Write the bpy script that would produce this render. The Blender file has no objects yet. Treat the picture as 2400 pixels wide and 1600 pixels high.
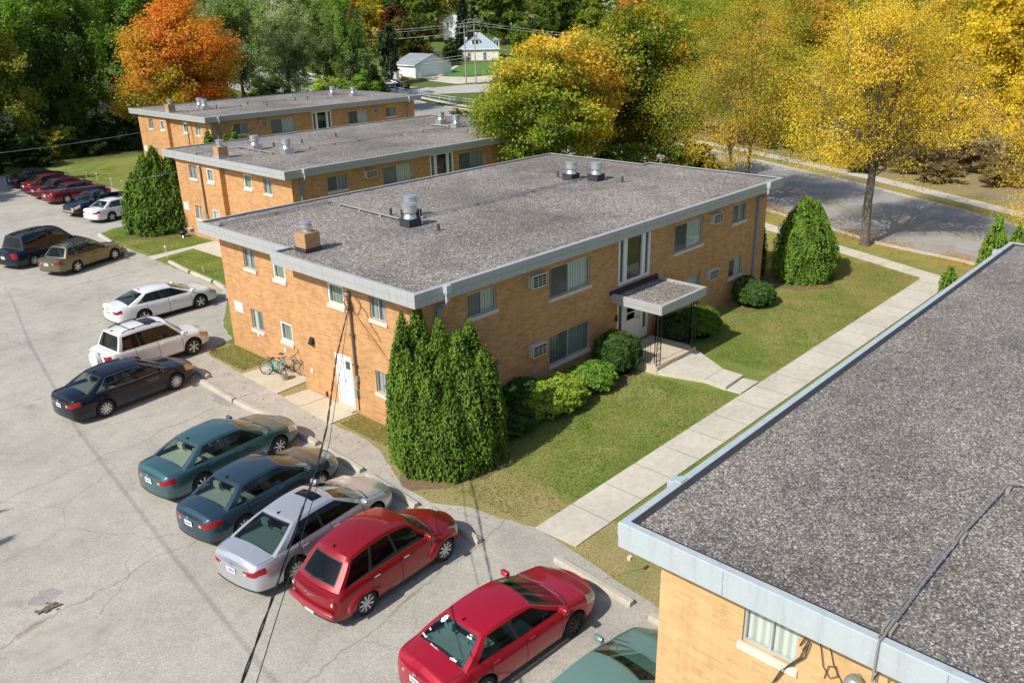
import bpy, bmesh, math, random
import numpy as np
from mathutils import Vector, Matrix
from math import pi, sin, cos, radians
random.seed(11)
RNG = np.random.default_rng(11)
SC = bpy.context.scene
COL = SC.collection

# ------------------------------------------------------------------ objects
def tag(o, label=None, cat=None, group=None, kind=None):
    if label: o['label'] = label
    if cat: o['category'] = cat
    if group: o['group'] = group
    if kind: o['kind'] = kind
    return o

def empty(name, loc=(0, 0, 0), rz=0.0, label=None, cat=None, group=None):
    o = bpy.data.objects.new(name, None)
    o.empty_display_size = 0.3
    o.location = loc
    o.rotation_euler = (0, 0, rz)
    COL.objects.link(o)
    return tag(o, label, cat, group)

def copy_tree(o, parent=None):
    c = o.copy()
    COL.objects.link(c)
    if parent is not None:
        c.parent = parent
    for ch in list(o.children):
        copy_tree(ch, c)
    return c

class MB:
    def __init__(s):
        s.v = []; s.f = []; s.m = []
    def add(s, vs, fs, m=0):
        b = len(s.v)
        s.v += [tuple(map(float, p)) for p in vs]
        s.f += [tuple(b + i for i in q) for q in fs]
        s.m += [m] * len(fs)
        return s
    def box(s, x0, x1, y0, y1, z0, z1, m=0):
        vs = [(x0, y0, z0), (x1, y0, z0), (x1, y1, z0), (x0, y1, z0), (x0, y0, z1), (x1, y0, z1), (x1, y1, z1), (x0, y1, z1)]
        return s.add(vs, [(3, 2, 1, 0), (4, 5, 6, 7), (0, 1, 5, 4), (1, 2, 6, 5), (2, 3, 7, 6), (3, 0, 4, 7)], m)
    def obox(s, F, u0, u1, v0, v1, d0, d1, m=0):
        O, U, N = F
        def P(u, v, d): return (O[0] + U[0] * u + N[0] * d, O[1] + U[1] * u + N[1] * d, O[2] + v)
        vs = [P(u0, v0, d0), P(u1, v0, d0), P(u1, v1, d0), P(u0, v1, d0), P(u0, v0, d1), P(u1, v0, d1), P(u1, v1, d1), P(u0, v1, d1)]
        return s.add(vs, [(3, 2, 1, 0), (4, 5, 6, 7), (0, 1, 5, 4), (1, 2, 6, 5), (2, 3, 7, 6), (3, 0, 4, 7)], m)
    def prism(s, poly, z0, z1, m=0):
        n = len(poly)
        vs = [(p[0], p[1], z0) for p in poly] + [(p[0], p[1], z1) for p in poly]
        fs = [tuple(range(n - 1, -1, -1)), tuple(range(n, 2 * n))] + [(i, (i + 1) % n, n + (i + 1) % n, n + i) for i in range(n)]
        return s.add(vs, fs, m)
    def tube(s, path, r, n=6, m=0, cap=True, closed=False):
        P = [Vector(p) for p in path]
        R = r if isinstance(r, (list, tuple)) else [r] * len(P)
        vs = []; fs = []
        T0 = None; up = None
        for i, p in enumerate(P):
            a = P[i - 1] if i > 0 else (P[-1] if closed else p)
            b = P[i + 1] if i < len(P) - 1 else (P[0] if closed else p)
            t = (b - a)
            t = t.normalized() if t.length > 1e-9 else Vector((0, 0, 1))
            if up is None:
                up = Vector((0, 0, 1)) if abs(t.z) < .9 else Vector((1, 0, 0))
            x = up.cross(t)
            if x.length < 1e-6: x = Vector((1, 0, 0)).cross(t)
            x.normalize(); y = t.cross(x).normalized()
            up = y.cross(t) if False else up
            for k in range(n):
                a_ = 2 * pi * k / n
                q = p + (x * cos(a_) + y * sin(a_)) * R[i]
                vs.append(tuple(q))
        L = len(P)
        for i in range(L - 1 if not closed else L):
            j = (i + 1) % L
            for k in range(n):
                k2 = (k + 1) % n
                fs.append((i * n + k, i * n + k2, j * n + k2, j * n + k))
        if cap and not closed:
            fs.append(tuple(range(n - 1, -1, -1))); fs.append(tuple((L - 1) * n + k for k in range(n)))
        return s.add(vs, fs, m)
    def lathe(s, prof, c=(0, 0, 0), n=16, m=0, axis='z', cap=True):
        vs = []; fs = []
        for (r, z) in prof:
            for k in range(n):
                a = 2 * pi * k / n
                if axis == 'z': p = (c[0] + r * cos(a), c[1] + r * sin(a), c[2] + z)
                elif axis == 'y': p = (c[0] + r * cos(a), c[1] + z, c[2] + r * sin(a))
                else: p = (c[0] + z, c[1] + r * cos(a), c[2] + r * sin(a))
                vs.append(p)
        for i in range(len(prof) - 1):
            for k in range(n):
                k2 = (k + 1) % n
                fs.append((i * n + k, i * n + k2, (i + 1) * n + k2, (i + 1) * n + k))
        if cap: fs.append(tuple(range(n - 1, -1, -1))); fs.append(tuple((len(prof) - 1) * n + k for k in range(n)))
        return s.add(vs, fs, m)
    def build(s, name, mat, parent=None, smooth=False, angle=35, weld=False, loc=None, rot=None):
        me = bpy.data.meshes.new(name)
        me.from_pydata(s.v, [], s.f)
        mats = mat if isinstance(mat, (list, tuple)) else [mat]
        for q in mats: me.materials.append(q)
        if len(mats) > 1: me.polygons.foreach_set('material_index', s.m)
        if weld:
            b = bmesh.new(); b.from_mesh(me)
            bmesh.ops.remove_doubles(b, verts=b.verts, dist=.0008)
            bmesh.ops.recalc_face_normals(b, faces=b.faces)
            b.to_mesh(me); b.free()
        if smooth:
            me.polygons.foreach_set('use_smooth', [True] * len(me.polygons))
            me.set_sharp_from_angle(angle=radians(angle))
        me.update()
        o = bpy.data.objects.new(name, me)
        COL.objects.link(o)
        if parent is not None: o.parent = parent
        if loc: o.location = loc
        if rot: o.rotation_euler = rot
        return o

# ------------------------------------------------------------------ materials
class G:
    def __init__(s, name):
        s.m = bpy.data.materials.new(name); s.m.use_nodes = True
        s.nt = s.m.node_tree; s.nt.nodes.clear()
        s.out = s.nt.nodes.new('ShaderNodeOutputMaterial')
        s.b = s.nt.nodes.new('ShaderNodeBsdfPrincipled')
        s.nt.links.new(s.b.outputs[0], s.out.inputs[0])
    def n(s, typ, ins=None, **props):
        nd = s.nt.nodes.new('ShaderNode' + typ)
        for k, v in props.items(): setattr(nd, k, v)
        for k, v in (ins or {}).items(): s.set(nd, k, v)
        return nd
    def set(s, nd, k, v):
        i = nd.inputs[k]
        if hasattr(v, 'is_output'): s.nt.links.new(v, i)
        elif isinstance(v, (tuple, list)) and len(v) == 3 and i.type == 'RGBA': i.default_value = (*v, 1)
        else: i.default_value = v
    def p(s, **k):
        for a, v in k.items(): s.set(s.b, a.replace('_', ' '), v)
        return s
    def obj(s): return s.n('TexCoord').outputs['Object']
    def pos(s): return s.n('NewGeometry').outputs['Position']
    def noise(s, vec, scale, detail=4, rough=.55, dist=0):
        return s.n('TexNoise', {'Vector': vec, 'Scale': scale, 'Detail': detail, 'Roughness': rough, 'Distortion': dist}).outputs[0]
    def ramp(s, fac, stops, interp='LINEAR'):
        r = s.n('ValToRGB', {'Fac': fac}); r.color_ramp.interpolation = interp
        e = r.color_ramp.elements
        while len(e) < len(stops): e.new(.5)
        for i, (p, c) in enumerate(stops):
            e[i].position = p
            e[i].color = (*c, 1) if isinstance(c, (tuple, list)) else (c, c, c, 1)
        return r.outputs[0]
    def mix(s, fac, a, b, mode='MIX'):
        m = s.n('Mix', data_type='RGBA', blend_type=mode)
        s.set(m, 0, fac); s.set(m, 6, a); s.set(m, 7, b)
        return m.outputs[2]
    def math(s, op, a, b=0.0):
        m = s.n('Math', operation=op); s.set(m, 0, a); s.set(m, 1, b); return m.outputs[0]
    def bump(s, h, strength=.3, dist=.01):
        s.set(s.b, 'Normal', s.n('Bump', {'Height': h, 'Strength': strength, 'Distance': dist}).outputs[0])
        return s

def plain(name, col, rough=.6, metal=0.0, var=.12, scale=3.0, spec=.5, bump=0):
    g = G(name); v = g.obj()
    nz = g.noise(v, scale, 5)
    c = g.mix(nz, tuple(x * (1 - var) for x in col), tuple(min(1, x * (1 + var)) for x in col))
    g.p(Base_Color=c, Roughness=rough, Metallic=metal, Specular_IOR_Level=spec)
    if bump: g.bump(g.noise(v, scale * 12, 3), bump, .01)
    return g.m

def brick_mat(name, c1, c2, mortar, bw=.30, rh=.068):
    g = G(name); v = g.obj()
    sp = g.n('SeparateXYZ', {0: v})
    u = g.math('ADD', sp.outputs[0], sp.outputs[1])
    cv = g.n('CombineXYZ', {0: u, 1: sp.outputs[2], 2: 0.0}).outputs[0]
    br = g.n('TexBrick', {'Vector': cv, 'Color1': c1, 'Color2': c2, 'Mortar': mortar, 'Scale': 1.0, 'Mortar Size': .006,
                          'Mortar Smooth': .2, 'Bias': -.35, 'Brick Width': bw, 'Row Height': rh})
    br.offset_frequency = 2; br.squash = 1
    nz = g.noise(v, .55, 4)
    c = g.mix(g.ramp(nz, [(.3, .86), (.7, 1.08)]), (0, 0, 0), br.outputs[0])
    c = g.mix(1.0, br.outputs[0], g.ramp(nz, [(.3, .86), (.7, 1.0)]), 'MULTIPLY')
    n3 = g.noise(v, 2.6, 4, .65)
    c = g.mix(1.0, c, g.ramp(n3, [(.3, (.86, .84, .82)), (.5, (1, 1, 1)), (.7, (1.06, 1.05, 1.03))]), 'MULTIPLY')
    # pale dust near the ground
    low = g.ramp(sp.outputs[2], [(0.0, .45), (.35, 0.0)])
    c = g.mix(g.math('MULTIPLY', low, g.noise(v, 2.0, 4)), c, (.42, .30, .2))
    # rain streaks below the roof
    st = g.noise(g.n('Mapping', {0: cv, 3: (2.2, .12, 1)}).outputs[0], 1.0, 4)
    c = g.mix(g.ramp(st, [(.52, 0.0), (.75, .22)]), c, (.22, .13, .07))
    g.p(Base_Color=c, Roughness=.88, Specular_IOR_Level=.25)
    g.bump(br.outputs[1], -.25, .008)
    return g.m

def gravel_mat(name, scale, light=1.0, edge=None):
    g = G(name); v = g.obj()
    vo = g.n('TexVoronoi', {'Vector': v, 'Scale': scale, 'Randomness': 1.0})
    hs = g.n('SeparateColor', {0: vo.outputs[1]}).outputs
    L = light
    c = g.ramp(hs[0], [(0, (.088 * L, .080 * L, .073 * L)), (.3, (.155 * L, .140 * L, .126 * L)), (.62, (.232 * L, .210 * L, .188 * L)), (.86, (.31 * L, .285 * L, .26 * L)), (.99, (.52 * L, .49 * L, .46 * L))])
    tint = g.ramp(hs[1], [(0, (1.0, .94, .87)), (.5, (1, 1, 1)), (1, (.96, 1.0, 1.05))])
    c = g.mix(1.0, c, tint, 'MULTIPLY')
    d = g.ramp(vo.outputs[0], [(.0, 1.0), (.45 , .95), (.8, .5)])
    c = g.mix(1.0, c, d, 'MULTIPLY')
    pat = g.noise(v, .45, 5, .6)
    c = g.mix(1.0, c, g.ramp(pat, [(.3, (.72, .72, .71)), (.52, (1, 1, 1)), (.75, (1.14, 1.1, 1.06))]), 'MULTIPLY')
    c = g.mix(1.0, c, g.ramp(g.noise(v, .14, 4, .55), [(.36, (.80, .79, .78)), (.5, (1, 1, 1)), (.64, (1.15, 1.12, 1.09))]), 'MULTIPLY')
    fine = g.noise(v, 3.5, 3)
    c = g.mix(1.0, c, g.ramp(fine, [(.3, .82), (.7, 1.1)]), 'MULTIPLY')
    g.p(Base_Color=c, Roughness=.85, Specular_IOR_Level=.3)
    g.bump(vo.outputs[0], -.9, .02)
    return g.m

def leaf_mat(name, trans=.35, gloss=.012):
    g = G(name)
    at = g.n('Attribute', attribute_name='Col')
    c = at.outputs[0]
    g.nt.nodes.remove(g.b)
    d = g.n('BsdfDiffuse', {0: c, 1: .5})
    t = g.n('BsdfTranslucent', {0: g.mix(1.0, c, (1.25, 1.2, .6), 'MULTIPLY')})
    gl = g.n('BsdfGlossy', {0: (1, 1, 1), 1: .45})
    m1 = g.n('MixShader', {0: trans, 1: d.outputs[0], 2: t.outputs[0]})
    m2 = g.n('MixShader', {0: gloss, 1: m1.outputs[0], 2: gl.outputs[0]})
    g.nt.links.new(m2.outputs[0], g.out.inputs[0])
    return g.m

def glass_mat(name, tint, spec_rough=.03, body=(.01, .012, .014), opac=.35):
    """tinted window glass: part dark body, part see-through, reflecting by angle"""
    g = G(name)
    g.nt.nodes.remove(g.b)
    tr = g.n('BsdfTransparent', {0: tint})
    df = g.n('BsdfDiffuse', {0: body})
    m0 = g.n('MixShader', {0: opac, 1: tr.outputs[0], 2: df.outputs[0]})
    gl = g.n('BsdfGlossy', {0: (1, 1, 1), 1: spec_rough})
    geo = g.n('NewGeometry'); dt = g.n('VectorMath', {0: geo.outputs['Normal'], 1: geo.outputs['Incoming']}, operation='DOT_PRODUCT').outputs['Value']
    fr = g.math('ADD', g.math('MULTIPLY', g.math('POWER', g.math('SUBTRACT', 1.0, g.math('ABSOLUTE', dt)), 5.0), .92), .038)
    m1 = g.n('MixShader', {0: fr, 1: m0.outputs[0], 2: gl.outputs[0]})
    g.nt.links.new(m1.outputs[0], g.out.inputs[0])
    return g.m

def paint_mat(name, col, metal=.35, rough=.32):
    g = G(name); v = g.obj()
    nz = g.noise(v, 1.4, 4)
    c = g.mix(nz, tuple(x * .93 for x in col), tuple(min(1, x * 1.07) for x in col))
    sp = g.n('SeparateXYZ', {0: v})
    dirt = g.math('MULTIPLY', g.ramp(sp.outputs[2], [(.18, .35), (.45, .0)]), g.noise(v, 5, 4))
    c = g.mix(dirt, c, (.2, .17, .13))
    g.p(Base_Color=c, Metallic=metal, Roughness=rough, Specular_IOR_Level=.12 if max(col) < .05 else .4, Coat_Weight=.8, Coat_Roughness=.02, Coat_IOR=1.5)
    return g.m

M = {}
def trim_mat(name, col, rough, metal, var, scale):
    g = G(name); v = g.obj(); sp = g.n('SeparateXYZ', {0: v})
    n1 = g.noise(v, 1.1, 5, .6); st = g.noise(g.n('Mapping', {0: v, 3: (3.5, 3.5, .35)}).outputs[0], 1.6, 5, .65)
    c = g.mix(n1, tuple(x * .90 for x in col), tuple(min(1, x * 1.08) for x in col))
    c = g.mix(g.ramp(st, [(.5, 0.0), (.72, .38)]), c, tuple(x * .55 for x in col))
    c = g.mix(g.ramp(g.noise(v, 9, 3), [(.66, 0.0), (.8, .25)]), c, (.22, .17, .12))
    g.p(Base_Color=c, Roughness=rough); g.bump(g.noise(v, .9, 2), .35, .03)
    return g.m
M['brick'] = brick_mat('tan_brick', (.615, .335, .142), (.43, .185, .066), (.56, .38, .225))
M['chimney_brick'] = brick_mat('orange_brick', (.52, .31, .16), (.40, .215, .10), (.42, .3, .2))
M['gravel'] = gravel_mat('roof_gravel', 24.0, 1.32)
M['gravel_near'] = gravel_mat('roof_gravel_near', 36.0, 1.22)
M['metal_trim'] = trim_mat('grey_metal_trim', (.40, .41, .405), .45, .0, .06, 1.5)
M['metal_trim_pale'] = trim_mat('pale_metal_trim', (.415, .47, .49), .42, .0, .05, 1.5)
M['galv'] = plain('galvanised_steel', (.62, .64, .65), .32, .75, .15, 6)
M['alu'] = plain('aluminium_frame', (.55, .58, .60), .4, .4, .06, 8)
M['white'] = plain('white_paint', (.80, .80, .78), .5, 0, .05, 4)
M['offwhite'] = plain('ivory_metal', (.55, .545, .50), .5, 0, .08, 4)
M['sill'] = plain('stone_sill', (.66, .60, .50), .8, 0, .15, 9, bump=.2)
M['black'] = plain('black_metal', (.02, .02, .022), .5, .2, .2, 8)
M['tar'] = plain('tar_flashing', (.035, .035, .04), .7, 0, .3, 8, bump=.2)
M['rubber'] = plain('tyre_rubber', (.018, .018, .019), .85, 0, .3, 20)
M['rim'] = plain('alloy_rim', (.62, .63, .64), .3, .7, .1, 20)
M['steelrim'] = plain('black_steel_rim', (.03, .03, .03), .5, .3, .2, 20)
M['dark'] = plain('dark_underside', (.012, .012, .013), .9, 0, .2, 8)
M['conduit'] = plain('grey_conduit', (.36, .36, .35), .5, .5, .15, 6)
M['wood_block'] = plain('weathered_wood', (.30, .26, .21), .9, 0, .25, 9)
M['darkpipe'] = plain('rusty_pipe', (.08, .065, .06), .6, .3, .3, 9)
M['bluepipe'] = plain('slate_blue_downspout', (.20, .26, .33), .45, 0, .1, 3)
M['mast'] = plain('weathered_mast', (.20, .18, .16), .5, .5, .25, 6)
M['cable'] = plain('black_cable', (.02, .02, .02), .6, 0, .2, 10)
M['wire_pale'] = plain('bare_wire', (.42, .42, .42), .5, .3, .1, 10)
M['curtain'] = None
def curtain_mat(name, col, scale=22.0, dark=.62):
    g = G(name); v = g.obj()
    sp = g.n('SeparateXYZ', {0: v})
    u = g.math('ADD', sp.outputs[0], sp.outputs[1])
    w = g.math('SINE', g.math('MULTIPLY', u, scale * 2), 0)
    w2 = g.noise(g.n('CombineXYZ', {0: u, 1: 0.0, 2: 0.0}).outputs[0], 5, 3)
    f = g.math('ADD', g.math('MULTIPLY', w, .22), w2)
    c = g.ramp(f, [(.3, tuple(x * dark for x in col)), (.7, col)])
    g.p(Base_Color=c, Roughness=.9)
    return g.m
M['curtain'] = curtain_mat('vertical_blinds', (.72, .74, .68))
M['curtain_dim'] = curtain_mat('grey_curtain', (.40, .43, .42), 14)
M['curtain_green'] = curtain_mat('sage_curtain', (.30, .35, .29), 18)
M['window_backing'] = plain('dark_backing', (.05, .055, .055), .9, 0, .5, 1.2)
M['glass'] = glass_mat('window_glass', (.90, .95, .93), .015, (.02, .025, .025), .04)
M['screen'] = glass_mat('screened_glass', (.70, .74, .75), .10, (.16, .18, .185), .45)
M['leaf'] = leaf_mat('tree_leaves', .46)
M['needle'] = leaf_mat('evergreen_sprays', .18, .006)
g = G('tree_bark'); v = g.pos()
nz = g.noise(g.n('Mapping', {0: v, 3: (6, 6, 1.2)}).outputs[0], 2.2, 5)
g.p(Base_Color=g.ramp(nz, [(.3, (.06, .05, .04)), (.7, (.19, .165, .13))]), Roughness=.95); g.bump(nz, .8, .03)
M['bark'] = g.m
M['bark_dark'] = plain('dark_bark', (.05, .045, .04), .95, 0, .4, 6)
# ------------------------------------------------------------------ ground
def gh(x, y):
    s = (x + 15) * .727 + (y + 18) * .687
    return min(13.5, max(0.0, .075 * (s - 140)))

def ground_mat():
    g = G('lawn_and_rough_grass'); v = g.pos()
    big = g.noise(v, .16, 5, .6)
    mid = g.noise(v, .9, 5, .6)
    fine = g.noise(v, 14, 4, .7)
    f = g.math('ADD', g.math('MULTIPLY', big, .55), g.math('MULTIPLY', mid, .45))
    c = g.ramp(f, [(.31, (.125, .215, .036)), (.45, (.20, .28, .052)), (.55, (.29, .32, .085)), (.68, (.45, .395, .16))])
    sp = g.n('SeparateXYZ', {0: v})
    # drier towards the street and in the parking lot edge strip
    dry = g.ramp(g.math('ADD', g.math('MULTIPLY', sp.outputs[0], .012), g.math('MULTIPLY', mid, .45)), [(.42, 0.0), (.72, .85)])
    c = g.mix(dry, c, (.44, .34, .115))
    edge = g.math('MULTIPLY', g.math('LESS_THAN', g.math('ADD', sp.outputs[0], g.math('MULTIPLY', mid, 1.6)), 1.9), g.ramp(mid, [(.3, .45), (.62, .95)]))
    c = g.mix(edge, c, (.46, .37, .17))
    # the far hillside is green again, and the floor of the wood dark
    far = g.ramp(g.math('ADD', g.math('MULTIPLY', sp.outputs[0], .727), g.math('MULTIPLY', sp.outputs[1], .687)), [(0, 0.0), (1, 1.0)])
    s = g.math('ADD', g.math('MULTIPLY', sp.outputs[0], .00727), g.math('MULTIPLY', sp.outputs[1], .00687))
    c = g.mix(g.ramp(s, [(.9, 0.0), (1.05, .9)]), c, (.10, .155, .035))
    brush = g.math('MULTIPLY', g.ramp(g.math('SUBTRACT', sp.outputs[0], g.math('MULTIPLY', sp.outputs[1], .55)), [(0, 0), (1, 1)]), 1.0)
    bm_ = g.math('GREATER_THAN', g.math('SUBTRACT', sp.outputs[0], g.math('MULTIPLY', sp.outputs[1], .50)), 52.5)
    bm_ = g.math('MULTIPLY', bm_, g.math('LESS_THAN', sp.outputs[1], 48.0))
    c = g.mix(g.math('MULTIPLY', bm_, g.ramp(mid, [(.3, .55), (.6, .95)])), c, (.38, .295, .17))
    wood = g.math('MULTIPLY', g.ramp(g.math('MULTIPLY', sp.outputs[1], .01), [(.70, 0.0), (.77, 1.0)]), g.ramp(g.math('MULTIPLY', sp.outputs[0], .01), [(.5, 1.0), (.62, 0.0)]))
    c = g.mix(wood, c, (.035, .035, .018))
    c = g.mix(1.0, c, g.ramp(fine, [(.25, .55), (.5, .98), (.75, 1.35)]), 'MULTIPLY')
    blade = g.noise(g.n('Mapping', {0: v, 3: (1, 1, 1)}).outputs[0], 42, 2, .6)
    c = g.mix(1.0, c, g.ramp(blade, [(.3, .6), (.7, 1.3)]), 'MULTIPLY')
    g.p(Base_Color=c, Roughness=.95, Specular_IOR_Level=.15)
    g.bump(g.math('ADD', fine, blade), .9, .05)
    return g.m
M['grass'] = ground_mat()

def asphalt_mat(name, base, crack=True, old=1.0):
    g = G(name); v = g.pos()
    n1 = g.noise(v, .22, 6, .62)
    n2 = g.noise(v, 1.6, 5, .6)
    sp = g.noise(v, 38, 3, .75)
    c = g.ramp(n1, [(.28, tuple(x * .80 for x in base)), (.5, base), (.72, tuple(min(1, x * 1.13) for x in base))])
    c = g.mix(1.0, c, g.ramp(n2, [(.3, .90), (.7, 1.07)]), 'MULTIPLY')
    vo = g.n('TexVoronoi', {'Vector': v, 'Scale': 42.0}); 
    agg = g.n('SeparateColor', {0: vo.outputs[1]}).outputs[0]
    c = g.mix(1.0, c, g.ramp(agg, [(0, .82), (.5, 1.0), (1, 1.17)]), 'MULTIPLY')
    c = g.mix(1.0, c, g.ramp(sp, [(.3, .84), (.7, 1.14)]), 'MULTIPLY')
    if crack:
        w = g.n('Mix', data_type='VECTOR'); g.set(w, 0, .12); g.set(w, 4, v)
        nz = g.n('TexNoise', {'Vector': v, 'Scale': .8, 'Detail': 5}); g.set(w, 5, nz.outputs[1])
        sc = g.n('VectorMath', {0: nz.outputs[1], 1: (1.1, 1.1, 0)}, operation='MULTIPLY')
        wv = g.n('VectorMath', {0: v, 1: sc.outputs[0]}, operation='ADD').outputs[0]
        cr = g.n('TexVoronoi', {'Vector': wv, 'Scale': .24}, feature='DISTANCE_TO_EDGE').outputs[0]
        mask = g.ramp(g.noise(v, .12, 3), [(.42, 0.0), (.55, 1.0)])
        k = g.math('MULTIPLY', g.ramp(cr, [(.0, .30), (.003, .18), (.006, 0)]), mask)
        c = g.mix(k, c, (.05, .047, .042))
        cr2 = g.n('TexVoronoi', {'Vector': wv, 'Scale': 1.15}, feature='DISTANCE_TO_EDGE').outputs[0]
        m2 = g.ramp(g.noise(v, .19, 3, .5), [(.54, 0.0), (.66, 1.0)])
        k2 = g.math('MULTIPLY', g.ramp(cr2, [(.0, .28), (.010, .15), (.018, 0)]), m2)
        c = g.mix(k2, c, (.07, .065, .058))
        # long seams of the paving lanes, with tufts of dry grass
        s2 = g.n('SeparateXYZ', {0: wv})
        seam = g.math('ABSOLUTE', g.math('SUBTRACT', g.math('FRACT', g.math('ADD', g.math('MULTIPLY', g.math('ADD', s2.outputs[1], g.math('MULTIPLY', s2.outputs[0], -.12)), .155), .08)), .5))
        c = g.mix(g.ramp(seam, [(.0, .38), (.0035, .2), (.007, 0)]), c, (.09, .08, .06))
        tuft = g.math('MULTIPLY', g.ramp(seam, [(.0, 1.0), (.010, .7), (.016, 0)]), g.ramp(g.noise(v, .55, 4), [(.60, 0), (.68, .8)]))
        c = g.mix(tuft, c, (.22, .17, .05))
        oil = g.ramp(g.noise(v, .62, 4, .55), [(.64, 0.0), (.78, .5)])
        c = g.mix(oil, c, (.075, .072, .068))
    g.p(Base_Color=c, Roughness=.92, Specular_IOR_Level=.2)
    g.bump(g.math('ADD', sp, agg), .5, .012)
    return g.m
M['asphalt'] = asphalt_mat('weathered_asphalt', (.435, .405, .35))
M['street'] = asphalt_mat('street_asphalt', (.36, .345, .325))
M['patch'] = asphalt_mat('newer_asphalt', (.33, .315, .29), False)

def concrete_mat(name, base):
    g = G(name); v = g.pos()
    n1 = g.noise(v, .5, 5, .6); n2 = g.noise(v, 5, 5); n3 = g.noise(v, 40, 2)
    c = g.ramp(n1, [(.3, tuple(x * .84 for x in base)), (.7, tuple(x * 1.06 for x in base))])
    c = g.mix(1.0, c, g.ramp(n2, [(.3, .90), (.7, 1.06)]), 'MULTIPLY')
    c = g.mix(1.0, c, g.ramp(n3, [(.3, .93), (.7, 1.05)]), 'MULTIPLY')
    g.p(Base_Color=c, Roughness=.9, Specular_IOR_Level=.2); g.bump(n3, .3, .006)
    return g.m
M['concrete'] = concrete_mat('pale_concrete', (.575, .535, .45))
M['concrete2'] = concrete_mat('buff_concrete', (.58, .51, .385))
M['kerb'] = concrete_mat('kerb_concrete', (.50, .46, .38))
M['soil'] = plain('needle_litter', (.20, .135, .075), .95, 0, .4, 5, bump=.8)
M['joint'] = plain('joint_line', (.22, .19, .15), .95, 0, .4, 3)
M['yellow'] = plain('worn_yellow_paint', (.50, .33, .05), .8, 0, .35, 4)

def structure(o): o['kind'] = 'structure'; return o

# ground: one sheet out to the horizon
mb = MB()
xs = list(np.arange(-90, 160, 6.0)) + list(np.arange(160, 700, 20.0)); ys = list(np.arange(-110, 200, 6.0)) + list(np.arange(200, 700, 20.0))
nx, ny = len(xs), len(ys)
mb.v = [(x, y, gh(x, y)) for y in ys for x in xs]
mb.f = [(j * nx + i, j * nx + i + 1, (j + 1) * nx + i + 1, (j + 1) * nx + i) for j in range(ny - 1) for i in range(nx - 1)]
mb.m = [0] * len(mb.f)
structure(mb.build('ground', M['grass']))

def sheet(name, poly, z, mat, st=True):
    mb = MB(); mb.add([(p[0], p[1], z + (gh(p[0], p[1]) if len(p) < 3 else p[2])) for p in poly], [tuple(range(len(poly)))])
    o = mb.build(name, mat)
    return structure(o) if st else o

def wobble(poly, amp=.05, step=.4, seed=0):
    r = random.Random(seed); out = []
    n = len(poly)
    for i in range(n):
        a = poly[i]; b = poly[(i + 1) % n]
        L = math.hypot(b[0] - a[0], b[1] - a[1]); k = max(1, min(60, int(L / step)))
        for j in range(k):
            t = j / k
            out.append((a[0] + (b[0] - a[0]) * t + r.uniform(-amp, amp), a[1] + (b[1] - a[1]) * t + r.uniform(-amp, amp)))
    return out

lot_edge = [(-6.0, -70), (-6.0, -12.3), (-1.4, -11.9), (-1.15, -9.6), (-.75, -6.8), (-.56, -5.12), (-.85, -4.1), (-1.0, -3.1), (-1.6, -2.07), (-1.55, -.72),
            (-.72, 1.13), (-.45, 2.3), (-.5, 4.3), (-.36, 7.8), (-.25, 10.45), (-.12, 13.4), (.35, 14.1), (1.5, 14.35), (2.1, 16.2), (4.1, 19.4), (5.0, 21.0), (5.3, 29.5),
            (5.42, 30.7), (5.35, 32.5), (5.75, 38.9), (7.0, 39.8), (9.6, 40.4), (13.0, 41.4), (13.4, 52.5), (13.7, 63.6), (12.6, 68), (6, 71)]
edge_w = []
rr = random.Random(3)
for a, b in zip(lot_edge[1:-1], lot_edge[2:]):
    k = max(1, int(math.hypot(b[0] - a[0], b[1] - a[1]) / .35))
    for j in range(k):
        t = j / k; edge_w.append((a[0] + (b[0] - a[0]) * t + rr.uniform(-.04, .04), a[1] + (b[1] - a[1]) * t + rr.uniform(-.04, .04)))
sheet('parking_lot', [(-70, -70), lot_edge[0]] + edge_w + [lot_edge[-1], (-70, 74)], .012, M['asphalt'])
# worn hollow with the broken patch near the bottom left
def blob(cx, cy, rx, ry, n=28, seed=1, amp=.18, rot=0):
    r = random.Random(seed); pts = []
    for i in range(n):
        a = 2 * pi * i / n; k = 1 + r.uniform(-amp, amp)
        x, y = rx * k * cos(a), ry * k * sin(a)
        pts.append((cx + x * cos(rot) - y * sin(rot), cy + x * sin(rot) + y * cos(rot)))
    return pts
g = G('worn_hollow'); v = g.pos()
n1 = g.noise(v, 1.6, 6, .65)
c = g.ramp(n1, [(.3, (.31, .285, .245)), (.5, (.40, .37, .315)), (.7, (.46, .425, .365))])
c = g.mix(1.0, c, g.ramp(g.noise(v, 38, 3, .75), [(.3, .84), (.7, 1.14)]), 'MULTIPLY')
g.p(Base_Color=c, Roughness=.95); g.bump(n1, .5, .02)
M['hollow'] = g.m
def sheet_at(name, poly, z, mat):
    return sheet(name, [(p[0], p[1], 0) for p in poly], z, mat)
sheet_at('asphalt_patch', blob(-10.95, -.15, .95, .8, 34, 3, .16), .016, M['hollow'])
sheet_at('asphalt_patch', blob(-10.62, 1.85, .34, .30, 20, 5, .2), .016, M['patch'])
sheet_at('asphalt_patch', blob(-1.9, 9.0, .85, .35, 24, 8, .25, 1.4), .016, M['patch'])
mb = MB()
rr = random.Random(8)
for i in range(26):
    x, y = -10.72 + rr.gauss(0, .13), 1.33 + rr.gauss(0, .10); r_ = rr.uniform(.02, .06)
    mb.box(x - r_, x + r_, y - r_ * .8, y + r_ * .7, .014, .014 + r_ * .8)
tag(mb.build('asphalt_rubble', plain('broken_asphalt', (.17, .13, .10), .95, 0, .5, 9)), 'crumbled heap of broken asphalt in the pothole at the lot\'s left', 'rubble')['kind'] = 'stuff'

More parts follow.
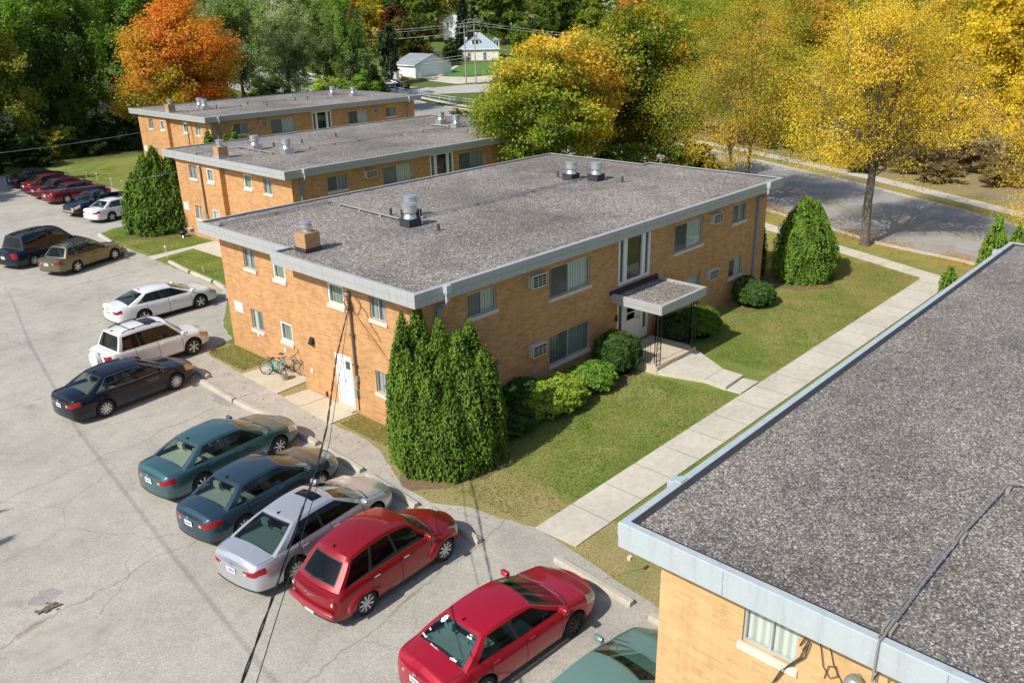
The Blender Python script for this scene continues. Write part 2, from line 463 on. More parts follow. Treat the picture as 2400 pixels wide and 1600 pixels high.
# walks
def walk(name, poly, z, joints, mat):
    mb = MB()
    mb.prism(poly, -.05, z, 0)
    o = mb.build(name, [mat, M['joint']])
    return structure(o)
def joints(name, segs, z, w=.012):
    mb = MB()
    for (a, b) in segs:
        a = Vector((*a, 0)); b = Vector((*b, 0)); d = (b - a); nrm = Vector((-d.y, d.x, 0)).normalized() * w
        mb.add([(*(a - nrm).xy, z), (*(b - nrm).xy, z), (*(b + nrm).xy, z), (*(a + nrm).xy, z)], [(0, 1, 2, 3)])
    return structure(mb.build(name, M['joint']))
Zs = .035
walk('front_walk', [(-.51, -6.5), (29.6, -6.62), (30.35, -6.25), (29.35, -5.05), (28.7, -5.22), (-.56, -5.14)], Zs, 0, M['concrete'])
joints('front_walk_joints', [((x, -6.5), (x + .02, -5.16)) for x in np.arange(.95, 29, 1.52)], Zs + .004)
sd = Vector((.385, .923, 0)); 
def along(p, k): return (p[0] + sd.x * k, p[1] + sd.y * k)
p0 = (31.27, .03); p1 = (32.65, .45)
walk('street_walk', [along(p0, -22), along(p1, -22), along(p1, 60), along(p0, 60)], .03, 0, M['concrete'])
joints('street_walk_joints', [(along((31.3, .1), k), along((32.68, -.43), k)) for k in np.arange(-20, 55, 1.55)], .034)
walk('north_walk', [(5.3, 29.82), (8.04, 30.33), (8.1, 27.2), (9.6, 26.6), (9.7, 29.4), (34.0, 29.4), (34.0, 30.7), (9.9, 31.1), (5.35, 30.78)], .032, 0, M['concrete'])
walk('side_walk', [(-.27, 10.5), (1.23, 10.42), (1.23, 7.95), (-.36, 7.85)], .04, 0, M['concrete2'])
walk('side_walk', [(-.38, 7.35), (.60, 7.25), (.60, 4.2), (-.58, 4.25)], .04, 0, M['concrete2'])
joints('side_walk_joints', [((-.45, 6.2), (.6, 6.15))], .044)
# entrance walk with its step down
walk('entrance_walk', [(10.16, -1.86), (10.4, -2.7), (10.67, -3.65), (10.58, -4.55), (11.93, -4.5), (11.98, -3.63), (12.9, -2.05), (12.92, -1.86)], .16, 0, M['concrete'])
joints('entrance_walk_joints', [((10.67, -3.62), (11.98, -3.62))], .164)
walk('entrance_walk', [(10.60, -4.56), (10.66, -5.12), (12.0, -5.12), (11.93, -4.52)], .05, 0, M['concrete'])
# street with its kerbs, far walk, grass verge of fallen leaves
near_e = [(28.5, -24), (31.2, -14), (33.63, -5.6), (34.5, -1), (36.2, 2.5), (43.8, 20), (52, 45), (59, 75), (64, 110), (70, 150)]
far_e = [(33, -30), (39.5, -14), (43.9, -6), (47.4, 0), (52, 8), (60, 25), (69, 52), (75.5, 82), (80, 110), (86, 150)]
def strip(name, A, B, z, mat):
    n = len(A); mb = MB()
    mb.v = [(p[0], p[1], gh(*p) + z) for p in A] + [(p[0], p[1], gh(*p) + z) for p in B]
    mb.f = [(i, i + 1, n + i + 1, n + i) for i in range(n - 1)]; mb.m = [0] * len(mb.f)
    return structure(mb.build(name, mat))
strip('street', far_e, near_e, .015, M['street']) if False else strip('street', near_e, far_e, .015, M['street'])
def offs(P, d):
    out = []
    for i, p in enumerate(P):
        a = P[max(0, i - 1)]; b = P[min(len(P) - 1, i + 1)]
        t = Vector((b[0] - a[0], b[1] - a[1])).normalized()
        out.append((p[0] + t.y * d, p[1] - t.x * d))
    return out
def kerb(name, P, w, h):
    Q = offs(P, w); mb = MB(); n = len(P)
    for i in range(n - 1):
        a, b, c, d = P[i], P[i + 1], Q[i + 1], Q[i]
        za, zb = gh(*a), gh(*b)
        mb.add([(a[0], a[1], za), (b[0], b[1], zb), (c[0], c[1], zb), (d[0], d[1], za), (a[0], a[1], za + h), (b[0], b[1], zb + h), (c[0], c[1], zb + h), (d[0], d[1], za + h)],
               [(4, 5, 6, 7), (0, 1, 5, 4), (2, 3, 7, 6)])
    return structure(mb.build(name, M['kerb']))
kerb('kerb', near_e, -.18, .12); kerb('kerb', far_e, .18, .12)
strip('far_walk', offs(far_e, 2.0), offs(far_e, 3.5), .02, M['concrete'])
mid = [((a[0] * .5 + b[0] * .5), (a[1] * .5 + b[1] * .5)) for a, b in zip(near_e, far_e)]
mid = [(31, -27), (35.4, -14), (38.3, -6.2), (40.0, -.8), (43.4, 6.2), (51.5, 22), (60.5, 48), (67, 78), (72, 110), (78, 150)]
strip('centre_line', offs(mid, -.16), offs(mid, -.05), .022, M['yellow']); strip('centre_line', offs(mid, .05), offs(mid, .16), .022, M['yellow'])
# side road and driveways to the houses
def road_poly(name, poly, mat, z=.03):
    # draped in small triangles so it follows the rising ground
    bm = bmesh.new(); vs = [bm.verts.new((p[0], p[1], 0)) for p in poly]; bm.faces.new(vs)
    bmesh.ops.triangulate(bm, faces=bm.faces[:])
    bmesh.ops.subdivide_edges(bm, edges=bm.edges[:], cuts=5, use_grid_fill=True)
    for q in bm.verts: q.co.z = gh(q.co.x, q.co.y) + z + .05
    me = bpy.data.meshes.new(name); bm.to_mesh(me); bm.free(); me.materials.append(mat)
    o = bpy.data.objects.new(name, me); COL.objects.link(o); return structure(o)
road_poly('side_road', [(80, 99), (82, 94.5), (88, 89), (100, 80), (104, 88), (94, 95.8), (88.5, 98), (87, 102), (84.5, 106)], concrete_mat('pale_roadway', (.46, .44, .40)))
road_poly('driveway', [(93.6, 104.6), (93.9, 97.5), (101.5, 93), (107, 99), (101, 102), (98.8, 107.6), (95.6, 108.6)], concrete_mat('driveway_concrete', (.58, .53, .43)))
road_poly('garden_path', [(98.6, 108.0), (99.6, 107.6), (111.6, 115.0), (110.9, 115.8)], M['concrete'])
road_poly('green_lawn', [(100.2, 107.0), (100.6, 103.2), (112, 100), (126, 112), (112.5, 115.0)], plain('fresh_lawn', (.09, .19, .03), .95, 0, .25, 1.5))
# needle litter and bare soil at the feet of the evergreens
sheet_at('bare_soil', blob(.55, -.75, 1.85, 1.6, 30, 2, .16), .010, M['soil'])
sheet_at('bare_soil', blob(9.6, 36.6, 2.7, 2.9, 30, 4, .15), .010, M['soil'])
sheet_at('bare_soil', blob(25.2, -.35, 2.1, 1.9, 30, 6, .12), .010, M['soil'])
sheet_at('bare_soil', blob(8.6, -.45, 1.75, .95, 24, 7, .1), .010, M['soil'])
sheet_at('bare_soil', blob(19.8, -.5, 1.2, .9, 24, 9, .1), .010, M['soil'])
# ------------------------------------------------------------------ apartment buildings
def rect_poly_offset(P, d):
    """mitred offset of a rectilinear CCW outline, d > 0 outwards"""
    n = len(P); out = []
    for i in range(n):
        a, b, c = P[i - 1], P[i], P[(i + 1) % n]
        t1 = Vector((b[0] - a[0], b[1] - a[1])).normalized(); t2 = Vector((c[0] - b[0], c[1] - b[1])).normalized()
        n1 = Vector((t1.y, -t1.x)); n2 = Vector((t2.y, -t2.x))
        k = 1 + n1.dot(n2)
        o = (n1 + n2) / k if k > 1e-6 else n1
        out.append((b[0] + o.x * d, b[1] + o.y * d))
    return out

def sweep(mb, P, prof, m=0):
    """prof: list of (outward offset, z)"""
    rings = [[(x, y, z) for (x, y) in rect_poly_offset(P, d)] for d, z in prof]
    n = len(P); vs = [p for r in rings for p in r]; fs = []
    for i in range(len(prof) - 1):
        for k in range(n):
            k2 = (k + 1) % n
            fs.append((i * n + k, i * n + k2, (i + 1) * n + k2, (i + 1) * n + k))
    mb.add(vs, fs, m)

def wall_face(mb, F, u0, u1, v0, v1, holes, depth=.11):
    us = sorted({u0, u1, *[h[0] for h in holes], *[h[1] for h in holes]}); vs_ = sorted({v0, v1, *[h[2] for h in holes], *[h[3] for h in holes]})
    O, U, N = F
    def P(u, v, d=0): return (O[0] + U[0] * u + N[0] * d, O[1] + U[1] * u + N[1] * d, O[2] + v)
    for a, b in zip(us, us[1:]):
        for c, d in zip(vs_, vs_[1:]):
            mu, mv = (a + b) / 2, (c + d) / 2
            if any(h[0] < mu < h[1] and h[2] < mv < h[3] for h in holes): continue
            mb.add([P(a, c), P(b, c), P(b, d), P(a, d)], [(0, 1, 2, 3)])
    for (a, b, c, d) in holes:
        for (p, q) in (((a, c), (a, d)), ((a, d), (b, d)), ((b, d), (b, c)), ((b, c), (a, c))):
            mb.add([P(*p), P(*q), P(*q, -depth), P(*p, -depth)], [(0, 1, 2, 3)])

def add_window(root, F, u0, u1, v0, v1, kind='slider', cur='curtain', screen='l', label=None):
    """kind: slider (two sashes in aluminium) or casement (one sash in a white frame)"""
    fw = .035 if kind == 'slider' else .075
    fm = M['alu'] if kind == 'slider' else M['white']
    d0, d1 = -.10, -.045 if kind == 'slider' else -.02
    mb = MB()
    mb.obox(F, u0, u1, v0, v0 + fw, d0, d1); mb.obox(F, u0, u1, v1 - fw, v1, d0, d1)
    mb.obox(F, u0, u0 + fw, v0 + fw, v1 - fw, d0, d1); mb.obox(F, u1 - fw, u1, v0 + fw, v1 - fw, d0, d1)
    um = (u0 + u1) / 2 if (u1 - u0) < 1.6 else u0 + (u1 - u0) * .47
    if kind == 'slider': mb.obox(F, um - .022, um + .022, v0 + fw, v1 - fw, d0, d1)
    w = mb.build('window', fm, root)
    if label: w['label'] = label
    g0 = d0 + .022
    def pane(a, b, c, d, m): 
        O, U, N = F
        P = lambda u, v: (O[0] + U[0] * u + N[0] * g0, O[1] + U[1] * u + N[1] * g0, O[2] + v)
        return MB().add([P(a, c), P(b, c), P(b, d), P(a, d)], [(0, 1, 2, 3)]).build('pane', m, w)
    if kind == 'slider':
        pane(u0 + fw, um - .022, v0 + fw, v1 - fw, M['screen'] if screen == 'l' else M['glass']); pane(um + .022, u1 - fw, v0 + fw, v1 - fw, M['screen'] if screen == 'r' else M['glass'])
    else:
        pane(u0 + fw, u1 - fw, v0 + fw, v1 - fw, M['glass'])
    if cur == 'half':
        MB().obox(F, um, u1, v0, v1, -.135, -.13).build('curtain', M['curtain'], w)
        MB().obox(F, u0, u0 + (um - u0) * .25, v0, v1, -.135, -.13).build('curtain', M['curtain_dim'], w)
    elif cur:
        MB().obox(F, u0, u1, v0, v1, -.135, -.13).build('curtain', M[cur], w)
    mb = MB(); O, U, N = F
    mb.obox(F, u0 - .05, u1 + .05, v0 - .13, v0 - .003, -.10, .055)
    mb.build('sill', M['sill'] if kind != 'slider' or N[0] < -.5 else M['sill'], w)
    return w

def add_ac(root, F, u0, u1, v0, v1):
    mb = MB(); mb.obox(F, u0, u1, v0, v1, -.1, .22)
    o = mb.build('air_conditioner', M['offwhite'], root)
    mb = MB(); O, U, N = F
    mb.obox(F, u0 + .05, u1 - .05, v0 + .05, v1 - .05, .221, .226)
    h = mb.build('grille', M['dark'], o)
    mb = MB()
    for k in range(1, 4):
        vv = v0 + .05 + (v1 - v0 - .1) * k / 4; mb.obox(F, u0 + .05, u1 - .05, vv - .012, vv + .012, .227, .236)
    for k in (1, 2):
        uu = u0 + .05 + (u1 - u0 - .1) * k / 3; mb.obox(F, uu - .01, uu + .01, v0 + .05, v1 - .05, .237, .243)
    mb.build('grille_bars', M['offwhite'], o)
    return o

def add_downspout(root, x, y, ztop, d=-1):
    """conductor head on the fascia, offset elbow, pipe down the wall"""
    mb = MB()
    mb.box(x - .10, x + .10, -.20, -.003, ztop - .20, ztop + .03)
    mb.add([(x - .10, -.20, ztop - .20), (x + .10, -.20, ztop - .20), (x + .10, -.003, ztop - .20), (x - .10, -.003, ztop - .20), (x - .045, -.13, ztop - .33), (x + .045, -.13, ztop - .33), (x + .045, -.04, ztop - .33), (x - .045, -.04, ztop - .33)],
           [(0, 1, 5, 4), (1, 2, 6, 5), (2, 3, 7, 6), (3, 0, 4, 7)])
    mb.box(x - .045, x + .045, -.13, -.04, ztop - .50, ztop - .33)
    o = mb.build('downspout', M['metal_trim_pale'], root)
    mb = MB()
    mb.tube([(x, -.085, ztop - .50), (x, -.03, ztop - .60), (x, y - .09, ztop - .72), (x, y - .055, ztop - .80)], .055, 8)
    mb.box(x - .055, x + .055, y - .11, y - .005, .05, ztop - .80)
    for zz in (1.2, 3.0): mb.box(x - .075, x + .075, y - .117, y - .004, zz, zz + .04)
    mb.tube([(x, y - .06, .12), (x, y - .2, .03)], .055, 8)
    mb.build('pipe', M['bluepipe'], o)
    return o

def add_fan(root, x, y, z, dark=True, s=1.0):
    b = .30 * s
    mb = MB(); mb.box(x - b, x + b, y - b, y + b, z - .02, z + .28 * s)
    mb.box(x - b - .02, x + b + .02, y - b - .02, y + b + .02, z + .28 * s, z + .31 * s)
    o = mb.build('exhaust_fan', M['tar'] if dark else M['galv'], root)
    zz = z + .31 * s
    mb = MB(); mb.lathe([(.27 * s, 0), (.25 * s, .10 * s), (.21 * s, .16 * s), (.21 * s, .20 * s), (.26 * s, .22 * s), (.275 * s, .24 * s), (.275 * s, .50 * s), (.30 * s, .51 * s), (.30 * s, .56 * s), (.27 * s, .58 * s), (.20 * s, .59 * s), (.05, .60 * s)], (x, y, zz), 20)
    mb.build('drum', M['galv'], o, True, 30)
    mb = MB(); mb.tube([(x + .26 * s, y - .08, zz + .45), (x + .36, y - .15, zz + .3), (x + .34, y - .22, zz), (x + .36, y - .3, z + .05)], .014, 5)
    mb.build('cable', M['white'], o)
    return o

def add_chimney(root, x, y, z, s=.31, h=.66, base='tar'):
    mb = MB(); mb.box(x - s, x + s, y - s, y + s, z + .15, z + h)
    mb.prism([(x - s + .01, y - s + .01), (x + s - .01, y - s + .01), (x + s - .01, y + s - .01), (x - s + .01, y + s - .01)], z + h, z + h + .025)
    o = mb.build('chimney', M['chimney_brick'], root)
    MB().box(x - s - .03, x + s + .03, y - s - .03, y + s + .03, z - .02, z + .16).build('flashing', M[base], o)
    mb = MB(); mb.lathe([(.17, 0), (.17, .05), (.15, .06), (.15, .14), (.20, .15), (.215, .19), (.215, .24), (.17, .25), (.17, .31), (.235, .32), (.24, .35), (.16, .40), (.02, .43)], (x, y, z + h + .02), 18)
    mb.build('flue_cap', M['galv'], o, True, 30)
    return o

def add_pipe(root, x, y, z, h=.28, r=.055):
    return MB().lathe([(r * 1.7, 0), (r, .05), (r, h), (r * .8, h + .005)], (x, y, z - .01), 10).build('vent_pipe', M['darkpipe'], root, True, 30)

def add_conduit(root, pts, z, r=.024, step=1.5):
    P = [Vector((p[0], p[1], z + .10)) for p in pts]
    mb = MB(); mb.tube(P, r, 6)
    for k in range(len(P) - 1):
        a, b = P[k], P[k + 1]; L = (b - a).length; d = (b - a).normalized(); mb.tube([a + Vector((-d.y, d.x, 0)) * .05, b + Vector((-d.y, d.x, 0)) * .05], r * .6, 5)
    o = mb.build('conduit', M['conduit'], root, True, 40)
    for k in range(len(P) - 1):
        a, b = P[k], P[k + 1]; L = (b - a).length; n = max(1, int(L / step))
        for j in range(0 if k == 0 else 1, n + 1):
            q = a + (b - a) * (j / n); MB().box(q.x - .09, q.x + .09, q.y - .07, q.y + .07, z - .01, z + .075).build('support_block', M['wood_block'], o)
    return o

def roof_and_fascia(root, outline, H, gravel='gravel', hf=.44, trim='metal_trim', cap=.13):
    mb = MB()
    sweep(mb, outline, [(-.70, H - hf + .03), (-.012, H - hf + .03), (-.012, H - hf), (0.012, H - hf), (0.012, H - hf * .52), (.0, H - hf * .50), (.0, H - hf * .49), (.022, H - hf * .48), (.022, H), (.0, H + .012), (-cap, H + .012), (-cap - .005, H - .09)])
    f = mb.build('fascia', M[trim], root)
    # sheet seams across the trim
    inner = rect_poly_offset(outline, -cap - .003)
    mb = MB(); mb.add([(p[0], p[1], H - .045) for p in inner], [tuple(range(len(inner)))])
    r = mb.build('roof', M[gravel], root)
    mb = MB(); sweep(mb, rect_poly_offset(outline, -cap), [(-.01, H - .01), (-.06, H - .03), (-.10, H - .042)])
    mb.build('roof_edge', M['tar'], r)
    mb = MB()
    n = len(outline)
    for i in range(n):
        a = Vector((*outline[i], 0)); b = Vector((*outline[(i + 1) % n], 0)); L = (b - a).length; t = (b - a).normalized(); nn = Vector((t.y, -t.x, 0))
        k = int(L / 3.05)
        for j in range(1, k + 1):
            q = a + t * (j * 3.05 - 1.2)
            for (o0, z0, z1) in ((.022, H - hf * .47, H - .002), (.012, H - hf + .004, H - hf * .53)):
                p = q + nn * o0; e = t * .006
                mb.add([(*(p - e + nn * .003).xy, z0), (*(p + e + nn * .003).xy, z0), (*(p + e + nn * .003).xy, z1), (*(p - e + nn * .003).xy, z1)], [(0, 1, 2, 3)])
    if mb.f: mb.build('trim_seam', M['bluepipe'], f)
    return f

Fs = ((0, .42, 0), (1, 0, 0), (0, -1, 0))          # front wall, u = x
def Fw(x): return ((x, 0, 0), (0, -1, 0), (-1, 0, 0))   # west wall, u = -y (left to right)
def wy(y1, y0, z0, z1): return (-y1, -y0, z0, z1)

def shell(root, L, W, walls_w, H, zb=-.4, fronthole=(), xe=None):
    """walls_w: list of (x, y0, y1, holes); front wall from the first x to L-.62; plain back and east walls"""
    mb = MB(); top = H - .40
    x_first = walls_w[0][0]; xe = xe or L - .62
    wall_face(mb, Fs, x_first, xe, zb, top, list(fronthole))
    for (x, y0, y1, holes) in walls_w: wall_face(mb, Fw(x), -y1, -y0, zb, top, list(holes))
    for a, b in zip(walls_w, walls_w[1:]):
        y = a[2]; x0, x1 = sorted((a[0], b[0])); mb.add([(x0, y, zb), (x1, y, zb), (x1, y, top), (x0, y, top)], [(0, 1, 2, 3)])
    yN = walls_w[-1][2]; xl = walls_w[-1][0]
    mb.add([(xe, .42, zb), (xe, yN, zb), (xe, yN, top), (xe, .42, top)], [(0, 1, 2, 3)])
    mb.add([(xe, yN, zb), (xl, yN, zb), (xl, yN, top), (xe, yN, top)], [(0, 1, 2, 3)])
    w = mb.build('wall', M['brick'], root)
    # solid dark box behind the windows, the dimness indoors painted into its colour
    mb = MB(); mb.box(max(x[0] for x in walls_w) + .55, xe - .5, .42 + .5, yN - .5, zb, top - .02)
    mb.build('window_backing', M['window_backing'], w)
    return w

def entrance_glazing(root, u0, u1, v0, v1, door=False):
    mb = MB(); F = Fs; W_ = u1 - u0
    cols = [u0, u0 + .10, u0 + .42, u0 + .62, u1 - .62, u1 - .42, u1 - .10, u1]
    # frame posts
    for (a, b) in ((u0, u0 + .12), (u0 + .36, u0 + .58), (u1 - .58, u1 - .36), (u1 - .12, u1)): mb.obox(F, a, b, v0, v1, -.10, -.01)
    for (a, b) in ((u0 + .12, u0 + .36), (u0 + .58, u1 - .58), (u1 - .36, u1 - .12)):
        mb.obox(F, a, b, v1 - .16, v1, -.10, -.012)
        mb.obox(F, a, b, v0, v0 + (.10 if not door else .04), -.10, -.012)
    o = mb.build('entrance_glazing', M['white'], root)
    zz0 = v0 + (.10 if not door else .04)
    for (a, b) in ((u0 + .12, u0 + .36), (u1 - .36, u1 - .12)):
        if door:
            MB().obox(F, a, b, zz0, zz0 + .35, -.09, -.03).build('panel', M['white'], o); MB().obox(F, a, b, zz0 + .35, v1 - .16, -.08, -.074).build('pane', M['screen'], o)
        else: MB().obox(F, a, b, zz0, v1 - .16, -.08, -.074).build('pane', M['screen'], o)
    if not door:
        MB().obox(F, u0 + .58, u1 - .58, zz0, v1 - .16, -.08, -.074).build('pane', M['glass'], o)
    else:
        a, b = u0 + .58, u1 - .58
        mb = MB(); mb.obox(F, a, b, zz0, zz0 + .95, -.09, -.045); mb.obox(F, a, b, v1 - .32, v1 - .16, -.09, -.045)
        mb.obox(F, a, a + .14, zz0 + .95, v1 - .32, -.09, -.045); mb.obox(F, b - .3, b, zz0 + .95, v1 - .32, -.09, -.045)
        mb.obox(F, a + .14, b - .3, zz0 + 1.22, zz0 + 1.27, -.085, -.05)
        d = mb.build('door', M['white'], root)
        MB().obox(F, a + .14, b - .3, zz0 + .95, v1 - .32, -.08, -.074).build('pane', M['glass'], d)
        MB().obox(F, b - .2, b - .1, zz0 + .92, zz0 + .98, -.045, .02).build('handle', M['galv'], d)
    return o

H = 5.4
L0, W0, J0, YJ = 23.26, 14.12, .636, 7.67
def outline_stepped(L=L0, W=W0, j=J0, yj=YJ): return [(0, 0), (L, 0), (L, yj), (L - j, yj), (L - j, W), (j, W), (j, yj), (0, yj)]

# ---------------------------------------------------------------- the main block in the middle
A = empty('apartment_building', (0, 0, 0), 0, 'two storey tan brick apartment block in the middle, with an entrance canopy', 'building', 'brick apartment blocks')
front = {'A': (2.50, 3.84, 3.88, 4.66), 'P': (6.52, 8.86, 3.50, 4.62), 'S': (10.63, 12.80, 2.97, 4.96), 'Q': (14.55, 16.82, 3.45, 4.62), 'R': (19.38, 20.64, 3.82, 4.64),
         'a': (2.50, 3.84, 1.27, 2.07), 'p': (6.51, 8.86, .93, 2.07), 's': (10.63, 12.80, .32, 2.42), 'q': (14.55, 16.82, .95, 2.07), 'r': (19.38, 20.64, 1.20, 2.06)}
hol_f = list(front.values())
w3 = wy(5.34, 4.44, 3.85, 4.62); w4 = wy(3.03, 2.20, 3.82, 4.60); wl = wy(3.03, 2.20, 1.19, 1.99); dr = wy(5.28, 4.36, .10, 2.06)
w1 = wy(11.92, 11.06, 3.77, 4.58); w2 = wy(9.80, 8.98, 3.72, 4.55); l1 = wy(11.94, 11.06, 1.18, 2.03); l2 = wy(9.80, 8.98, 1.19, 2.0)
shell(A, L0, W0, [(.62, .42, 7.39, [w3, w4, wl, dr]), (1.25, 7.39, 13.70, [w1, w2, l1, l2])], H, -.4, hol_f)
FW0 = Fw(.62); FW1 = Fw(1.25)
roof_and_fascia(A, outline_stepped(), H)
add_window(A, FW0, *w3, kind='casement', cur='curtain_green'); add_window(A, FW0, *w4, cur='curtain_dim', screen=None); add_window(A, FW0, *wl, cur='curtain_dim', screen=None)
add_window(A, FW1, *w1, cur='curtain_dim', screen=None); add_window(A, FW1, *w2, kind='casement', cur='curtain_green'); add_window(A, FW1, *l1, cur='curtain', screen='r'); add_window(A, FW1, *l2, kind='casement', cur='curtain_green')
add_window(A, Fs, *front['A'], cur='curtain', screen='l'); add_window(A, Fs, *front['P'], cur='half', screen='l'); add_window(A, Fs, *front['Q'], cur='half', screen='l'); add_window(A, Fs, *front['R'], cur='curtain_green', screen='l')
add_window(A, Fs, *front['a'], cur='curtain_dim'); add_window(A, Fs, *front['p'], cur='curtain_green', screen='l'); add_window(A, Fs, *front['q'], cur='curtain', screen='l'); add_window(A, Fs, *front['r'], cur='half', screen='l')
for r in ((5.40, 6.15, 4.17, 4.64), (17.36, 18.12, 4.18, 4.62), (5.38, 6.13, 1.62, 2.07), (17.31, 18.09, 1.62, 2.05)): add_ac(A, Fs, *r)
entrance_glazing(A, 10.63, 12.80, 2.97, 4.96); entrance_glazing(A, 10.63, 12.80, .32, 2.42, door=True)
add_downspout(A, 1.20, .42, H); add_downspout(A, 21.66, .42, H)
# west door
F = FW0; a, b, c, d = dr
mb = MB(); mb.obox(F, a, a + .42, c, d, -.09, -.03); mb.obox(F, a, a + .06, c, d, -.03, .02); mb.obox(F, a + .36, a + .42, c, d, -.03, .0); mb.obox(F, b - .05, b, c, d, -.09, .0); mb.obox(F, a + .42, b - .05, d - .05, d, -.09, .0)
mb.build('door_frame', M['white'], A)
mb = MB(); x0, x1 = a + .42, b - .05
mb.obox(F, x0, x1, c, c + 1.05, -.085, -.04); mb.obox(F, x0, x1, d - .22, d - .05, -.085, -.04); mb.obox(F, x0, x0 + .09, c + 1.05, d - .22, -.085, -.04); mb.obox(F, x1 - .09, x1, c + 1.05, d - .22, -.085, -.04); mb.obox(F, x0 + .09, x1 - .09, c + 1.05, c + 1.42, -.085, -.045)
dd = mb.build('door', M['white'], A)
MB().obox(F, x0 + .09, x1 - .09, c + 1.42, d - .22, -.075, -.07).build('pane', M['screen'], dd); MB().obox(F, x0 + .03, x0 + .07, c + .95, c + 1.05, -.04, .01).build('handle', M['galv'], dd)
MB().obox(F, a - .05, b + .05, -.1, c - .004, -.1, .22).build('doorstep', M['concrete2'], A)
# service mast, weatherhead and loops of cable, meter pipe
x = .62 - .075; y = 4.05
mb = MB(); mb.tube([(x, y, 4.40), (x, y, 1.50)], .043, 10); 
for zz in (4.0, 3.0, 1.9): mb.box(x - .07, .62, y - .09, y + .09, zz, zz + .035)
ms = mb.build('service_mast', M['mast'], A, True, 30)
mb = MB(); mb.lathe([(.05, 0), (.085, .05), (.09, .10), (.06, .15), (.01, .17)], (x, y + .03, 4.38), 12); mb.tube([(x, y, 4.45), (x - .05, y + .12, 4.46), (x - .08, y + .2, 4.40)], [.06, .05, .03], 8)
mb.build('weatherhead', M['conduit'], ms, True, 40)
mb = MB()
def loop(c, r, tilt, n=22):
    return [(c[0] - .03 * sin(3 * 2 * pi * k / n), c[1] + r * cos(2 * pi * k / n), c[2] + r * 1.35 * sin(2 * pi * k / n) + tilt * cos(2 * pi * k / n)) for k in range(n)]
mb.tube(loop((x - .08, y + .06, 4.16), .16, .03), .011, 5, closed=True); mb.tube(loop((x - .1, y - .02, 4.14), .12, -.03), .011, 5, closed=True); mb.tube(loop((x - .1, y + .04, 4.10), .20, .05)[4:16], .010, 5)
mb.tube([(x - .05, y - .06, 4.2), (x, y - .16, 3.9), (.60, y - .34, 3.78), (.60, y - .5, 4.0), (.60, y - .56, 4.2), (.60, y - .46, 4.36)], .008, 5); mb.tube([(.60, y - .3, 4.42), (.60, y - .42, 4.25), (.60, y - .62, 4.1), (.60, y - .8, 4.02), (.60, y - 1.0, 3.62), (.60, y - 1.25, 3.4), (.60, y - 1.5, 3.1)], .008, 5)
mb.build('cable_loop', M['cable'], ms)
MB().box(x - .03, .618, y - .10, y + .06, 1.30, 1.52).box(x - .05, x + .03, y - .06, y + .04, 1.10, 1.30).build('meter_box', M['conduit'], A)
mb = MB(); mb.tube([(.60, y + .02, 1.3), (.60, y + .02, .95)], .018, 6); mb.tube([(.60, y + .06, .7), (.60, y + .06, .15)], .018, 6); mb.build('conduit', M['darkpipe'], A)
MB().box(.50, .618, y - .02, y + .13, .68, .98).build('junction_box', plain('green_grey_box', (.22, .27, .24), .6), A)
# wall pack light, outlets, vent, parking sign
mb = MB(); mb.add([(.615, 6.48, 2.02), (.615, 6.74, 2.02), (.615, 6.74, 2.27), (.615, 6.48, 2.27), (.46, 6.50, 2.02), (.46, 6.72, 2.02), (.56, 6.70, 2.25), (.56, 6.52, 2.25)], [(0, 1, 2, 3), (4, 7, 6, 5), (0, 4, 5, 1), (3, 2, 6, 7), (1, 5, 6, 2), (0, 3, 7, 4)]); mb.build('wall_light', M['black'], A)
for (xx, yy, zz) in ((.62, 6.86, .89), (1.25, 11.55, .98), (1.25, 9.62, .80), (.62, 4.28, .8)): MB().box(xx - .03, xx - .002, yy - .06, yy + .06, zz - .08, zz + .08).build('outlet_cover', M['white'], A)
MB().box(.56, .618, 5.98, 6.06, .12, .3).build('tap', M['darkpipe'], A)
sg = MB().box(1.232, 1.248, 12.52, 13.16, 1.68, 2.12).build('wall_sign', M['white'], A)
sg['label'] = 'white notice board with faint grey lettering'
g = G('faded_lettering'); g.p(Base_Color=(.52, .55, .58), Roughness=.8); M['faded'] = g.m
mb = MB(); rr = random.Random(5)
for k, zz in enumerate((2.05, 1.97, 1.88, 1.80, 1.73)):
    yy = 13.10 - rr.uniform(0, .05)
    while yy > 12.60:
        wdt = rr.uniform(.04, .12); mb.box(1.2285, 1.2312, yy - wdt, yy, zz - .022, zz + .018); yy -= wdt + .03
mb.build('lettering', M['faded'], sg)
# roof equipment
zr = H - .045
add_chimney(A, 1.04, 6.86, zr)
for p in ((5.72, 6.85), (6.75, 8.0), (17.0, 8.0), (17.6, 6.92)): add_fan(A, p[0], p[1], zr)
for p in ((6.46, 8.95), (17.13, 8.95), (17.94, 5.6), (5.86, 5.38)): add_pipe(A, p[0], p[1], zr)
add_conduit(A, [(6.9, 7.45), (10, 7.5), (13.5, 7.48), (17.0, 7.48)], zr, step=1.9); add_conduit(A, [(.95, 12.85), (3.5, 12.9), (6.2, 12.95)], zr, step=1.8); add_conduit(A, [(6.22, 12.05), (5.95, 7.55)], zr, .04, 1.5)
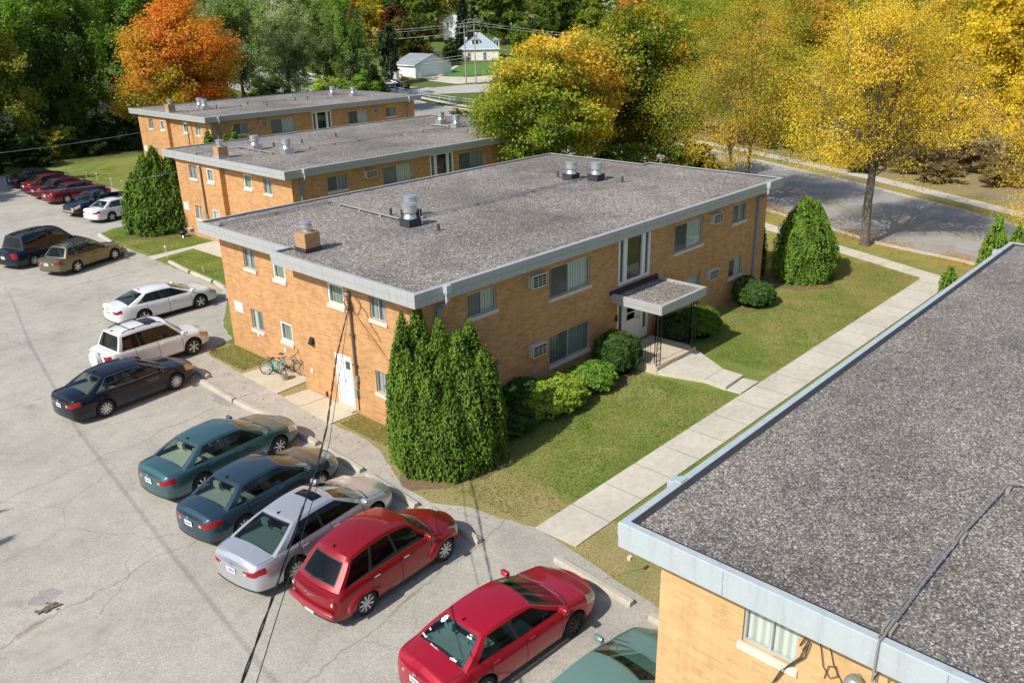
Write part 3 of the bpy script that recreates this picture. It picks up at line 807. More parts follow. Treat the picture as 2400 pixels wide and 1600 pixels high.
# entrance canopy
cx0, cx1, cy0, cz = 10.14, 13.28, -1.95, 2.78
cp = MB(); out = [(cx0, cy0), (cx1, cy0), (cx1, .405), (cx0, .405)]
sweep(cp, out, [(-.3, cz - .36), (0, cz - .36), (0, cz - .19), (-.012, cz - .185), (.012, cz - .18), (.012, cz), (-.02, cz + .01), (-.12, cz + .01), (-.12, cz - .06)])
cp.add([(cx0, cy0, cz - .355), (cx1, cy0, cz - .355), (cx1, .405, cz - .355), (cx0, .405, cz - .355)], [(3, 2, 1, 0)])
can = cp.build('canopy', M['metal_trim'], A)
MB().box(cx0 + .12, cx1 - .12, cy0 + .12, .40, cz - .2, cz - .055).build('gravel', M['gravel'], can)
mb = MB(); mb.box(cx0 - .05, cx1 + .05, .34, .415, cz - .05, cz + .10); mb.box(cx0 + .1, cx1 - .1, .22, .34, cz - .05, cz + .02); mb.build('flashing', M['tar'], can)
# porch slab, wrought iron posts and railings
porch = MB().box(10.14, 12.95, -1.85, .30, -.1, .30).build('porch', M['concrete2'], A)
def iron_post(x, y, z0, z1, wdt=.26, two=True):
    mb = MB(); r = .013
    for s_ in (-1, 1):
        mb.box(x + s_ * wdt / 2 - r, x + s_ * wdt / 2 + r, y - r, y + r, z0, z1); 
    if two:
        for s_ in (-1, 1): mb.box(x - r + wdt / 2, x + r + wdt / 2, y + wdt - r, y + wdt + r, z0, z1)
    n = 8; hh = (z1 - z0 - .2) / n
    for k in range(n):
        zc = z0 + .1 + (k + .5) * hh
        for s_ in (-1, 1):
            pts = []
            for i in range(11):
                a = pi * 1.6 * i / 10; rr_ = .055 * (1 - .35 * i / 10)
                pts.append((x + s_ * (.06 - rr_ * cos(a)) * .9, y, zc + (s_ if k % 2 else -s_) * (rr_ * sin(a) - .01) * 1.5))
            mb.tube(pts, .010, 4)
    for zz in (z0 + .05, z0 + (z1 - z0) / 2, z1 - .1): mb.box(x - wdt / 2, x + wdt / 2, y - .008, y + .008, zz - .012, zz + .012)
    return mb.build('post', M['black'], can)
iron_post(10.32, -1.78, .30, cz - .36); iron_post(12.80, -1.78, .30, cz - .36)
def railing(x0, y0, x1, y1, z0=.30, h=.85):
    mb = MB(); a = Vector((x0, y0, 0)); b = Vector((x1, y1, 0)); L = (b - a).length; n = int(L / .11)
    mb.tube([(x0, y0, z0 + h), (x1, y1, z0 + h)], .018, 6); mb.tube([(x0, y0, z0 + .1), (x1, y1, z0 + .1)], .012, 5)
    for k in range(n + 1):
        q = a + (b - a) * k / n; mb.box(q.x - .007, q.x + .007, q.y - .007, q.y + .007, z0 + .1, z0 + h)
    return mb.build('railing', M['black'], porch)
railing(12.90, -1.5, 12.90, .25); railing(10.19, -1.5, 10.19, .25)
mb = MB(); mb.obox(Fs, 10.50, 10.58, 1.55, 1.80, .0, .07); mb.build('porch_lamp', M['black'], A)

# ---------------------------------------------------------------- the two blocks behind
def back_block(x, y, z, Hh, label, wr, wl_, low, frontw, acs, fans, chim, ypole, pipes, xe=L0 - .62):
    R = empty('apartment_building', (x, y, z), 0, label, 'building', 'brick apartment blocks')
    X0, X1 = .62, .30
    jog = 7.6; yN = 13.1
    shell(R, L0, W0, [(X0, .42, jog, [w[:4] for w in wr]), (X1, jog, yN, [w[:4] for w in wl_ + low])], Hh, -.8, [w[:4] for w in frontw if w[4] != 'glz'] + [w[:4] for w in frontw if w[4] == 'glz'])
    roof_and_fascia(R, [(0, 0), (L0, 0), (L0, W0), (0, W0)], Hh)
    for w in wr: add_window(R, Fw(X0), *w[:4], kind=w[4], cur=w[5], screen=None)
    for w in wl_ + low: add_window(R, Fw(X1), *w[:4], kind=w[4], cur=w[5], screen=None)
    for w in frontw:
        if w[4] == 'glz': entrance_glazing(R, *w[:4])
        else: add_window(R, Fs, *w[:4], cur=w[5], screen='l')
    for a in acs: add_ac(R, Fs, *a)
    zr = Hh - .045
    for f in fans: add_fan(R, f[0], f[1], zr, False)
    for p in pipes: add_pipe(R, p[0], p[1], zr)
    add_chimney(R, chim[0], chim[1], zr, base='metal_trim')
    add_downspout(R, 1.2, .42, Hh); add_downspout(R, 21.66, .42, Hh)
    mb = MB(); xm = X1 - .07
    mb.tube([(xm, ypole, Hh - .75), (xm, ypole, 1.7)], .055, 8)
    m_ = mb.build('service_mast', M['mast'], R)
    mb = MB(); mb.tube([(xm - .02, ypole, Hh - .72), (xm - .1, ypole + .1, Hh - .70), (xm - .14, ypole + .15, Hh - .80)], [.06, .05, .03], 8); mb.build('weatherhead', M['conduit'], m_)
    MB().box(xm - .05, X1 - .003, ypole - .12, ypole + .12, 1.4, 1.72).build('meter_box', M['conduit'], R)
    s_ = MB().box(X1 - .02, X1 - .003, 12.25, 12.85, 1.62, 2.1).build('wall_sign', M['white'], R)
    mb = MB(); rr = random.Random(5)
    for zz in (2.02, 1.92, 1.83, 1.74):
        yy = 12.8
        while yy > 12.35: wd = rr.uniform(.04, .12); mb.box(X1 - .0235, X1 - .0208, yy - wd, yy, zz - .022, zz + .018); yy -= wd + .03
    mb.build('lettering', M['faded'], s_)
    return R
B = back_block(9.48, 21.56, 0, 5.38, 'two storey tan brick block directly behind the middle one', 
    [wy(5.45, 4.6, 3.80, 4.66) + ('casement', 'curtain_green'), wy(3.30, 2.42, 3.76, 4.62) + ('slider', 'curtain_dim')],
    [wy(11.45, 10.45, 3.80, 4.62) + ('slider', 'curtain_dim'), wy(9.23, 8.38, 3.80, 4.63) + ('casement', 'curtain_dim')],
    [wy(11.36, 10.55, 1.22, 2.08) + ('slider', 'curtain'), wy(9.20, 8.36, 1.22, 2.10) + ('casement', 'curtain')],
    [(2.95, 4.36, 3.80, 4.63, 'win', 'curtain_dim'), (6.95, 9.25, 3.50, 4.63, 'win', 'curtain'), (10.7, 12.7, 3.0, 4.96, 'glz', 0), (13.2, 15.5, 3.58, 4.66, 'win', 'curtain_dim')],
    [(5.55, 6.38, 4.20, 4.60), (17.3, 18.1, 4.2, 4.62)],
    [(3.66, 8.95), (4.0, 5.9), (19.55, 8.98), (18.7, 6.4)], (.62, 7.7), 9.85, [(5.1, 9.12), (7.18, 9.04), (10.3, 9.6)])
zr = 5.38 - .045
add_conduit(B, [(3.4, 10.57), (3.2, 6.3)], zr, .04, 1.4); add_conduit(B, [(.3, 10.2), (3.3, 10.1)], zr, step=1.5); add_conduit(B, [(6.0, 6.5), (9.8, 6.4), (13.4, 6.3)], zr, step=1.9); add_conduit(B, [(15.5, 6.55), (17.7, 6.25)], zr, step=1.2); add_conduit(B, [(18.3, 8.7), (18.5, 7.0)], zr, .04, 1.4)
Cb = back_block(18.99, 47.91, .28, 5.40, 'farthest two storey tan brick block, its gravel roof backed by the orange maple',
    [wy(5.25, 4.35, 3.78, 4.65) + ('casement', 'curtain_dim'), wy(3.0, 2.15, 3.75, 4.68) + ('slider', 'curtain')],
    [wy(11.05, 10.2, 3.78, 4.62) + ('slider', 'curtain_dim'), wy(8.85, 8.1, 3.80, 4.64) + ('casement', 'curtain_dim')],
    [wy(11.0, 10.2, 1.25, 2.05) + ('slider', 'curtain_dim')],
    [(2.61, 4.07, 3.72, 4.62, 'win', 'curtain_dim'), (6.23, 8.67, 3.38, 4.62, 'win', 'curtain'), (10.5, 12.6, 3.0, 4.92, 'glz', 0), (14.5, 16.85, 3.4, 4.55, 'win', 'half'), (19.0, 20.25, 3.65, 4.52, 'win', 'curtain_dim')],
    [(5.15, 5.82, 4.2, 4.64), (17.32, 17.93, 4.18, 4.62)],
    [(3.7, 6.9), (4.1, 8.5), (19.2, 5.7), (18.6, 8.4)], (.75, 7.35), 3.7, [(5.0, 7.2), (8.3, 7.4), (8.6, 4.6), (13.2, 7.0), (14.7, 7.1)])
zr = 5.40 - .045
add_conduit(Cb, [(4.6, 5.9), (6.9, 6.3), (7.0, 6.35)], zr, step=1.4); add_conduit(Cb, [(1.5, 5.9), (3.3, 6.3)], zr, step=1.2); add_conduit(Cb, [(10.0, 7.6), (12.6, 7.8)], zr, step=1.4)
# garden lamp on block C fascia
# ---------------------------------------------------------------- the near block at bottom right
Dd = empty('apartment_building', (-5.54, -11.39, 0), 0, 'nearest tan brick block at the lower right, seen mostly as its wide pebble roof', 'building', 'brick apartment blocks')
Ln = 22.35; Wn = 16
mb = MB()
Fn = ((.62, 0, 0), (0, -1, 0), (-1, 0, 0))
wn = (1.93, 2.81, 3.78, 4.62)
wn2 = (4.6, 5.5, 3.78, 4.62); wn3 = (1.93, 2.81, 1.2, 2.0)
wall_face(mb, Fn, .42, 15.5, -.4, H - .40, [wn, wn2, wn3])
for (a, b) in (((.62, -.42), (Ln - .62, -.42)), ((Ln - .62, -.42), (Ln - .62, -15.5)), ((Ln - .62, -15.5), (.62, -15.5))):
    mb.add([(*a, -.4), (*b, -.4), (*b, H - .4), (*a, H - .4)], [(0, 1, 2, 3)])
wl_n = mb.build('wall', brick_mat('near_tan_brick', (.66, .42, .19), (.55, .32, .13), (.62, .47, .30)), Dd)
MB().box(1.1, Ln - 1.1, -15, -.9, -.4, H - .42).build('window_backing', M['window_backing'], wl_n)  # solid dark backing, indoor dimness put into its colour
roof_and_fascia(Dd, [(0, -Wn), (Ln, -Wn), (Ln, 0), (0, 0)], H, 'gravel_near', trim='metal_trim_pale', cap=.12)
for q in (wn, wn2, wn3): add_window(Dd, Fn, *q, cur='curtain', screen=None)
# conductor heads on the north edge
for xx in (1.72, 21.0):
    mb = MB(); mb.box(xx - .10, xx + .10, .025, .17, H - .20, H + .0); mb.box(xx - .15, xx + .15, .03, .26, H - .03, H + .012) if False else None
    mb.box(xx - .05, xx + .05, .06, .16, H - .6, H - .22)
    mb.box(xx - .10, xx + .10, -.10, .03, H + .013, H + .035)
    mb.build('downspout', M['metal_trim_pale'], Dd)
zr = H - .045
cd = MB(); P = [(.0, -4.08, zr + .10), (1.4, -4.08, zr + .10), (3.2, -4.12, zr + .1), (5.08, -4.24, zr + .1), (5.25, -4.4, zr + .1), (5.4, -6.5, zr + .1), (5.5, -9, zr + .1)]
cd.tube([(-.06, -4.07, H - .6), (-.06, -4.07, H - .1), (-.05, -4.07, H + .03), (.15, -4.08, H + .05)] + P[1:], .015, 8)
cd.tube([(p[0], p[1] + .045, p[2]) for p in P], .008, 6)
cd.tube([(-.06, -4.07, H - .6), (.3, -4.07, H - .62), (.57, -4.07, H - .66), (.58, -4.07, H - .9), (.58, -3.95, H - 1.0), (.58, -3.95, 2.5)], .016, 8); cd.tube([(.5, -4.07, H - .62), (.52, -4.4, H - .62), (.55, -4.5, H - .7)], .016, 6)
co = cd.build('conduit', M['conduit'], Dd, True, 40)
for (xx, yy) in ((.35, -4.08), (3.1, -4.12), (5.1, -4.26)): MB().box(xx - .13, xx + .13, yy - .05, yy + .08, zr - .01, zr + .075).build('support_block', M['wood_block'], co)
# flood lamp and loops of cable under the eaves
lm = MB(); lm.lathe([(.10, 0), (.13, -.02), (.14, -.10), (.12, -.14), (.05, -.15)][::-1], (.42, -3.72, 4.22), 16)
lm.lathe([(.145, -.11), (.15, -.08), (.13, .04), (.08, .11), (.01, .13)], (.42, -3.72, 4.20), 16); lm.tube([(.55, -3.72, 4.2), (.62, -3.72, 4.2)], .04, 8)
lo = lm.build('flood_lamp', M['conduit'], Dd, True, 35)
MB().lathe([(.02, -.17), (.115, -.155), (.12, -.13)], (.42, -3.72, 4.21), 14).build('lens', M['white'], lo)
mb = MB()
mb.tube([(.60, -3.05, 4.68), (.59, -3.12, 4.5), (.57, -3.18, 4.3), (.57, -3.22, 4.1), (.57, -3.34, 3.95), (.57, -3.44, 4.05), (.57, -3.40, 4.2), (.57, -3.30, 4.15), (.58, -3.26, 3.9)], .008, 5)
mb.tube([(.60, -3.2, 4.66), (.58, -3.3, 4.4), (.58, -3.36, 4.2), (.57, -3.5, 4.0), (.57, -3.62, 3.7)], .008, 5)
mb.tube([(.58, -2.85, 4.25), (.55, -2.92, 4.45), (.55, -3.0, 4.4), (.57, -2.95, 4.1), (.57, -2.7, 3.75), (.57, -2.55, 3.4)], .011, 5); mb.tube([(.58, -2.9, 4.2), (.55, -2.97, 4.4), (.57, -2.88, 4.05), (.57, -2.62, 3.65), (.57, -2.5, 3.3)], .011, 5)
mb.build('hanging_cable', M['darkpipe'], Dd)
# ------------------------------------------------------------------ vehicles
def lerp(a, b, t): return a + (b - a) * t
def interp(pts, x):
    if x <= pts[0][0]: return pts[0][1]
    if x >= pts[-1][0]: return pts[-1][1]
    for (a, c), (b, d) in zip(pts, pts[1:]):
        if a <= x <= b:
            t = (x - a) / (b - a); t = t * t * (3 - 2 * t) * .5 + t * .5
            return c + (d - c) * t

M['taillight'] = plain('red_lamp_lens', (.30, .008, .014), .12, 0, .1, 9)
M['lamp_clear'] = plain('clear_lamp_lens', (.62, .62, .60), .15, .3, .15, 9)
M['lamp_reflecting'] = plain('reflection_tinted_lens', (.66, .44, .24), .2, 0, .1, 9)  # headlight lens with an orange reflection painted into its colour
M['plate'] = plain('white_plate', (.72, .73, .74), .5, 0, .05, 9)
M['plate_ink'] = plain('plate_ink', (.12, .13, .18), .6, 0, .1, 9)
M['chrome'] = plain('chrome', (.75, .76, .77), .12, .95, .05, 9)
M['seam'] = plain('panel_gap', (.008, .008, .008), .9, 0, .1, 9)
M['black_plastic'] = plain('black_plastic', (.022, .022, .023), .55, 0, .2, 9)
GL = {}
def car_glass(key):
    if key not in GL:
        t = {'dark': ((.16, .19, .19), (.004, .006, .006), .45), 'mid': ((.52, .63, .60), (.012, .02, .02), .10), 'light': ((.66, .78, .73), (.02, .03, .028), .05)}[key]
        GL[key] = glass_mat('car_glass_' + key, t[0], .015, t[1], t[2])
    return GL[key]
INT = {}
def interior_mat(c):
    if c not in INT: INT[c] = plain('seat_cloth', c, .9, 0, .2, 4)
    return INT[c]

TY = {}
def wheel_meshes(r, spokes, kind):
    """tyre and rim as shared meshes, axis along y, outer face at -y"""
    key = (r, spokes, kind)
    if key in TY: return TY[key]
    rr = r * .67; wd = .20
    t = MB(); t.lathe([(rr * .96, -.02), (rr, 0.0), (r * .90, -.012), (r * .97, .015), (r, .05), (r, wd - .05), (r * .97, wd - .015), (rr, wd), (rr * .9, wd - .03)], (0, 0, 0), 28, 0, 'y', False)
    me_t = t.build('tyre', M['rubber'], None, True, 40)
    k = MB()
    k.lathe([(rr * .99, .0), (rr * 1.0, -.008), (rr * .93, -.012), (rr * .90, .02), (rr * .90, .05), (.02, .055)], (0, 0, 0), 28, 0, 'y', False)
    k.m = [1 if i >= 28 * 3 else 0 for i in range(len(k.f))]
    for s in range(spokes):
        a = 2 * pi * s / spokes + .3
        w0, w1 = (.030, .042) if spokes <= 6 else (.020, .026)
        if kind == 'cap': w0, w1 = w0 * 1.25, w1 * 1.6
        c0 = Vector((cos(a), 0, sin(a))); p = Vector((-sin(a), 0, cos(a)))
        A_ = c0 * .03; B_ = c0 * rr * .92
        vs = [A_ - p * w0, A_ + p * w0, B_ + p * w1, B_ - p * w1]
        k.add([(q.x, -.010, q.z) for q in vs] + [(q.x, .03, q.z) for q in vs], [(0, 1, 2, 3), (0, 4, 5, 1), (1, 5, 6, 2), (3, 2, 6, 7), (0, 3, 7, 4)], 0)
    k.lathe([(.058, .02), (.058, -.016), (.045, -.022), (.01, -.022)], (0, 0, 0), 12, 0, 'y')
    me_r = k.build('rim', [M['steelrim'] if kind == 'steel' else M['rim'], M['dark']], None, True, 35)
    a, b = me_t.data, me_r.data
    bpy.data.objects.remove(me_t); bpy.data.objects.remove(me_r)
    TY[key] = (a, b)
    return TY[key]

def make_car(spec, loc, rz, label, group=None):
    S = dict(L=4.8, W=1.82, H=1.46, wb=2.78, fo=.95, r=.325, paint=(.1, .1, .1), metal=.35, roof_w=.60, tint='mid', interior=(.05, .05, .05), spokes=9, rim='alloy',
             type='sedan', rear=dict(xb=-1.82, xt=-1.15), wind=dict(xb=1.12, xt=.25), deck=None, belt=None, tail='corner', rough=.3, nwin=2, zb=.20, gap=True, endr=.74, endf=.66, plate=True)
    S.update(spec)
    L, W, Hh, wb, fo, r = S['L'], S['W'], S['H'], S['wb'], S['fo'], S['r']
    xf = wb / 2 + fo; xr = xf - L; hw = W / 2
    kind = S['type']
    hatch = kind in ('suv', 'van', 'wagon', 'hatch')
    # height of the deck along the middle and of the shoulder line at the side
    if S['deck'] is None:
        if hatch: S['deck'] = [(xr, .93), (xr + .3, .98), (0, 1.0), (S['wind']['xb'], 1.0), (xf - .5, .90), (xf - .12, .76), (xf, .66)]
        else: S['deck'] = [(xr, .90), (xr + .10, 1.02), (S['rear']['xb'], 1.055), (0, 1.0), (S['wind']['xb'], .99), (xf - .6, .90), (xf - .15, .76), (xf, .66)]
    if S['belt'] is None:
        if hatch: S['belt'] = [(xr, .90), (xr + .2, .95), (wb / 2 - .3, .90), (xf - .4, .80), (xf, .62)]
        else: S['belt'] = [(xr, .86), (xr + .12, .945), (xr + .8, .95), (0, .91), (S['wind']['xb'], .90), (xf - .5, .81), (xf, .61)]
    zb0 = S['zb']
    Lr, Lf = (.45 if hatch else .75), 1.0
    def half(x):
        d0 = (x - xr) / Lr; d1 = (xf - x) / Lf
        f = 1.0
        if d0 < 1: f = min(f, S['endr'] + (1 - S['endr']) * (1 - (1 - max(0, d0)) ** 2.6) ** .5)
        if d1 < 1: f = min(f, S['endf'] + (1 - S['endf']) * (1 - (1 - max(0, d1)) ** 2.4) ** .5)
        return hw * f
    ra = r + .055
    xw = (-wb / 2, wb / 2)
    def bottom(x):
        z = zb0 + (.06 * max(0, 1 - (x - xr) / .5) ** 2) + (.06 * max(0, 1 - (xf - x) / .5) ** 2)
        for c in xw:
            d = abs(x - c)
            if d < ra: z = max(z, r + math.sqrt(max(0, ra * ra - d * d)))
        return z
    fs_ = [0, .08, .24, .40, .56, .68, .80, .90, 1.0]
    def yoff(z, zs):
        h = (z - zb0) / max(.1, zs - zb0)
        return interp([(-.2, .07), (0, .045), (.18, .012), (.42, 0), (.62, .006), (.8, .03), (.93, .055), (1.0, .095)], h)
    def ring(x):
        zb = bottom(x); zs = max(interp(S['belt'], x), zb + .12); zt = max(interp(S['deck'], x), zs + .005); w = half(x)
        P = []
        for f in fs_:
            z = zb + (zs - zb) * f
            P.append((w - yoff(z, zs), z))
        ws = P[-1][0]
        for k in (.955, .935, .76, .5, .25, 0): P.append((ws * k, zs + (zt - zs) * (1 - k ** 2.2)))
        return P
    def bow(sg, y, w): return sg * (.09 if sg > 0 else .072) * max(0, 1 - (y / w) ** 2)
    # stations along the car
    xs = set()
    for c in xw:
        for a in np.linspace(0, pi, 15): xs.add(round(c + ra * cos(a), 4))
        xs.add(round(c + ra + .012, 4)); xs.add(round(c - ra - .012, 4))
    for t in (0, .012, .03, .06, .10, .15, .21, .28): xs.add(round(xr + t, 4)); xs.add(round(xf - t * 1.5, 4))
    for x in np.linspace(xr + .36, xf - .5, 26): xs.add(round(float(x), 4))
    # doors
    xA = S['wind']['xb'] - .10; 
    xA = min(xA, wb / 2 - ra - .03); xC = -wb / 2 + ra * .62
    xB = S.get('xB', lerp(xA, xC, .52))
    doors = [(xB, xA, 'front'), (xC, xB, 'rear')] if S['nwin'] >= 2 else [(xC + .1, xA, 'front')]
    edges = sorted({d[0] for d in doors} | {d[1] for d in doors})
    if S['gap']:
        xs = {x for x in xs if all(abs(x - e) > .03 for e in edges)}
        for e in edges: xs.add(round(e - .009, 4)); xs.add(round(e + .009, 4))
    rb, rt, wt_, wbx = S['rear']['xb'], S['rear']['xt'], S['wind']['xt'], S['wind']['xb']
    for x in (rb, wbx - .02, xf - .33, xf - .342): xs.add(round(x, 4))
    xs = sorted(xs); X = [xs[0]]
    for x in xs[1:]:
        if x - X[-1] > .006: X.append(x)
    rings = [ring(x) for x in X]; NR = len(rings[0])
    parts = {}
    def face(region, vs): parts.setdefault(region, MB()).add(vs, [tuple(range(len(vs)))], 0)
    bed = S.get('bed')
    for i in range(len(X) - 1):
        x0, x1 = X[i], X[i + 1]; xm = (x0 + x1) / 2
        for j in range(NR - 1):
            f = (fs_[j] + fs_[j + 1]) / 2 if j < 8 else 1.5
            reg = 'body'
            if j == 9 and S['gap'] and (wbx - .02 < xm < xf - .33 or (not hatch and kind != 'pickup' and xr + .14 < xm < rb)): reg = 'gap'
            if j >= 10 and S['gap'] and abs(xm - (xf - .336)) < .007: reg = 'gap'
            if f < .08: reg = 'pillar'
            if j >= 8 and rb + .03 < xm < wbx - .25: continue
            if bed and j >= 9 and bed[0] < xm < bed[1]: continue
            if S['gap'] and .09 < f < 1.0 and any(abs(xm - e) < .008 for e in edges): reg = 'gap'
            elif f < 1.0 and f > .08:
                for a, b, nm in doors:
                    if a < xm < b: reg = 'door_' + nm
            if reg == 'body' and f < 1.05:
                if S['tail'] == 'corner' and xm < xr + S.get('tl', .26) and .66 < f < .90: reg = 'taillight'
                if S['tail'] == 'tall' and xm < xr + .16 and .58 < f < 1.0: reg = 'taillight'
                if xm > xf - .52 and .66 < f < .98 and xm < xf - .05: reg = 'headlight'
            for s in (1, -1):
                a0, a1, b0, b1 = rings[i][j], rings[i][j + 1], rings[i + 1][j], rings[i + 1][j + 1]
                rg = reg + ('L' if s > 0 else 'R') if reg[:4] in ('door', 'tail', 'head') else reg
                B0 = bow(-1, a0[0], rings[0][3][0]) if i == 0 else 0; B1 = bow(-1, a1[0], rings[0][3][0]) if i == 0 else 0
                E0 = bow(1, b0[0], rings[-1][3][0]) if i == len(X) - 2 else 0; E1 = bow(1, b1[0], rings[-1][3][0]) if i == len(X) - 2 else 0
                q = [(x0 + B0, s * a0[0], a0[1]), (x1 + E0, s * b0[0], b0[1]), (x1 + E1, s * b1[0], b1[1]), (x0 + B1, s * a1[0], a1[1])]
                face(rg, q if s > 0 else q[::-1])
    # end caps, bowed a little
    for (i, sg) in ((0, -1), (len(X) - 1, 1)):
        x = X[i]; R = rings[i]
        cols = [-1, -.86, -.74, -.62, -.45, -.2, .2, .45, .62, .74, .86, 1]
        for j in range(8):
            f = (fs_[j] + fs_[j + 1]) / 2 if j < 8 else 1.5
            for a, b in zip(cols, cols[1:]):
                m = abs(a + b) / 2
                reg = 'body' if f > .08 else 'pillar'
                if sg < 0 and j < 8:
                    if S['tail'] == 'corner' and m > .62 and .66 < f < .90: reg = ('taillight' if m > .72 or f > .8 else 'revlamp') + ('L' if a + b > 0 else 'R')
                    if S['tail'] == 'tall' and m > .86 and .58 < f < 1.0: reg = 'taillight' + ('L' if a + b > 0 else 'R')
                if sg > 0 and j < 8:
                    if m > .70 and .6 < f < .98: reg = 'headlight' + ('L' if a + b > 0 else 'R')
                    elif m < .6 and (.50 < f < .92 or .1 < f < .36): reg = 'grille'
                def P(c, k):
                    y, z = R[k]; return (x + bow(sg, c * y, R[3][0]), c * y, z)
                q = [P(a, j), P(b, j), P(b, j + 1), P(a, j + 1)]
                face(reg, q)
        top = [(x + bow(sg, c * R[8][0], R[3][0]), c * R[8][0], R[8][1]) for c in cols]
        dk = [(x + bow(sg, s_ * R[k][0], R[3][0]), s_ * R[k][0], R[k][1]) for s_, ks in ((1, range(9, NR)), (-1, range(NR - 2, 8, -1))) for k in ks]
        face('body', top + dk)
    # greenhouse
    rw = S['roof_w']; zr0 = Hh - .055
    def base_pt(x):
        R = ring(x); return (R[8][0] - .004, R[8][1])
    def rail_z(t): return zr0 - S.get('arch', .045) * (2 * t - 1) ** 2 - S.get('roofdrop', 0) * (1 - t)
    def side(u, v):
        xb = lerp(rb, wbx, u); xt = lerp(rt, wt_, u)
        y0, z0 = base_pt(xb); z1 = rail_z(u); y1 = rw * (1 - .03 * (1 - u))
        x = lerp(xb, xt, v); y = lerp(y0, y1, v) + .028 * sin(pi * v); z = lerp(z0, z1, v)
        return Vector((x, y, z))
    cb, ct = S.get('wbulge', .17), .09
    def wind(s, v):
        p = side(1, v); k = 1 - s * s
        return Vector((p.x + lerp(cb, ct, v) * k, p.y * s, p.z + lerp(.03, .045, v) * k))
    def rearp(s, v):
        p = side(0, v); k = 1 - s * s
        return Vector((p.x - lerp(S.get('rbulge', .13), .06, v) * k, p.y * s, p.z + lerp(.03, .045, v) * k))
    def roof(u, s):
        p = side(u, 1); k = 1 - s * s
        return Vector((p.x + lerp(-.06, ct, u) * k, p.y * s, p.z + .045 * (1 - abs(s) ** 2.6 if 0 else k)))
    def grid(fn, us, vs, reg, flip=False):
        for a, b in zip(us, us[1:]):
            for c, d in zip(vs, vs[1:]):
                q = [tuple(fn(a, c)), tuple(fn(b, c)), tuple(fn(b, d)), tuple(fn(a, d))]
                face(reg((a + b) / 2, (c + d) / 2), q[::-1] if flip else q)
    n = S['nwin']
    u0, u1 = S.get('uside', (.10 if not hatch else .05, .93))
    if n == 2: br = [0, u0, lerp(u0, u1, .46), lerp(u0, u1, .50), u1, 1]
    elif n == 3: br = [0, u0, lerp(u0, u1, .28), lerp(u0, u1, .32), lerp(u0, u1, .62), lerp(u0, u1, .655), u1, 1]
    else: br = [0, u0, u1, 1]
    us = []
    for a, b in zip(br, br[1:]):
        k = max(1, int((b - a) * 14)); us += [lerp(a, b, t / k) for t in range(k)]
    us.append(1)
    vs = [0, .05, .3, .6, .86, 1]
    def sreg(u, v):
        if not (.05 < v < .86): return None
        for q in range(1, len(br) - 1, 2):
            if br[q] < u < br[q + 1]: return q
        return None
    wins = {}
    for sgn in (1, -1):
        def fn(u, v): p = side(u, v); return Vector((p.x, p.y * sgn, p.z))
        def rg(u, v):
            q = sreg(u, v)
            if q is None:
                # dark pillars between the side windows
                if .05 < v < .86 and u0 < u < u1: return 'pillar'
                return 'body'
            return 'sidewin%d%s' % (q, 'L' if sgn > 0 else 'R')
        grid(fn, us, vs, rg, sgn > 0)
    ss = [-1, -.94, -.90, -.7, -.4, -.1, .1, .4, .7, .90, .94, 1]
    grid(wind, ss, [0, .06, .3, .6, .91, .95, 1], lambda s, v: ('windshield' if abs(s) < .90 and .06 < v < .91 else 'pillar') if abs(s) < .94 and v < .95 else 'body')
    rs = S.get('rside', .88); ss2 = [-1, -rs, -rs + .045, -.6, -.3, 0, .3, .6, rs - .045, rs, 1]; rv = S.get('rv', (.06, .92))
    grid(rearp, ss2, [0, rv[0], rv[0] + .04, .35, .65, rv[1] - .04, rv[1], 1], lambda s, v: ('rear_window' if abs(s) < rs - .045 and rv[0] + .04 < v < rv[1] - .04 else 'pillar') if abs(s) < rs and rv[0] < v < rv[1] else 'body', True)
    ur = [0, .08, .2, .35, .5, .62, .70, .86, .94, 1]; sr = [-1, -.92, -.75, -.62, -.3, 0, .3, .62, .75, .92, 1]
    sun = S.get('sunroof')
    grid(roof, ur, sr, lambda u, s: 'sunroof' if sun and abs(s) < .62 and .62 < u < .86 else 'body')
    # ---------------- objects
    root = empty(S.get('name', 'parked_car'), loc, rz, label, S.get('cat', 'car'), group)
    pm = paint_mat('car_paint', S['paint'], S['metal'], S['rough'])
    # body with dark shut lines
    bm_ = parts.pop('body'); gp = parts.pop('gap', None)
    if gp:
        b0 = len(bm_.f); bm_.add(gp.v, gp.f, 1)
    pl = parts.pop('pillar', None)
    if pl: bm_.add(pl.v, pl.f, 2)
    body = bm_.build('body', [pm, M['seam'], S.get('pillar_mat') or M['black_plastic']], root, True, 38, weld=True)
    gm = car_glass(S['tint']); gs = car_glass(S.get('side_tint', S['tint'])); gr_ = car_glass(S.get('rear_tint', S['tint']))
    objs = {}
    for k, mb in sorted(parts.items()):
        if k.startswith('door'): objs[k] = mb.build('door', pm, root, True, 38, weld=True)
        elif k.startswith('sidewin'): objs[k] = mb.build('side_window', gs, root, True, 40, weld=True)
        elif k == 'windshield': objs[k] = mb.build('windshield', gm, root, True, 40, weld=True)
        elif k == 'rear_window': objs[k] = mb.build('rear_window', gr_, root, True, 40, weld=True)
        elif k == 'sunroof': mb.build('sunroof', car_glass('dark'), root, True, 40, weld=True)
        elif k.startswith('tail'): objs[k] = mb.build('taillight', S.get('tail_mat') or M['taillight'], root, True, 40, weld=True)
        elif k.startswith('revlamp'): mb.build('reversing_lamp', M['lamp_clear'], root, True, 40, weld=True)
        elif k.startswith('head'): objs[k] = mb.build('headlight', S.get('head_mat') or M['lamp_clear'], root, True, 40, weld=True)
        elif k == 'grille': mb.build('grille', M['black_plastic'], root)
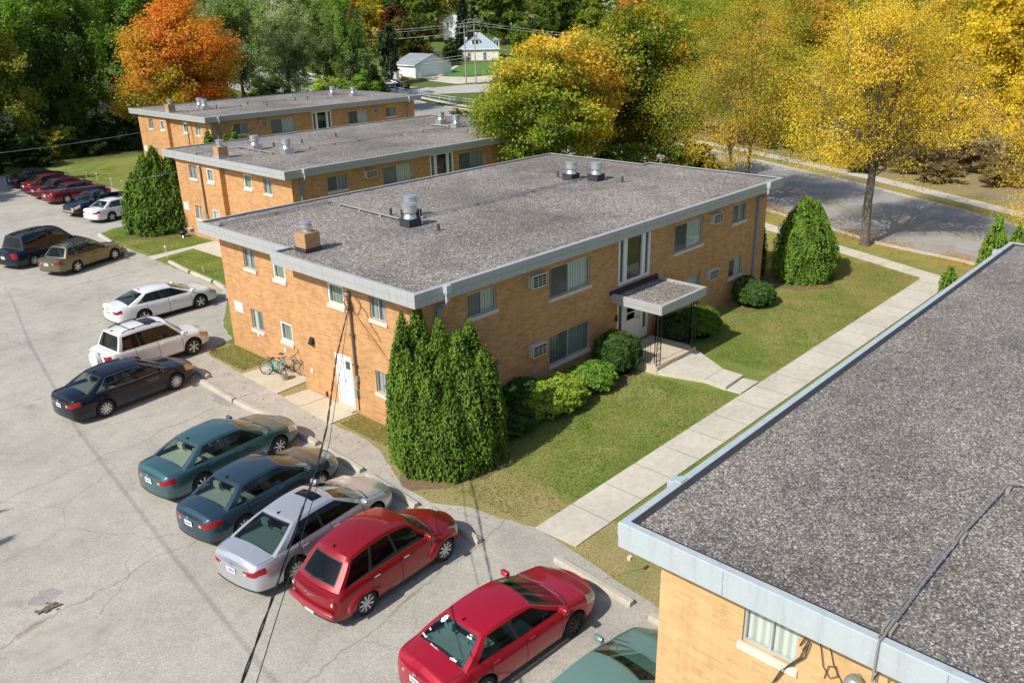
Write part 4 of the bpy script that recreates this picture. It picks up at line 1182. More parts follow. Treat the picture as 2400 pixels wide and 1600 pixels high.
    # handles
    for nm, a, b in (('door_front', xB, xA), ('door_rear', xC, xB)):
        for s, c in ((1, 'L'), (-1, 'R')):
            if nm + c not in objs: continue
            xx = a + .17 if nm == 'door_front' else a + .16
            w = half(xx); zs = interp(S['belt'], xx); zz = zs - .12
            y = w - yoff(zz, zs)
            MB().box(xx - .085, xx + .085, s * y - .02, s * y + .02, zz - .016, zz + .014).build('handle', S.get('handle_mat') or pm, objs[nm + c])
    # underbody and floor
    mb = MB(); mb.box(xr + .22, xf - .25, -hw + .24, hw - .24, zb0 - .01, .56); mb.box(xC, xA, -hw + .10, hw - .10, zb0 + .0, .45)
    mb.box(xr + .12, xf - .2, -hw * .6, hw * .6, zb0 + .06, .52)
    mb.build('underbody', M['dark'], root)
    # seats, dashboard, shelf
    im = interior_mat(S['interior'])
    mb = MB()
    zc = .62; seat_rows = S.get('rows', [.10, -.80])
    for q, x in enumerate(seat_rows):
        for y in ((-.36, .36) if q == 0 else (-.40, 0, .40)):
            wd = .23 if q == 0 else .21
            mb.box(x - .20, x + .30, y - wd, y + wd, .45, zc)
            top = min(Hh - .48, 1.02)
            mb.add([(x - .22, y - wd, zc - .05), (x - .08, y - wd, zc - .05), (x - .08, y + wd, zc - .05), (x - .22, y + wd, zc - .05), (x - .36, y - wd * .8, top), (x - .27, y - wd * .8, top), (x - .27, y + wd * .8, top), (x - .36, y + wd * .8, top)],
                   [(0, 1, 5, 4), (1, 2, 6, 5), (2, 3, 7, 6), (3, 0, 4, 7), (4, 5, 6, 7)])
            if q == 0 or y != 0: mb.box(x - .39, x - .30, y - .13, y + .13, top + .03, min(top + .21, Hh - .2))
    if not hatch and kind != 'pickup':
        mb.add([(rb - .02, -.62, base_pt(rb)[1] - .03), (seat_rows[-1] - .34, -.66, .93), (seat_rows[-1] - .34, .66, .93), (rb - .02, .62, base_pt(rb)[1] - .03)], [(0, 1, 2, 3)])
    o_i = mb.build('seats', im, root)
    mb = MB(); mb.add([(wbx - .05, -hw + .2, .93), (wbx - .05, hw - .2, .93), (wbx - .55, hw - .22, .90), (wbx - .55, -hw + .22, .90), (wbx - .6, -hw + .22, .6), (wbx - .6, hw - .22, .6)], [(0, 1, 2, 3), (3, 2, 5, 4)])
    st = [(wbx - .72, .36 + .18 * cos(2 * pi * k / 16), .90 + .16 * sin(2 * pi * k / 16)) for k in range(16)]
    mb.tube(st, .014, 5, closed=True)
    mb.build('dashboard', M['black_plastic'], root)
    # wheels
    mt, mr = wheel_meshes(r, S['spokes'], S['rim'])
    for c in xw:
        for s in (1, -1):
            w = bpy.data.objects.new('wheel', mt); COL.objects.link(w); w.parent = root
            yy = half(c) - .012
            w.location = (c, s * yy, r); w.rotation_euler = (0, 0, pi if s > 0 else 0)
            rm = bpy.data.objects.new('rim', mr); COL.objects.link(rm); rm.parent = w
            if c > 0 and S.get('front_rim'):
                rm.data = wheel_meshes(r, S['spokes'], S['front_rim'])[1]
    # mirrors
    for s in (1, -1):
        x = wbx - .22; y0, z0 = base_pt(x)
        mb = MB(); yc = s * (y0 + .13)
        n1 = 9
        mb.lathe([(.02, -.12), (.07, -.105), (.088, -.04), (.088, .05), (.065, .10), (.02, .12)], (0, 0, 0), 12, 0, 'y')
        mb.v = [(p[0] * .85 + x - .03 * p[2], p[1] + yc, p[2] * .95 + z0 + .10) for p in mb.v]
        mb.box(x - .03, x + .03, min(s * (y0 - .02), s * (y0 + .08)), max(s * (y0 - .02), s * (y0 + .08)), z0 + .02, z0 + .07)
        mi = mb.build('mirror', S.get('mirror_mat') or pm, root, True, 50)
        g_ = MB(); g_.box(x - .062, x - .056, yc - .09, yc + .09, z0 + .045, z0 + .155); g_.build('mirror_glass', M['chrome'], mi)
    # plate, wipers, antenna
    if S['plate']:
        zp = S.get('plate_z', .70); px = xr - .083
        p = MB().box(px - .006, px, -.155, .155, zp - .075, zp + .075).build('licence_plate', M['plate'], root)
        q = MB(); rr = random.Random(hash(label) % 1000 if False else len(label))
        y = .115
        while y > -.115:
            w_ = .026; q.box(px - .008, px - .0062, y - w_, y, zp - .035, zp + .028); y -= .04
        q.build('plate_text', M['plate_ink'], p)
    # emblem at the tail
    if S.get('emblem', True):
        ze = S.get('emblem_z', .86); px = xr - .078
        e_ = MB(); e_.tube([(px - .002, .055 * cos(2 * pi * k / 18), ze + .036 * sin(2 * pi * k / 18)) for k in range(18)], .007, 5, closed=True)
        e_.tube([(px - .002, -.045, ze), (px - .002, .045, ze)], .006, 4)
        e_.build('emblem', M['chrome'], root)
    wp = MB()
    for y_ in (.05, -.48):
        a = wind((y_) / side(1, .05).y, .02); b = wind((y_ + .52) / side(1, .1).y, .13)
        wp.tube([a + Vector((.02, 0, .02)), b + Vector((.015, 0, .018))], .011, 4)
    wp.build('wiper', M['black_plastic'], root)
    c_ = MB(); pts = [wind(s, .0) + Vector((.035, 0, .004)) for s in np.linspace(-.95, .95, 11)]; c_.tube(pts, .028, 5); c_.build('cowl', M['black_plastic'], root, True, 50)
    if S.get('fin', True) and S.get('antenna', 1):
        t = roof(.06, 0)
        mb = MB(); mb.add([(t.x - .07, -.02, t.z - .005), (t.x + .09, -.005, t.z - .005), (t.x + .09, .005, t.z - .005), (t.x - .07, .02, t.z - .005), (t.x - .07, -.006, t.z + .055), (t.x - .07, .006, t.z + .055)], [(0, 1, 4), (2, 3, 5), (1, 2, 5, 4), (0, 4, 5, 3)])
        mb.build('antenna', M['black_plastic'], root)
    if S.get('trim') == 'chrome':
        for s in (1, -1):
            mb = MB(); pts = [side(u, .04) for u in np.linspace(u0 - .02, u1, 12)]; mb.tube([(p.x, s * (p.y + .004), p.z) for p in pts], .010, 4)
            pts = [side(u, .88) for u in np.linspace(u0, u1, 12)]; mb.tube([(p.x, s * (p.y + .004), p.z) for p in pts], .009, 4)
            pts = [side(u0 - .01, v) for v in (.04, .3, .6, .88)]; mb.tube([(p.x, s * (p.y + .004), p.z) for p in pts], .010, 4)
            mb.build('window_trim', M['chrome'], root, True, 60)
    root_fns = dict(side=side, roof=roof, rearp=rearp, wind=wind, half=half, ring=ring, xr=xr, xf=xf, base_pt=base_pt, pm=pm, hw=hw, objs=objs)
    return root, root_fns

def rails(root, fn, mat, bars=(), h=.05, u=(.08, .92), rack=False):
    roof = fn['roof']; 
    for s in (1, -1):
        pts = [roof(t, s * .86) + Vector((0, 0, h)) for t in np.linspace(u[0], u[1], 9)]
        pts[0].z -= h; pts[-1].z -= h
        mb = MB(); mb.tube(pts, .018, 6)
        for t in (.3, .7): q = roof(lerp(u[0], u[1], t), s * .86); mb.box(q.x - .04, q.x + .04, q.y - .015, q.y + .015, q.z - .01, q.z + h)
        mb.build('roof_rail', mat, root, True, 50)
    for t in bars:
        a = roof(t, -.86) + Vector((0, 0, h + .015)); b = roof(t, .86) + Vector((0, 0, h + .015)); m = roof(t, 0) + Vector((0, 0, h + .0))
        MB().tube([a, (a + m) / 2 + Vector((0, 0, .01)), m, (b + m) / 2 + Vector((0, 0, .01)), b], .016, 6).build('roof_bar', mat, root)

def at_wheels(rw, th, spec):
    """centre of the car from its right rear wheel's outer face"""
    t = radians(th); f = Vector((cos(t), sin(t))); l = Vector((-sin(t), cos(t)))
    c = Vector(rw) + f * (spec.get('wb', 2.78) / 2) + l * (spec.get('W', 1.82) / 2 - .02)
    return (c.x, c.y, .012), t
def at_front(fw, th, spec):
    t = radians(th); f = Vector((cos(t), sin(t))); l = Vector((-sin(t), cos(t)))
    c = Vector(fw) - f * (spec.get('wb', 2.78) / 2) + l * (spec.get('W', 1.82) / 2 - .02)
    return (c.x, c.y, .012), t
GC = 'cars parked in the lot'
def place(spec, rw, th, label, front=False):
    loc, t = (at_front if front else at_wheels)(rw, th, spec)
    return make_car(spec, loc, t, label, spec.get('group', GC))

# red hatchback with the rounded tail
pt = dict(type='hatch', arch=.14, L=4.29, W=1.66, H=1.73, wb=2.62, fo=.80, r=.335, paint=(.30, .008, .014), metal=.3, roof_w=.57, tint='mid', side_tint='dark', rear_tint='dark', spokes=9,
          rear=dict(xb=-1.98, xt=-1.46), wind=dict(xb=.95, xt=.36), tail='none', nwin=3, rbulge=.12, rside=.80, rv=(.12, .84), endr=.80, endf=.50, wbulge=.20, emblem=False, plate_z=.42, handle_mat=M['chrome'], rows=[.0, -.85],
          belt=[(-2.2, .88), (-1.9, .97), (-1.3, .98), (0, .99), (.9, .97), (1.5, .84), (2.1, .62)], deck=[(-2.2, .90), (-1.9, 1.0), (0, 1.0), (.92, 1.03), (1.5, 1.0), (1.85, .88), (2.11, .66)])
rt_, fn = place(pt, (-5.79, -4.54), 3.2, 'dark red rounded hatchback with black rear glass and oval tail lamps')
for s in (1, -1):
    # bulging separate wings
    for (xc, ln, ht) in ((1.31, .62, .80), (-1.31, .58, .74)):
        mb = MB(); rows = []
        for i in range(13):
            a = pi * i / 12; x = xc + ln * cos(a) * (1 if i else 1); ztop = .335 + (ht - .335) * sin(a) ** .8
            rows.append([(x, s * (fn['half'](max(fn['xr'] + .02, min(fn['xf'] - .02, x))) - .22), ztop + .03), (x, s * (fn['half'](max(fn['xr'] + .02, min(fn['xf'] - .02, x))) - .02), ztop + .030), (x, s * (fn['half'](max(fn['xr'] + .02, min(fn['xf'] - .02, x))) + .065), ztop - .07),
                         (xc + (ln - .2) * cos(a), s * (fn['half'](max(fn['xr'] + .02, min(fn['xf'] - .02, x))) + .065), max(.335 - .05 + .40 * sin(a), .3))])
        for i in range(1, 11):
            for j in range(3):
                q = [rows[i][j], rows[i + 1][j], rows[i + 1][j + 1], rows[i][j + 1]]; mb.add(q, [(0, 1, 2, 3)])
        mb.build('wing', fn['pm'], rt_, True, 60, weld=True)
    # oval lamps
    x, y, z = fn['xr'] + .035, s * .70, .70
    mb = MB(); mb.lathe([(.01, -.05), (.06, -.04), (.085, -.01), (.085, .03)], (0, 0, 0), 14, 0, 'x')
    mb.v = [(p[0] + x, p[1] * .75 + y, p[2] * 1.5 + z) for p in mb.v]
    mb.build('taillight', M['taillight'], rt_, True, 50)
    mb = MB(); mb.lathe([(.01, -.055), (.045, -.045), (.055, -.02), (.055, .03)], (0, 0, 0), 12, 0, 'x'); mb.v = [(p[0] + x, p[1] * .75 + y, p[2] * 1.1 + z + .045) for p in mb.v]; mb.build('reversing_lamp', M['lamp_clear'], rt_, True, 50)
xr_ = fn['xr']
mb = MB(); pts = [(xr_ - .06 - .05 * (1 - (y / .72) ** 2), y, .50) for y in np.linspace(-.78, .78, 13)]; mb.tube(pts, [.05] + [.075] * 11 + [.05], 8); mb.build('bumper', paint_mat('sunfaded_red', (.32, .03, .045), .1, .4), rt_, True, 60)
MB().box(xr_ - .135, xr_ - .128, -.155, .155, .345, .49).build('licence_plate', M['plate'], rt_)
mb = MB()
for s in (1, -1): mb.tube([(xr_ - .082, 0, .80), (xr_ - .082, s * .07, .815), (xr_ - .08, s * .14, .835), (xr_ - .078, s * .20, .845)], [.014, .010, .008, .004], 5)
mb.lathe([(.03, -.012), (.03, 0)], (xr_ - .08, 0, .80), 10, 0, 'x'); mb.build('emblem', M['chrome'], rt_)
mb = MB(); a = fn['rearp'](.25, .13); b = fn['rearp'](-.35, .22); mb.tube([a + Vector((-.02, 0, .01)), b + Vector((-.02, 0, .01))], .012, 5); mb.build('rear_wiper', M['black_plastic'], rt_)
mb = MB(); p0_ = Vector((1.25, -fn['half'](1.25) + .22, .95)); mb.tube([p0_, p0_ + Vector((-.12, 0, .75))], .004, 4); mb.build('whip_antenna', M['black_plastic'], rt_)

# silver saloon with sunroof
sv = dict(L=4.87, W=1.85, H=1.47, wb=2.85, fo=.93, r=.335, paint=(.55, .57, .60), metal=.55, rough=.28, roof_w=.57, tint='mid', side_tint='dark', rear_tint='light', interior=(.10, .14, .14), spokes=10, sunroof=True, fin=True,
          rear=dict(xb=-1.93, xt=-1.02), wind=dict(xb=1.22, xt=.26), tl=.30)
place(sv, (-6.16, -2.23), 8.6, 'silver saloon with a dark sunroof, nose towards the tall evergreen')
db = dict(L=4.63, W=1.77, H=1.46, wb=2.70, fo=.95, r=.318, paint=(.035, .075, .105), metal=.5, roof_w=.575, tint='light', side_tint='mid', interior=(.30, .29, .26), spokes=10,
          rear=dict(xb=-1.75, xt=-1.08), wind=dict(xb=1.15, xt=.20), tl=.34)
place(db, (-6.0, .45), 7.6, 'slate blue saloon between the silver one and the teal one')
te = dict(L=4.80, W=1.82, H=1.47, wb=2.775, fo=.96, r=.325, paint=(.060, .145, .160), metal=.45, roof_w=.58, tint='light', side_tint='mid', interior=(.50, .46, .38), spokes=7, trim='none',
          rear=dict(xb=-1.86, xt=-1.12), wind=dict(xb=1.15, xt=.22), tl=.26)
place(te, (-5.64, 3.35), 6.5, 'teal saloon with pale seats showing through its rear window')
bk = dict(L=4.81, W=1.82, H=1.47, wb=2.775, fo=.96, r=.325, paint=(.006, .008, .016), metal=.0, roof_w=.58, tint='light', side_tint='mid', interior=(.22, .22, .21), spokes=10, trim='chrome', head_mat=M['lamp_reflecting'],
          rear=dict(xb=-1.86, xt=-1.12), wind=dict(xb=1.15, xt=.22), tl=.28)
place(bk, (-5.38, 10.75), 7.0, 'black saloon with bright window trim, next to the white off-roader')
gp = dict(L=5.0, W=1.87, H=1.42, wb=2.81, fo=1.05, r=.335, paint=(.74, .74, .73), metal=0, rough=.3, roof_w=.55, tint='mid', interior=(.16, .16, .16), spokes=5,
          rear=dict(xb=-1.98, xt=-1.05), wind=dict(xb=1.25, xt=.15), tl=.22)
place(gp, (-.08, 19.29), 2.0, 'white coupe-like saloon parked at the far corner of the middle block')
rv = dict(type='suv', cat='car', L=4.42, W=1.83, H=1.76, wb=2.66, fo=.90, r=.36, zb=.27, paint=(.74, .74, .73), metal=0, roof_w=.62, tint='mid', side_tint='dark', rear_tint='dark', interior=(.06, .06, .06), spokes=6, nwin=3, tail='tall', sunroof=True, head_mat=M['lamp_reflecting'],
          rear=dict(xb=-1.74, xt=-1.50), wind=dict(xb=1.15, xt=.45), belt=[(-2.2, 1.0), (-1.9, 1.06), (0, 1.03), (.9, 1.0), (1.7, .90), (2.3, .68)], deck=[(-2.2, 1.03), (0, 1.1), (1.1, 1.10), (1.8, .99), (2.1, .86), (2.3, .72)], rbulge=.06, emblem=False, plate_z=.55)
rt_, fn = place(rv, (-.47, 13.89), 5.0, 'white off-roader with a spare wheel cover on its tailgate', True)
rails(rt_, fn, M['black_plastic'], bars=(.25, .58))
mb = MB(); mb.lathe([(.02, -.20), (.28, -.20), (.335, -.17), (.35, -.10), (.35, -.02), (.30, 0)], (fn['xr'] - .06, -.06, .80), 26, 0, 'x'); mb.build('spare_wheel_cover', fn['pm'], rt_, True, 40)
# olive estate car with the roof rack
ol = dict(type='wagon', L=4.80, W=1.77, H=1.55, wb=2.67, fo=.98, r=.335, zb=.24, paint=(.165, .155, .075), metal=.45, roof_w=.57, tint='light', side_tint='mid', rear_tint='light', interior=(.12, .12, .10), spokes=6, nwin=3, tail='corner', tl=.22,
          rear=dict(xb=-1.95, xt=-1.55), wind=dict(xb=1.05, xt=.30), handle_mat=M['black_plastic'])
rt_, fn = place(ol, (1.31, 30.64), 21.5, 'olive green estate car with a black rack on its roof')
rails(rt_, fn, M['black_plastic'], bars=(.30, .40, .50, .60, .70, .80), h=.07)
mb = MB(); 
for y in (-.35, -.12, .12, .35): mb.tube([fn['roof'](.28, y / .57) + Vector((0, 0, .10)), fn['roof'](.82, y / .57) + Vector((0, 0, .10))], .012, 5)
mb.build('rack_basket', M['black_plastic'], rt_)
# black people carrier
vn = dict(type='van', cat='van', L=5.15, W=1.97, H=1.84, wb=3.08, fo=.97, r=.335, zb=.22, paint=(.007, .012, .028), metal=.0, roof_w=.67, tint='mid', side_tint='dark', rear_tint='dark', interior=(.05, .05, .05), spokes=7, nwin=3, tail='tall',
          rear=dict(xb=-2.02, xt=-1.82), wind=dict(xb=1.50, xt=.70), belt=[(-2.6, .98), (-2.2, 1.03), (0, 1.0), (1.4, .95), (2.0, .85), (2.6, .65)], rbulge=.05, rows=[.4, -.5, -1.3])
rt_, fn = place(vn, (.21, 33.99), 20.0, 'black people carrier beside the olive estate car')
rails(rt_, fn, M['black_plastic'], bars=(.25, .70), h=.04)
# far row
je = dict(L=4.63, W=1.78, H=1.45, wb=2.65, fo=.90, r=.325, paint=(.74, .74, .73), metal=0, roof_w=.58, tint='light', side_tint='mid', interior=(.28, .28, .26), spokes=5, sunroof=True, rear=dict(xb=-1.78, xt=-1.12), wind=dict(xb=1.12, xt=.25), tl=.30)
place(je, (8.06, 42.11), 14.0, 'white saloon half hidden behind the evergreen by the second block')
rd = dict(L=4.92, W=1.85, H=1.46, wb=2.83, fo=.94, r=.335, paint=(.17, .008, .018), metal=.45, roof_w=.57, tint='mid', interior=(.08, .07, .06), spokes=9, rear=dict(xb=-1.95, xt=-1.0), wind=dict(xb=1.2, xt=.22), trim='chrome', tl=.30)
place(rd, (8.54, 51.40), 8.0, 'nearest of the three red saloons in the far row, beside the blue pickup')
rd2 = dict(rd, paint=(.12, .010, .020))
place(rd2, (8.65, 54.25), 8.0, 'maroon saloon, middle one of the three red cars in the far row')
rd3 = dict(rd, paint=(.20, .010, .016), L=4.7, wb=2.75, trim='none')
place(rd3, (8.75, 57.1), 7.0, 'red saloon farthest of the three, next to the dark car in the shade')
dk = dict(L=4.75, W=1.83, H=1.48, wb=2.75, fo=.95, r=.33, paint=(.006, .010, .024), metal=.0, roof_w=.58, tint='mid', interior=(.03, .03, .03), spokes=9, rear=dict(xb=-1.85, xt=-1.05), wind=dict(xb=1.15, xt=.22), trim='chrome')
place(dk, (9.0, 61.1), 8.0, 'dark navy saloon in the shade of the wood at the end of the row')
# blue pickup facing the lot
pk = dict(type='pickup', name='pickup_truck', cat='pickup', L=4.85, W=1.72, H=1.62, wb=2.75, fo=.82, r=.34, zb=.28, paint=(.010, .028, .075), metal=.35, roof_w=.60, tint='light', interior=(.22, .22, .2), spokes=5, nwin=1, tail='tall', head_mat=M['lamp_reflecting'], wbulge=.10,
          rear=dict(xb=-.72, xt=-.55), wind=dict(xb=.98, xt=.36), belt=[(-2.7, .97), (-.8, .99), (0, 1.0), (.9, .98), (1.6, .92), (2.2, .74)], deck=[(-2.7, .985), (-.75, .995), (0, 1.02), (.95, 1.05), (1.7, .99), (2.05, .92), (2.2, .80)], bed=(-2.5, -.80), endf=.8, endr=.9, emblem=False, antenna=0, rows=[.15], rbulge=.03, uside=(.12, .9))
th = 194.0; t = radians(th)
fw = Vector((7.55, 45.30)); f = Vector((cos(t), sin(t))); l = Vector((-sin(t), cos(t)))
c = fw - f * 1.375 - l * (.86 - .02)
rt_, fn = make_car(pk, (c.x, c.y, .012), t, 'dark blue pickup truck parked nose out in the far row', GC)
mb = MB(); mb.box(-2.55, -.80, -.70, .70, .60, .63); mb.add([(-2.55, -.70, .63), (-.8, -.70, .63), (-.8, -.72, .98), (-2.55, -.72, .98)], [(0, 1, 2, 3)]); mb.add([(-2.55, .70, .63), (-.8, .70, .63), (-.8, .72, .98), (-2.55, .72, .98)], [(0, 1, 2, 3)])
mb.box(-.83, -.79, -.70, .70, .63, .99); mb.box(-2.58, -2.54, -.70, .70, .63, .98); mb.build('cargo_bed', M['dark'], rt_)
mb = MB(); mb.box(fn['xf'] - .02, fn['xf'] + .10, -.74, .74, .42, .56); mb.build('bumper', M['chrome'], rt_)
# red saloon with the decals
rc = dict(db, paint=(.42, .008, .025), metal=.25, tint='light', side_tint='mid', rear_tint='mid', interior=(.30, .38, .38), front_rim='steel', rim='alloy')
rt_, fn = place(rc, (-3.17, -8.60), -3.0, 'bright red saloon with white stickers on its rear window', True)
rp = fn['rearp']
def decal(pts2, name, mat):
    mb = MB()
    vs = [rp(s, v) for s, v in pts2]; nrm = (rp(.05, .5) - rp(-.05, .5)).cross(rp(0, .55) - rp(0, .45)).normalized()
    if nrm.z < 0: nrm = -nrm
    mb.add([tuple(p + nrm * .012) for p in vs], [tuple(range(len(vs)))]); return mb
M['decal'] = plain('white_sticker', (.82, .82, .82), .5, 0, .03, 5)
def deco(c, build): 
    mb = MB()
    for poly in build:
        q = decal([(c[0] + a, c[1] + b) for a, b in poly], '', None); mb.add(q.v, q.f)
    return mb.build('sticker', M['decal'], rt_)
star = [((.115 if k % 2 else .085) * cos(pi * k / 8), (.135 if k % 2 else .10) * sin(pi * k / 8)) for k in range(16)]
deco((.66, .80), [star])
def word(c, n, w, h, seed):
    r_ = random.Random(seed); out = []; x = 0
    for k in range(n):
        cw = w * r_.uniform(.7, 1.2); hh = h * r_.uniform(.6, 1.1); out.append([(-x, 0), (-x - cw * .75, 0), (-x - cw * .75, hh), (-x, hh)]); x += cw
    deco(c, out)
word((.86, .16), 9, .026, .05, 1); word((.36, .12), 12, .030, .05, 2); word((.36, .055), 8, .028, .02, 3); word((-.42, .14), 7, .034, .07, 4); word((-.52, .76), 6, .036, .05, 6); word((-.58, .84), 3, .036, .04, 7); word((.80, .36), 4, .03, .05, 8)
# green saloon cut off by the near block
gn = dict(L=4.75, W=1.80, H=1.43, wb=2.70, fo=.95, r=.32, paint=(.19, .32, .255), metal=.35, roof_w=.58, tint='light', side_tint='mid', interior=(.07, .08, .07), spokes=8, rear=dict(xb=-1.85, xt=-1.15), wind=dict(xb=1.12, xt=.22))
t = radians(-2.0)
make_car(gn, (-4.72, -10.62, .012), t, 'sage green saloon partly hidden by the nearest block', GC)
# car by the far shed
fc = dict(dk, paint=(.012, .02, .05), group=None)
make_car(fc, (83.9, 104.2, gh(83.9, 104.2) + .08), radians(118), 'navy car in front of the little grey-green shed across the street', None)
# ------------------------------------------------------------------ vegetation
def unit(v): return v / np.maximum(1e-9, np.linalg.norm(v, axis=1, keepdims=True))
def leaf_object(name, C, Nrm, size, col, mat, parent, aspect=.6, T=None, rng=RNG, extra=None):
    """many small rhombic leaves in one mesh"""
    n = len(C)
    Nn = unit(Nrm)
    if T is None: T = rng.normal(size=(n, 3))
    T = unit(T - Nn * np.sum(T * Nn, axis=1, keepdims=True)); B = np.cross(Nn, T)
    s = np.asarray(size).reshape(-1, 1) * np.ones((n, 1))
    V = np.empty((n, 4, 3)); 
    fold = Nn * s * .18
    V[:, 0] = C - T * s - fold; V[:, 1] = C + B * s * aspect; V[:, 2] = C + T * s - fold; V[:, 3] = C - B * s * aspect
    V = V.reshape(-1, 3); K = np.repeat(np.clip(col, 0, 1), 4, axis=0)
    faces = n
    if extra is not None:
        ev, ef, ec = extra
    me = bpy.data.meshes.new(name)
    nv = len(V); loops = np.arange(nv, dtype=np.int32); starts = np.arange(0, nv, 4, dtype=np.int32)
    if extra is not None:
        V = np.vstack([V, ev]); K = np.vstack([K, ec])
        loops = np.concatenate([loops, (ef + nv).ravel().astype(np.int32)]); starts = np.arange(0, len(loops), 4, dtype=np.int32)
    me.vertices.add(len(V)); me.vertices.foreach_set('co', V.astype(np.float32).ravel())
    me.loops.add(len(loops)); me.loops.foreach_set('vertex_index', loops)
    me.polygons.add(len(starts)); me.polygons.foreach_set('loop_start', starts)
    me.update(calc_edges=True)
    at = me.attributes.new('Col', 'FLOAT_COLOR', 'POINT')
    at.data.foreach_set('color', np.hstack([K, np.ones((len(K), 1))]).astype(np.float32).ravel())
    me.materials.append(mat)
    o = bpy.data.objects.new(name, me); COL.objects.link(o)
    if parent is not None: o.parent = parent
    return o

GREEN = np.array([.115, .20, .026]); DKGREEN = np.array([.045, .090, .020]); YGREEN = np.array([.29, .345, .036]); YEL = np.array([.62, .48, .055]); GOLD = np.array([.62, .40, .05]); ORG = np.array([.80, .35, .05])
RUST = np.array([.70, .22, .055]); BRIGHT = np.array([.74, .60, .04]); GREYG = np.array([.21, .26, .12]); OLIVE = np.array([.22, .225, .045]); WINE = np.array([.20, .025, .03]); BLUEG = np.array([.05, .085, .05]); BROWN = np.array([.27, .195, .105])

def pick(pal, w):
    """pal: list of colours along 0..1"""
    w = np.clip(w, 0, .9999) * (len(pal) - 1); i = w.astype(int); f = (w - i)[:, None]
    P = np.array(pal); return P[i] * (1 - f) + P[np.minimum(i + 1, len(pal) - 1)] * f

def broadleaf(loc, cz, R, Rz, pal, label, n=12000, size=.2, lobes=14, seed=1, name='tree', group=None, trunk=.22, hue=None, airy=0.0, stems=1, low=-.75, spread=.20, cat='tree', lobr=.44, branch=True, droop=0, aspect=.6, gap=0.0, bark='bark', trunk_top=None):
    rng = np.random.default_rng(seed); R3 = np.array([R, R, Rz])
    root = empty(name, loc, 0, label, cat, group)
    # lobes spread over the crown, fuller outside
    L = []
    tries = 0
    while len(L) < lobes and tries < 4000:
        tries += 1
        d = rng.normal(size=3); d /= np.linalg.norm(d)
        if d[2] < low: continue
        k = rng.uniform(.35, .74); p = d * k
        if all(np.linalg.norm(p - q) > .30 * (14 / lobes) ** .33 for q in L): L.append(p)
    L = np.array(L); nl = len(L); lr = rng.uniform(.75, 1.2, nl) * lobr * (14 / nl) ** .25
    lh = rng.uniform(0, 1, nl)
    # clumps on the lobes
    nc = max(nl * 8, n // 75)
    li = rng.integers(0, nl, nc); d = unit(rng.normal(size=(nc, 3))); rad = rng.uniform(.55, 1.0, nc) ** .7
    cp = L[li] + d * (lr[li] * rad)[:, None]
    keep = (cp[:, 2] > low - .15) & (np.linalg.norm(cp, axis=1) < 1.12)
    cp, li = cp[keep], li[keep]; nc = len(cp)
    if gap: 
        k2 = rng.uniform(0, 1, nc) > gap; cp, li = cp[k2], li[k2]; nc = len(cp)
    ch = rng.uniform(-1, 1, nc)
    ci = rng.integers(0, nc, n)
    j = rng.normal(size=(n, 3)) * np.array([1, 1, .55]) * spread * .36
    q = cp[ci] + j
    P = q * R3 + np.array([0, 0, cz])
    out = unit(q)
    cn = unit(rng.normal(size=(nc, 3)) * .55 + unit(cp - L[li] + 1e-6) * .8 + unit(cp) * .5 + np.array([0, 0, .7]))
    nr = rng.normal(size=(n, 3)) * .50 + cn[ci] * 1.0
    lf = lh[li[ci]]
    base = .5 + (lf - .5) * .75 + ch[ci] * .16 + rng.normal(size=n) * .12
    if hue is not None: base = base + hue(q)
    col = pick(pal, base)
    # leaf colour is darkened towards the middle of the crown
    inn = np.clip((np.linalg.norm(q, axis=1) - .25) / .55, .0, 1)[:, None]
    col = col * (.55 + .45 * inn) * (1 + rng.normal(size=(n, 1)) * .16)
    T = None
    if droop: T = rng.normal(size=(n, 3)) * .6 + np.array([0, 0, -droop])
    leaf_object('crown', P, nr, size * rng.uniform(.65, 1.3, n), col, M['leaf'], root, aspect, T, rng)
    # trunk and limbs
    mb = MB()
    ht = trunk_top if trunk_top is not None else cz - Rz * .35
    tops = []
    for s in range(stems):
        a = 2 * pi * s / max(1, stems) + seed; o = 0 if stems == 1 else .28
        b0 = Vector((o * cos(a), o * sin(a), -.15)); b1 = Vector((o * 3.0 * cos(a) + rng.normal() * .1, o * 3.0 * sin(a) + rng.normal() * .1, ht))
        m_ = (b0 + b1) / 2 + Vector((rng.normal() * .08, rng.normal() * .08, 0))
        t_ = trunk / (stems ** .5)
        mb.tube([b0, b0 + Vector((0, 0, .3)), m_, b1], [t_ * 1.45, t_ * 1.05, t_ * .92, t_ * .72], 9)
        tops.append(b1)
    if branch:
        for i in range(nl):
            tgt = Vector(tuple(L[i] * R3 + np.array([0, 0, cz]))); b1 = tops[i % len(tops)]
            st = b1 + Vector((0, 0, -rng.uniform(0, .25) * max(.3, ht)))
            mid = st.lerp(tgt, .5) + Vector((0, 0, -.08 * R if tgt.z > st.z else .15 * R)) + Vector((rng.normal() * .15, rng.normal() * .15, 0))
            mb.tube([st, mid, tgt], [trunk * .42, trunk * .26, trunk * .10], 6)
            if airy:
                own = np.where(li == i)[0]
                for k in own[:int(airy)]:
                    e = Vector(tuple(cp[k] * R3 + np.array([0, 0, cz]))); s0 = mid.lerp(tgt, rng.uniform(.2, 1)); m2 = s0.lerp(e, .5) + Vector((rng.normal() * .12, rng.normal() * .12, rng.uniform(.0, .25)))
                    mb.tube([s0, m2, e], [trunk * .11, trunk * .07, .008], 4)
    mb.build('trunk', M[bark], root, True, 60)
    return root

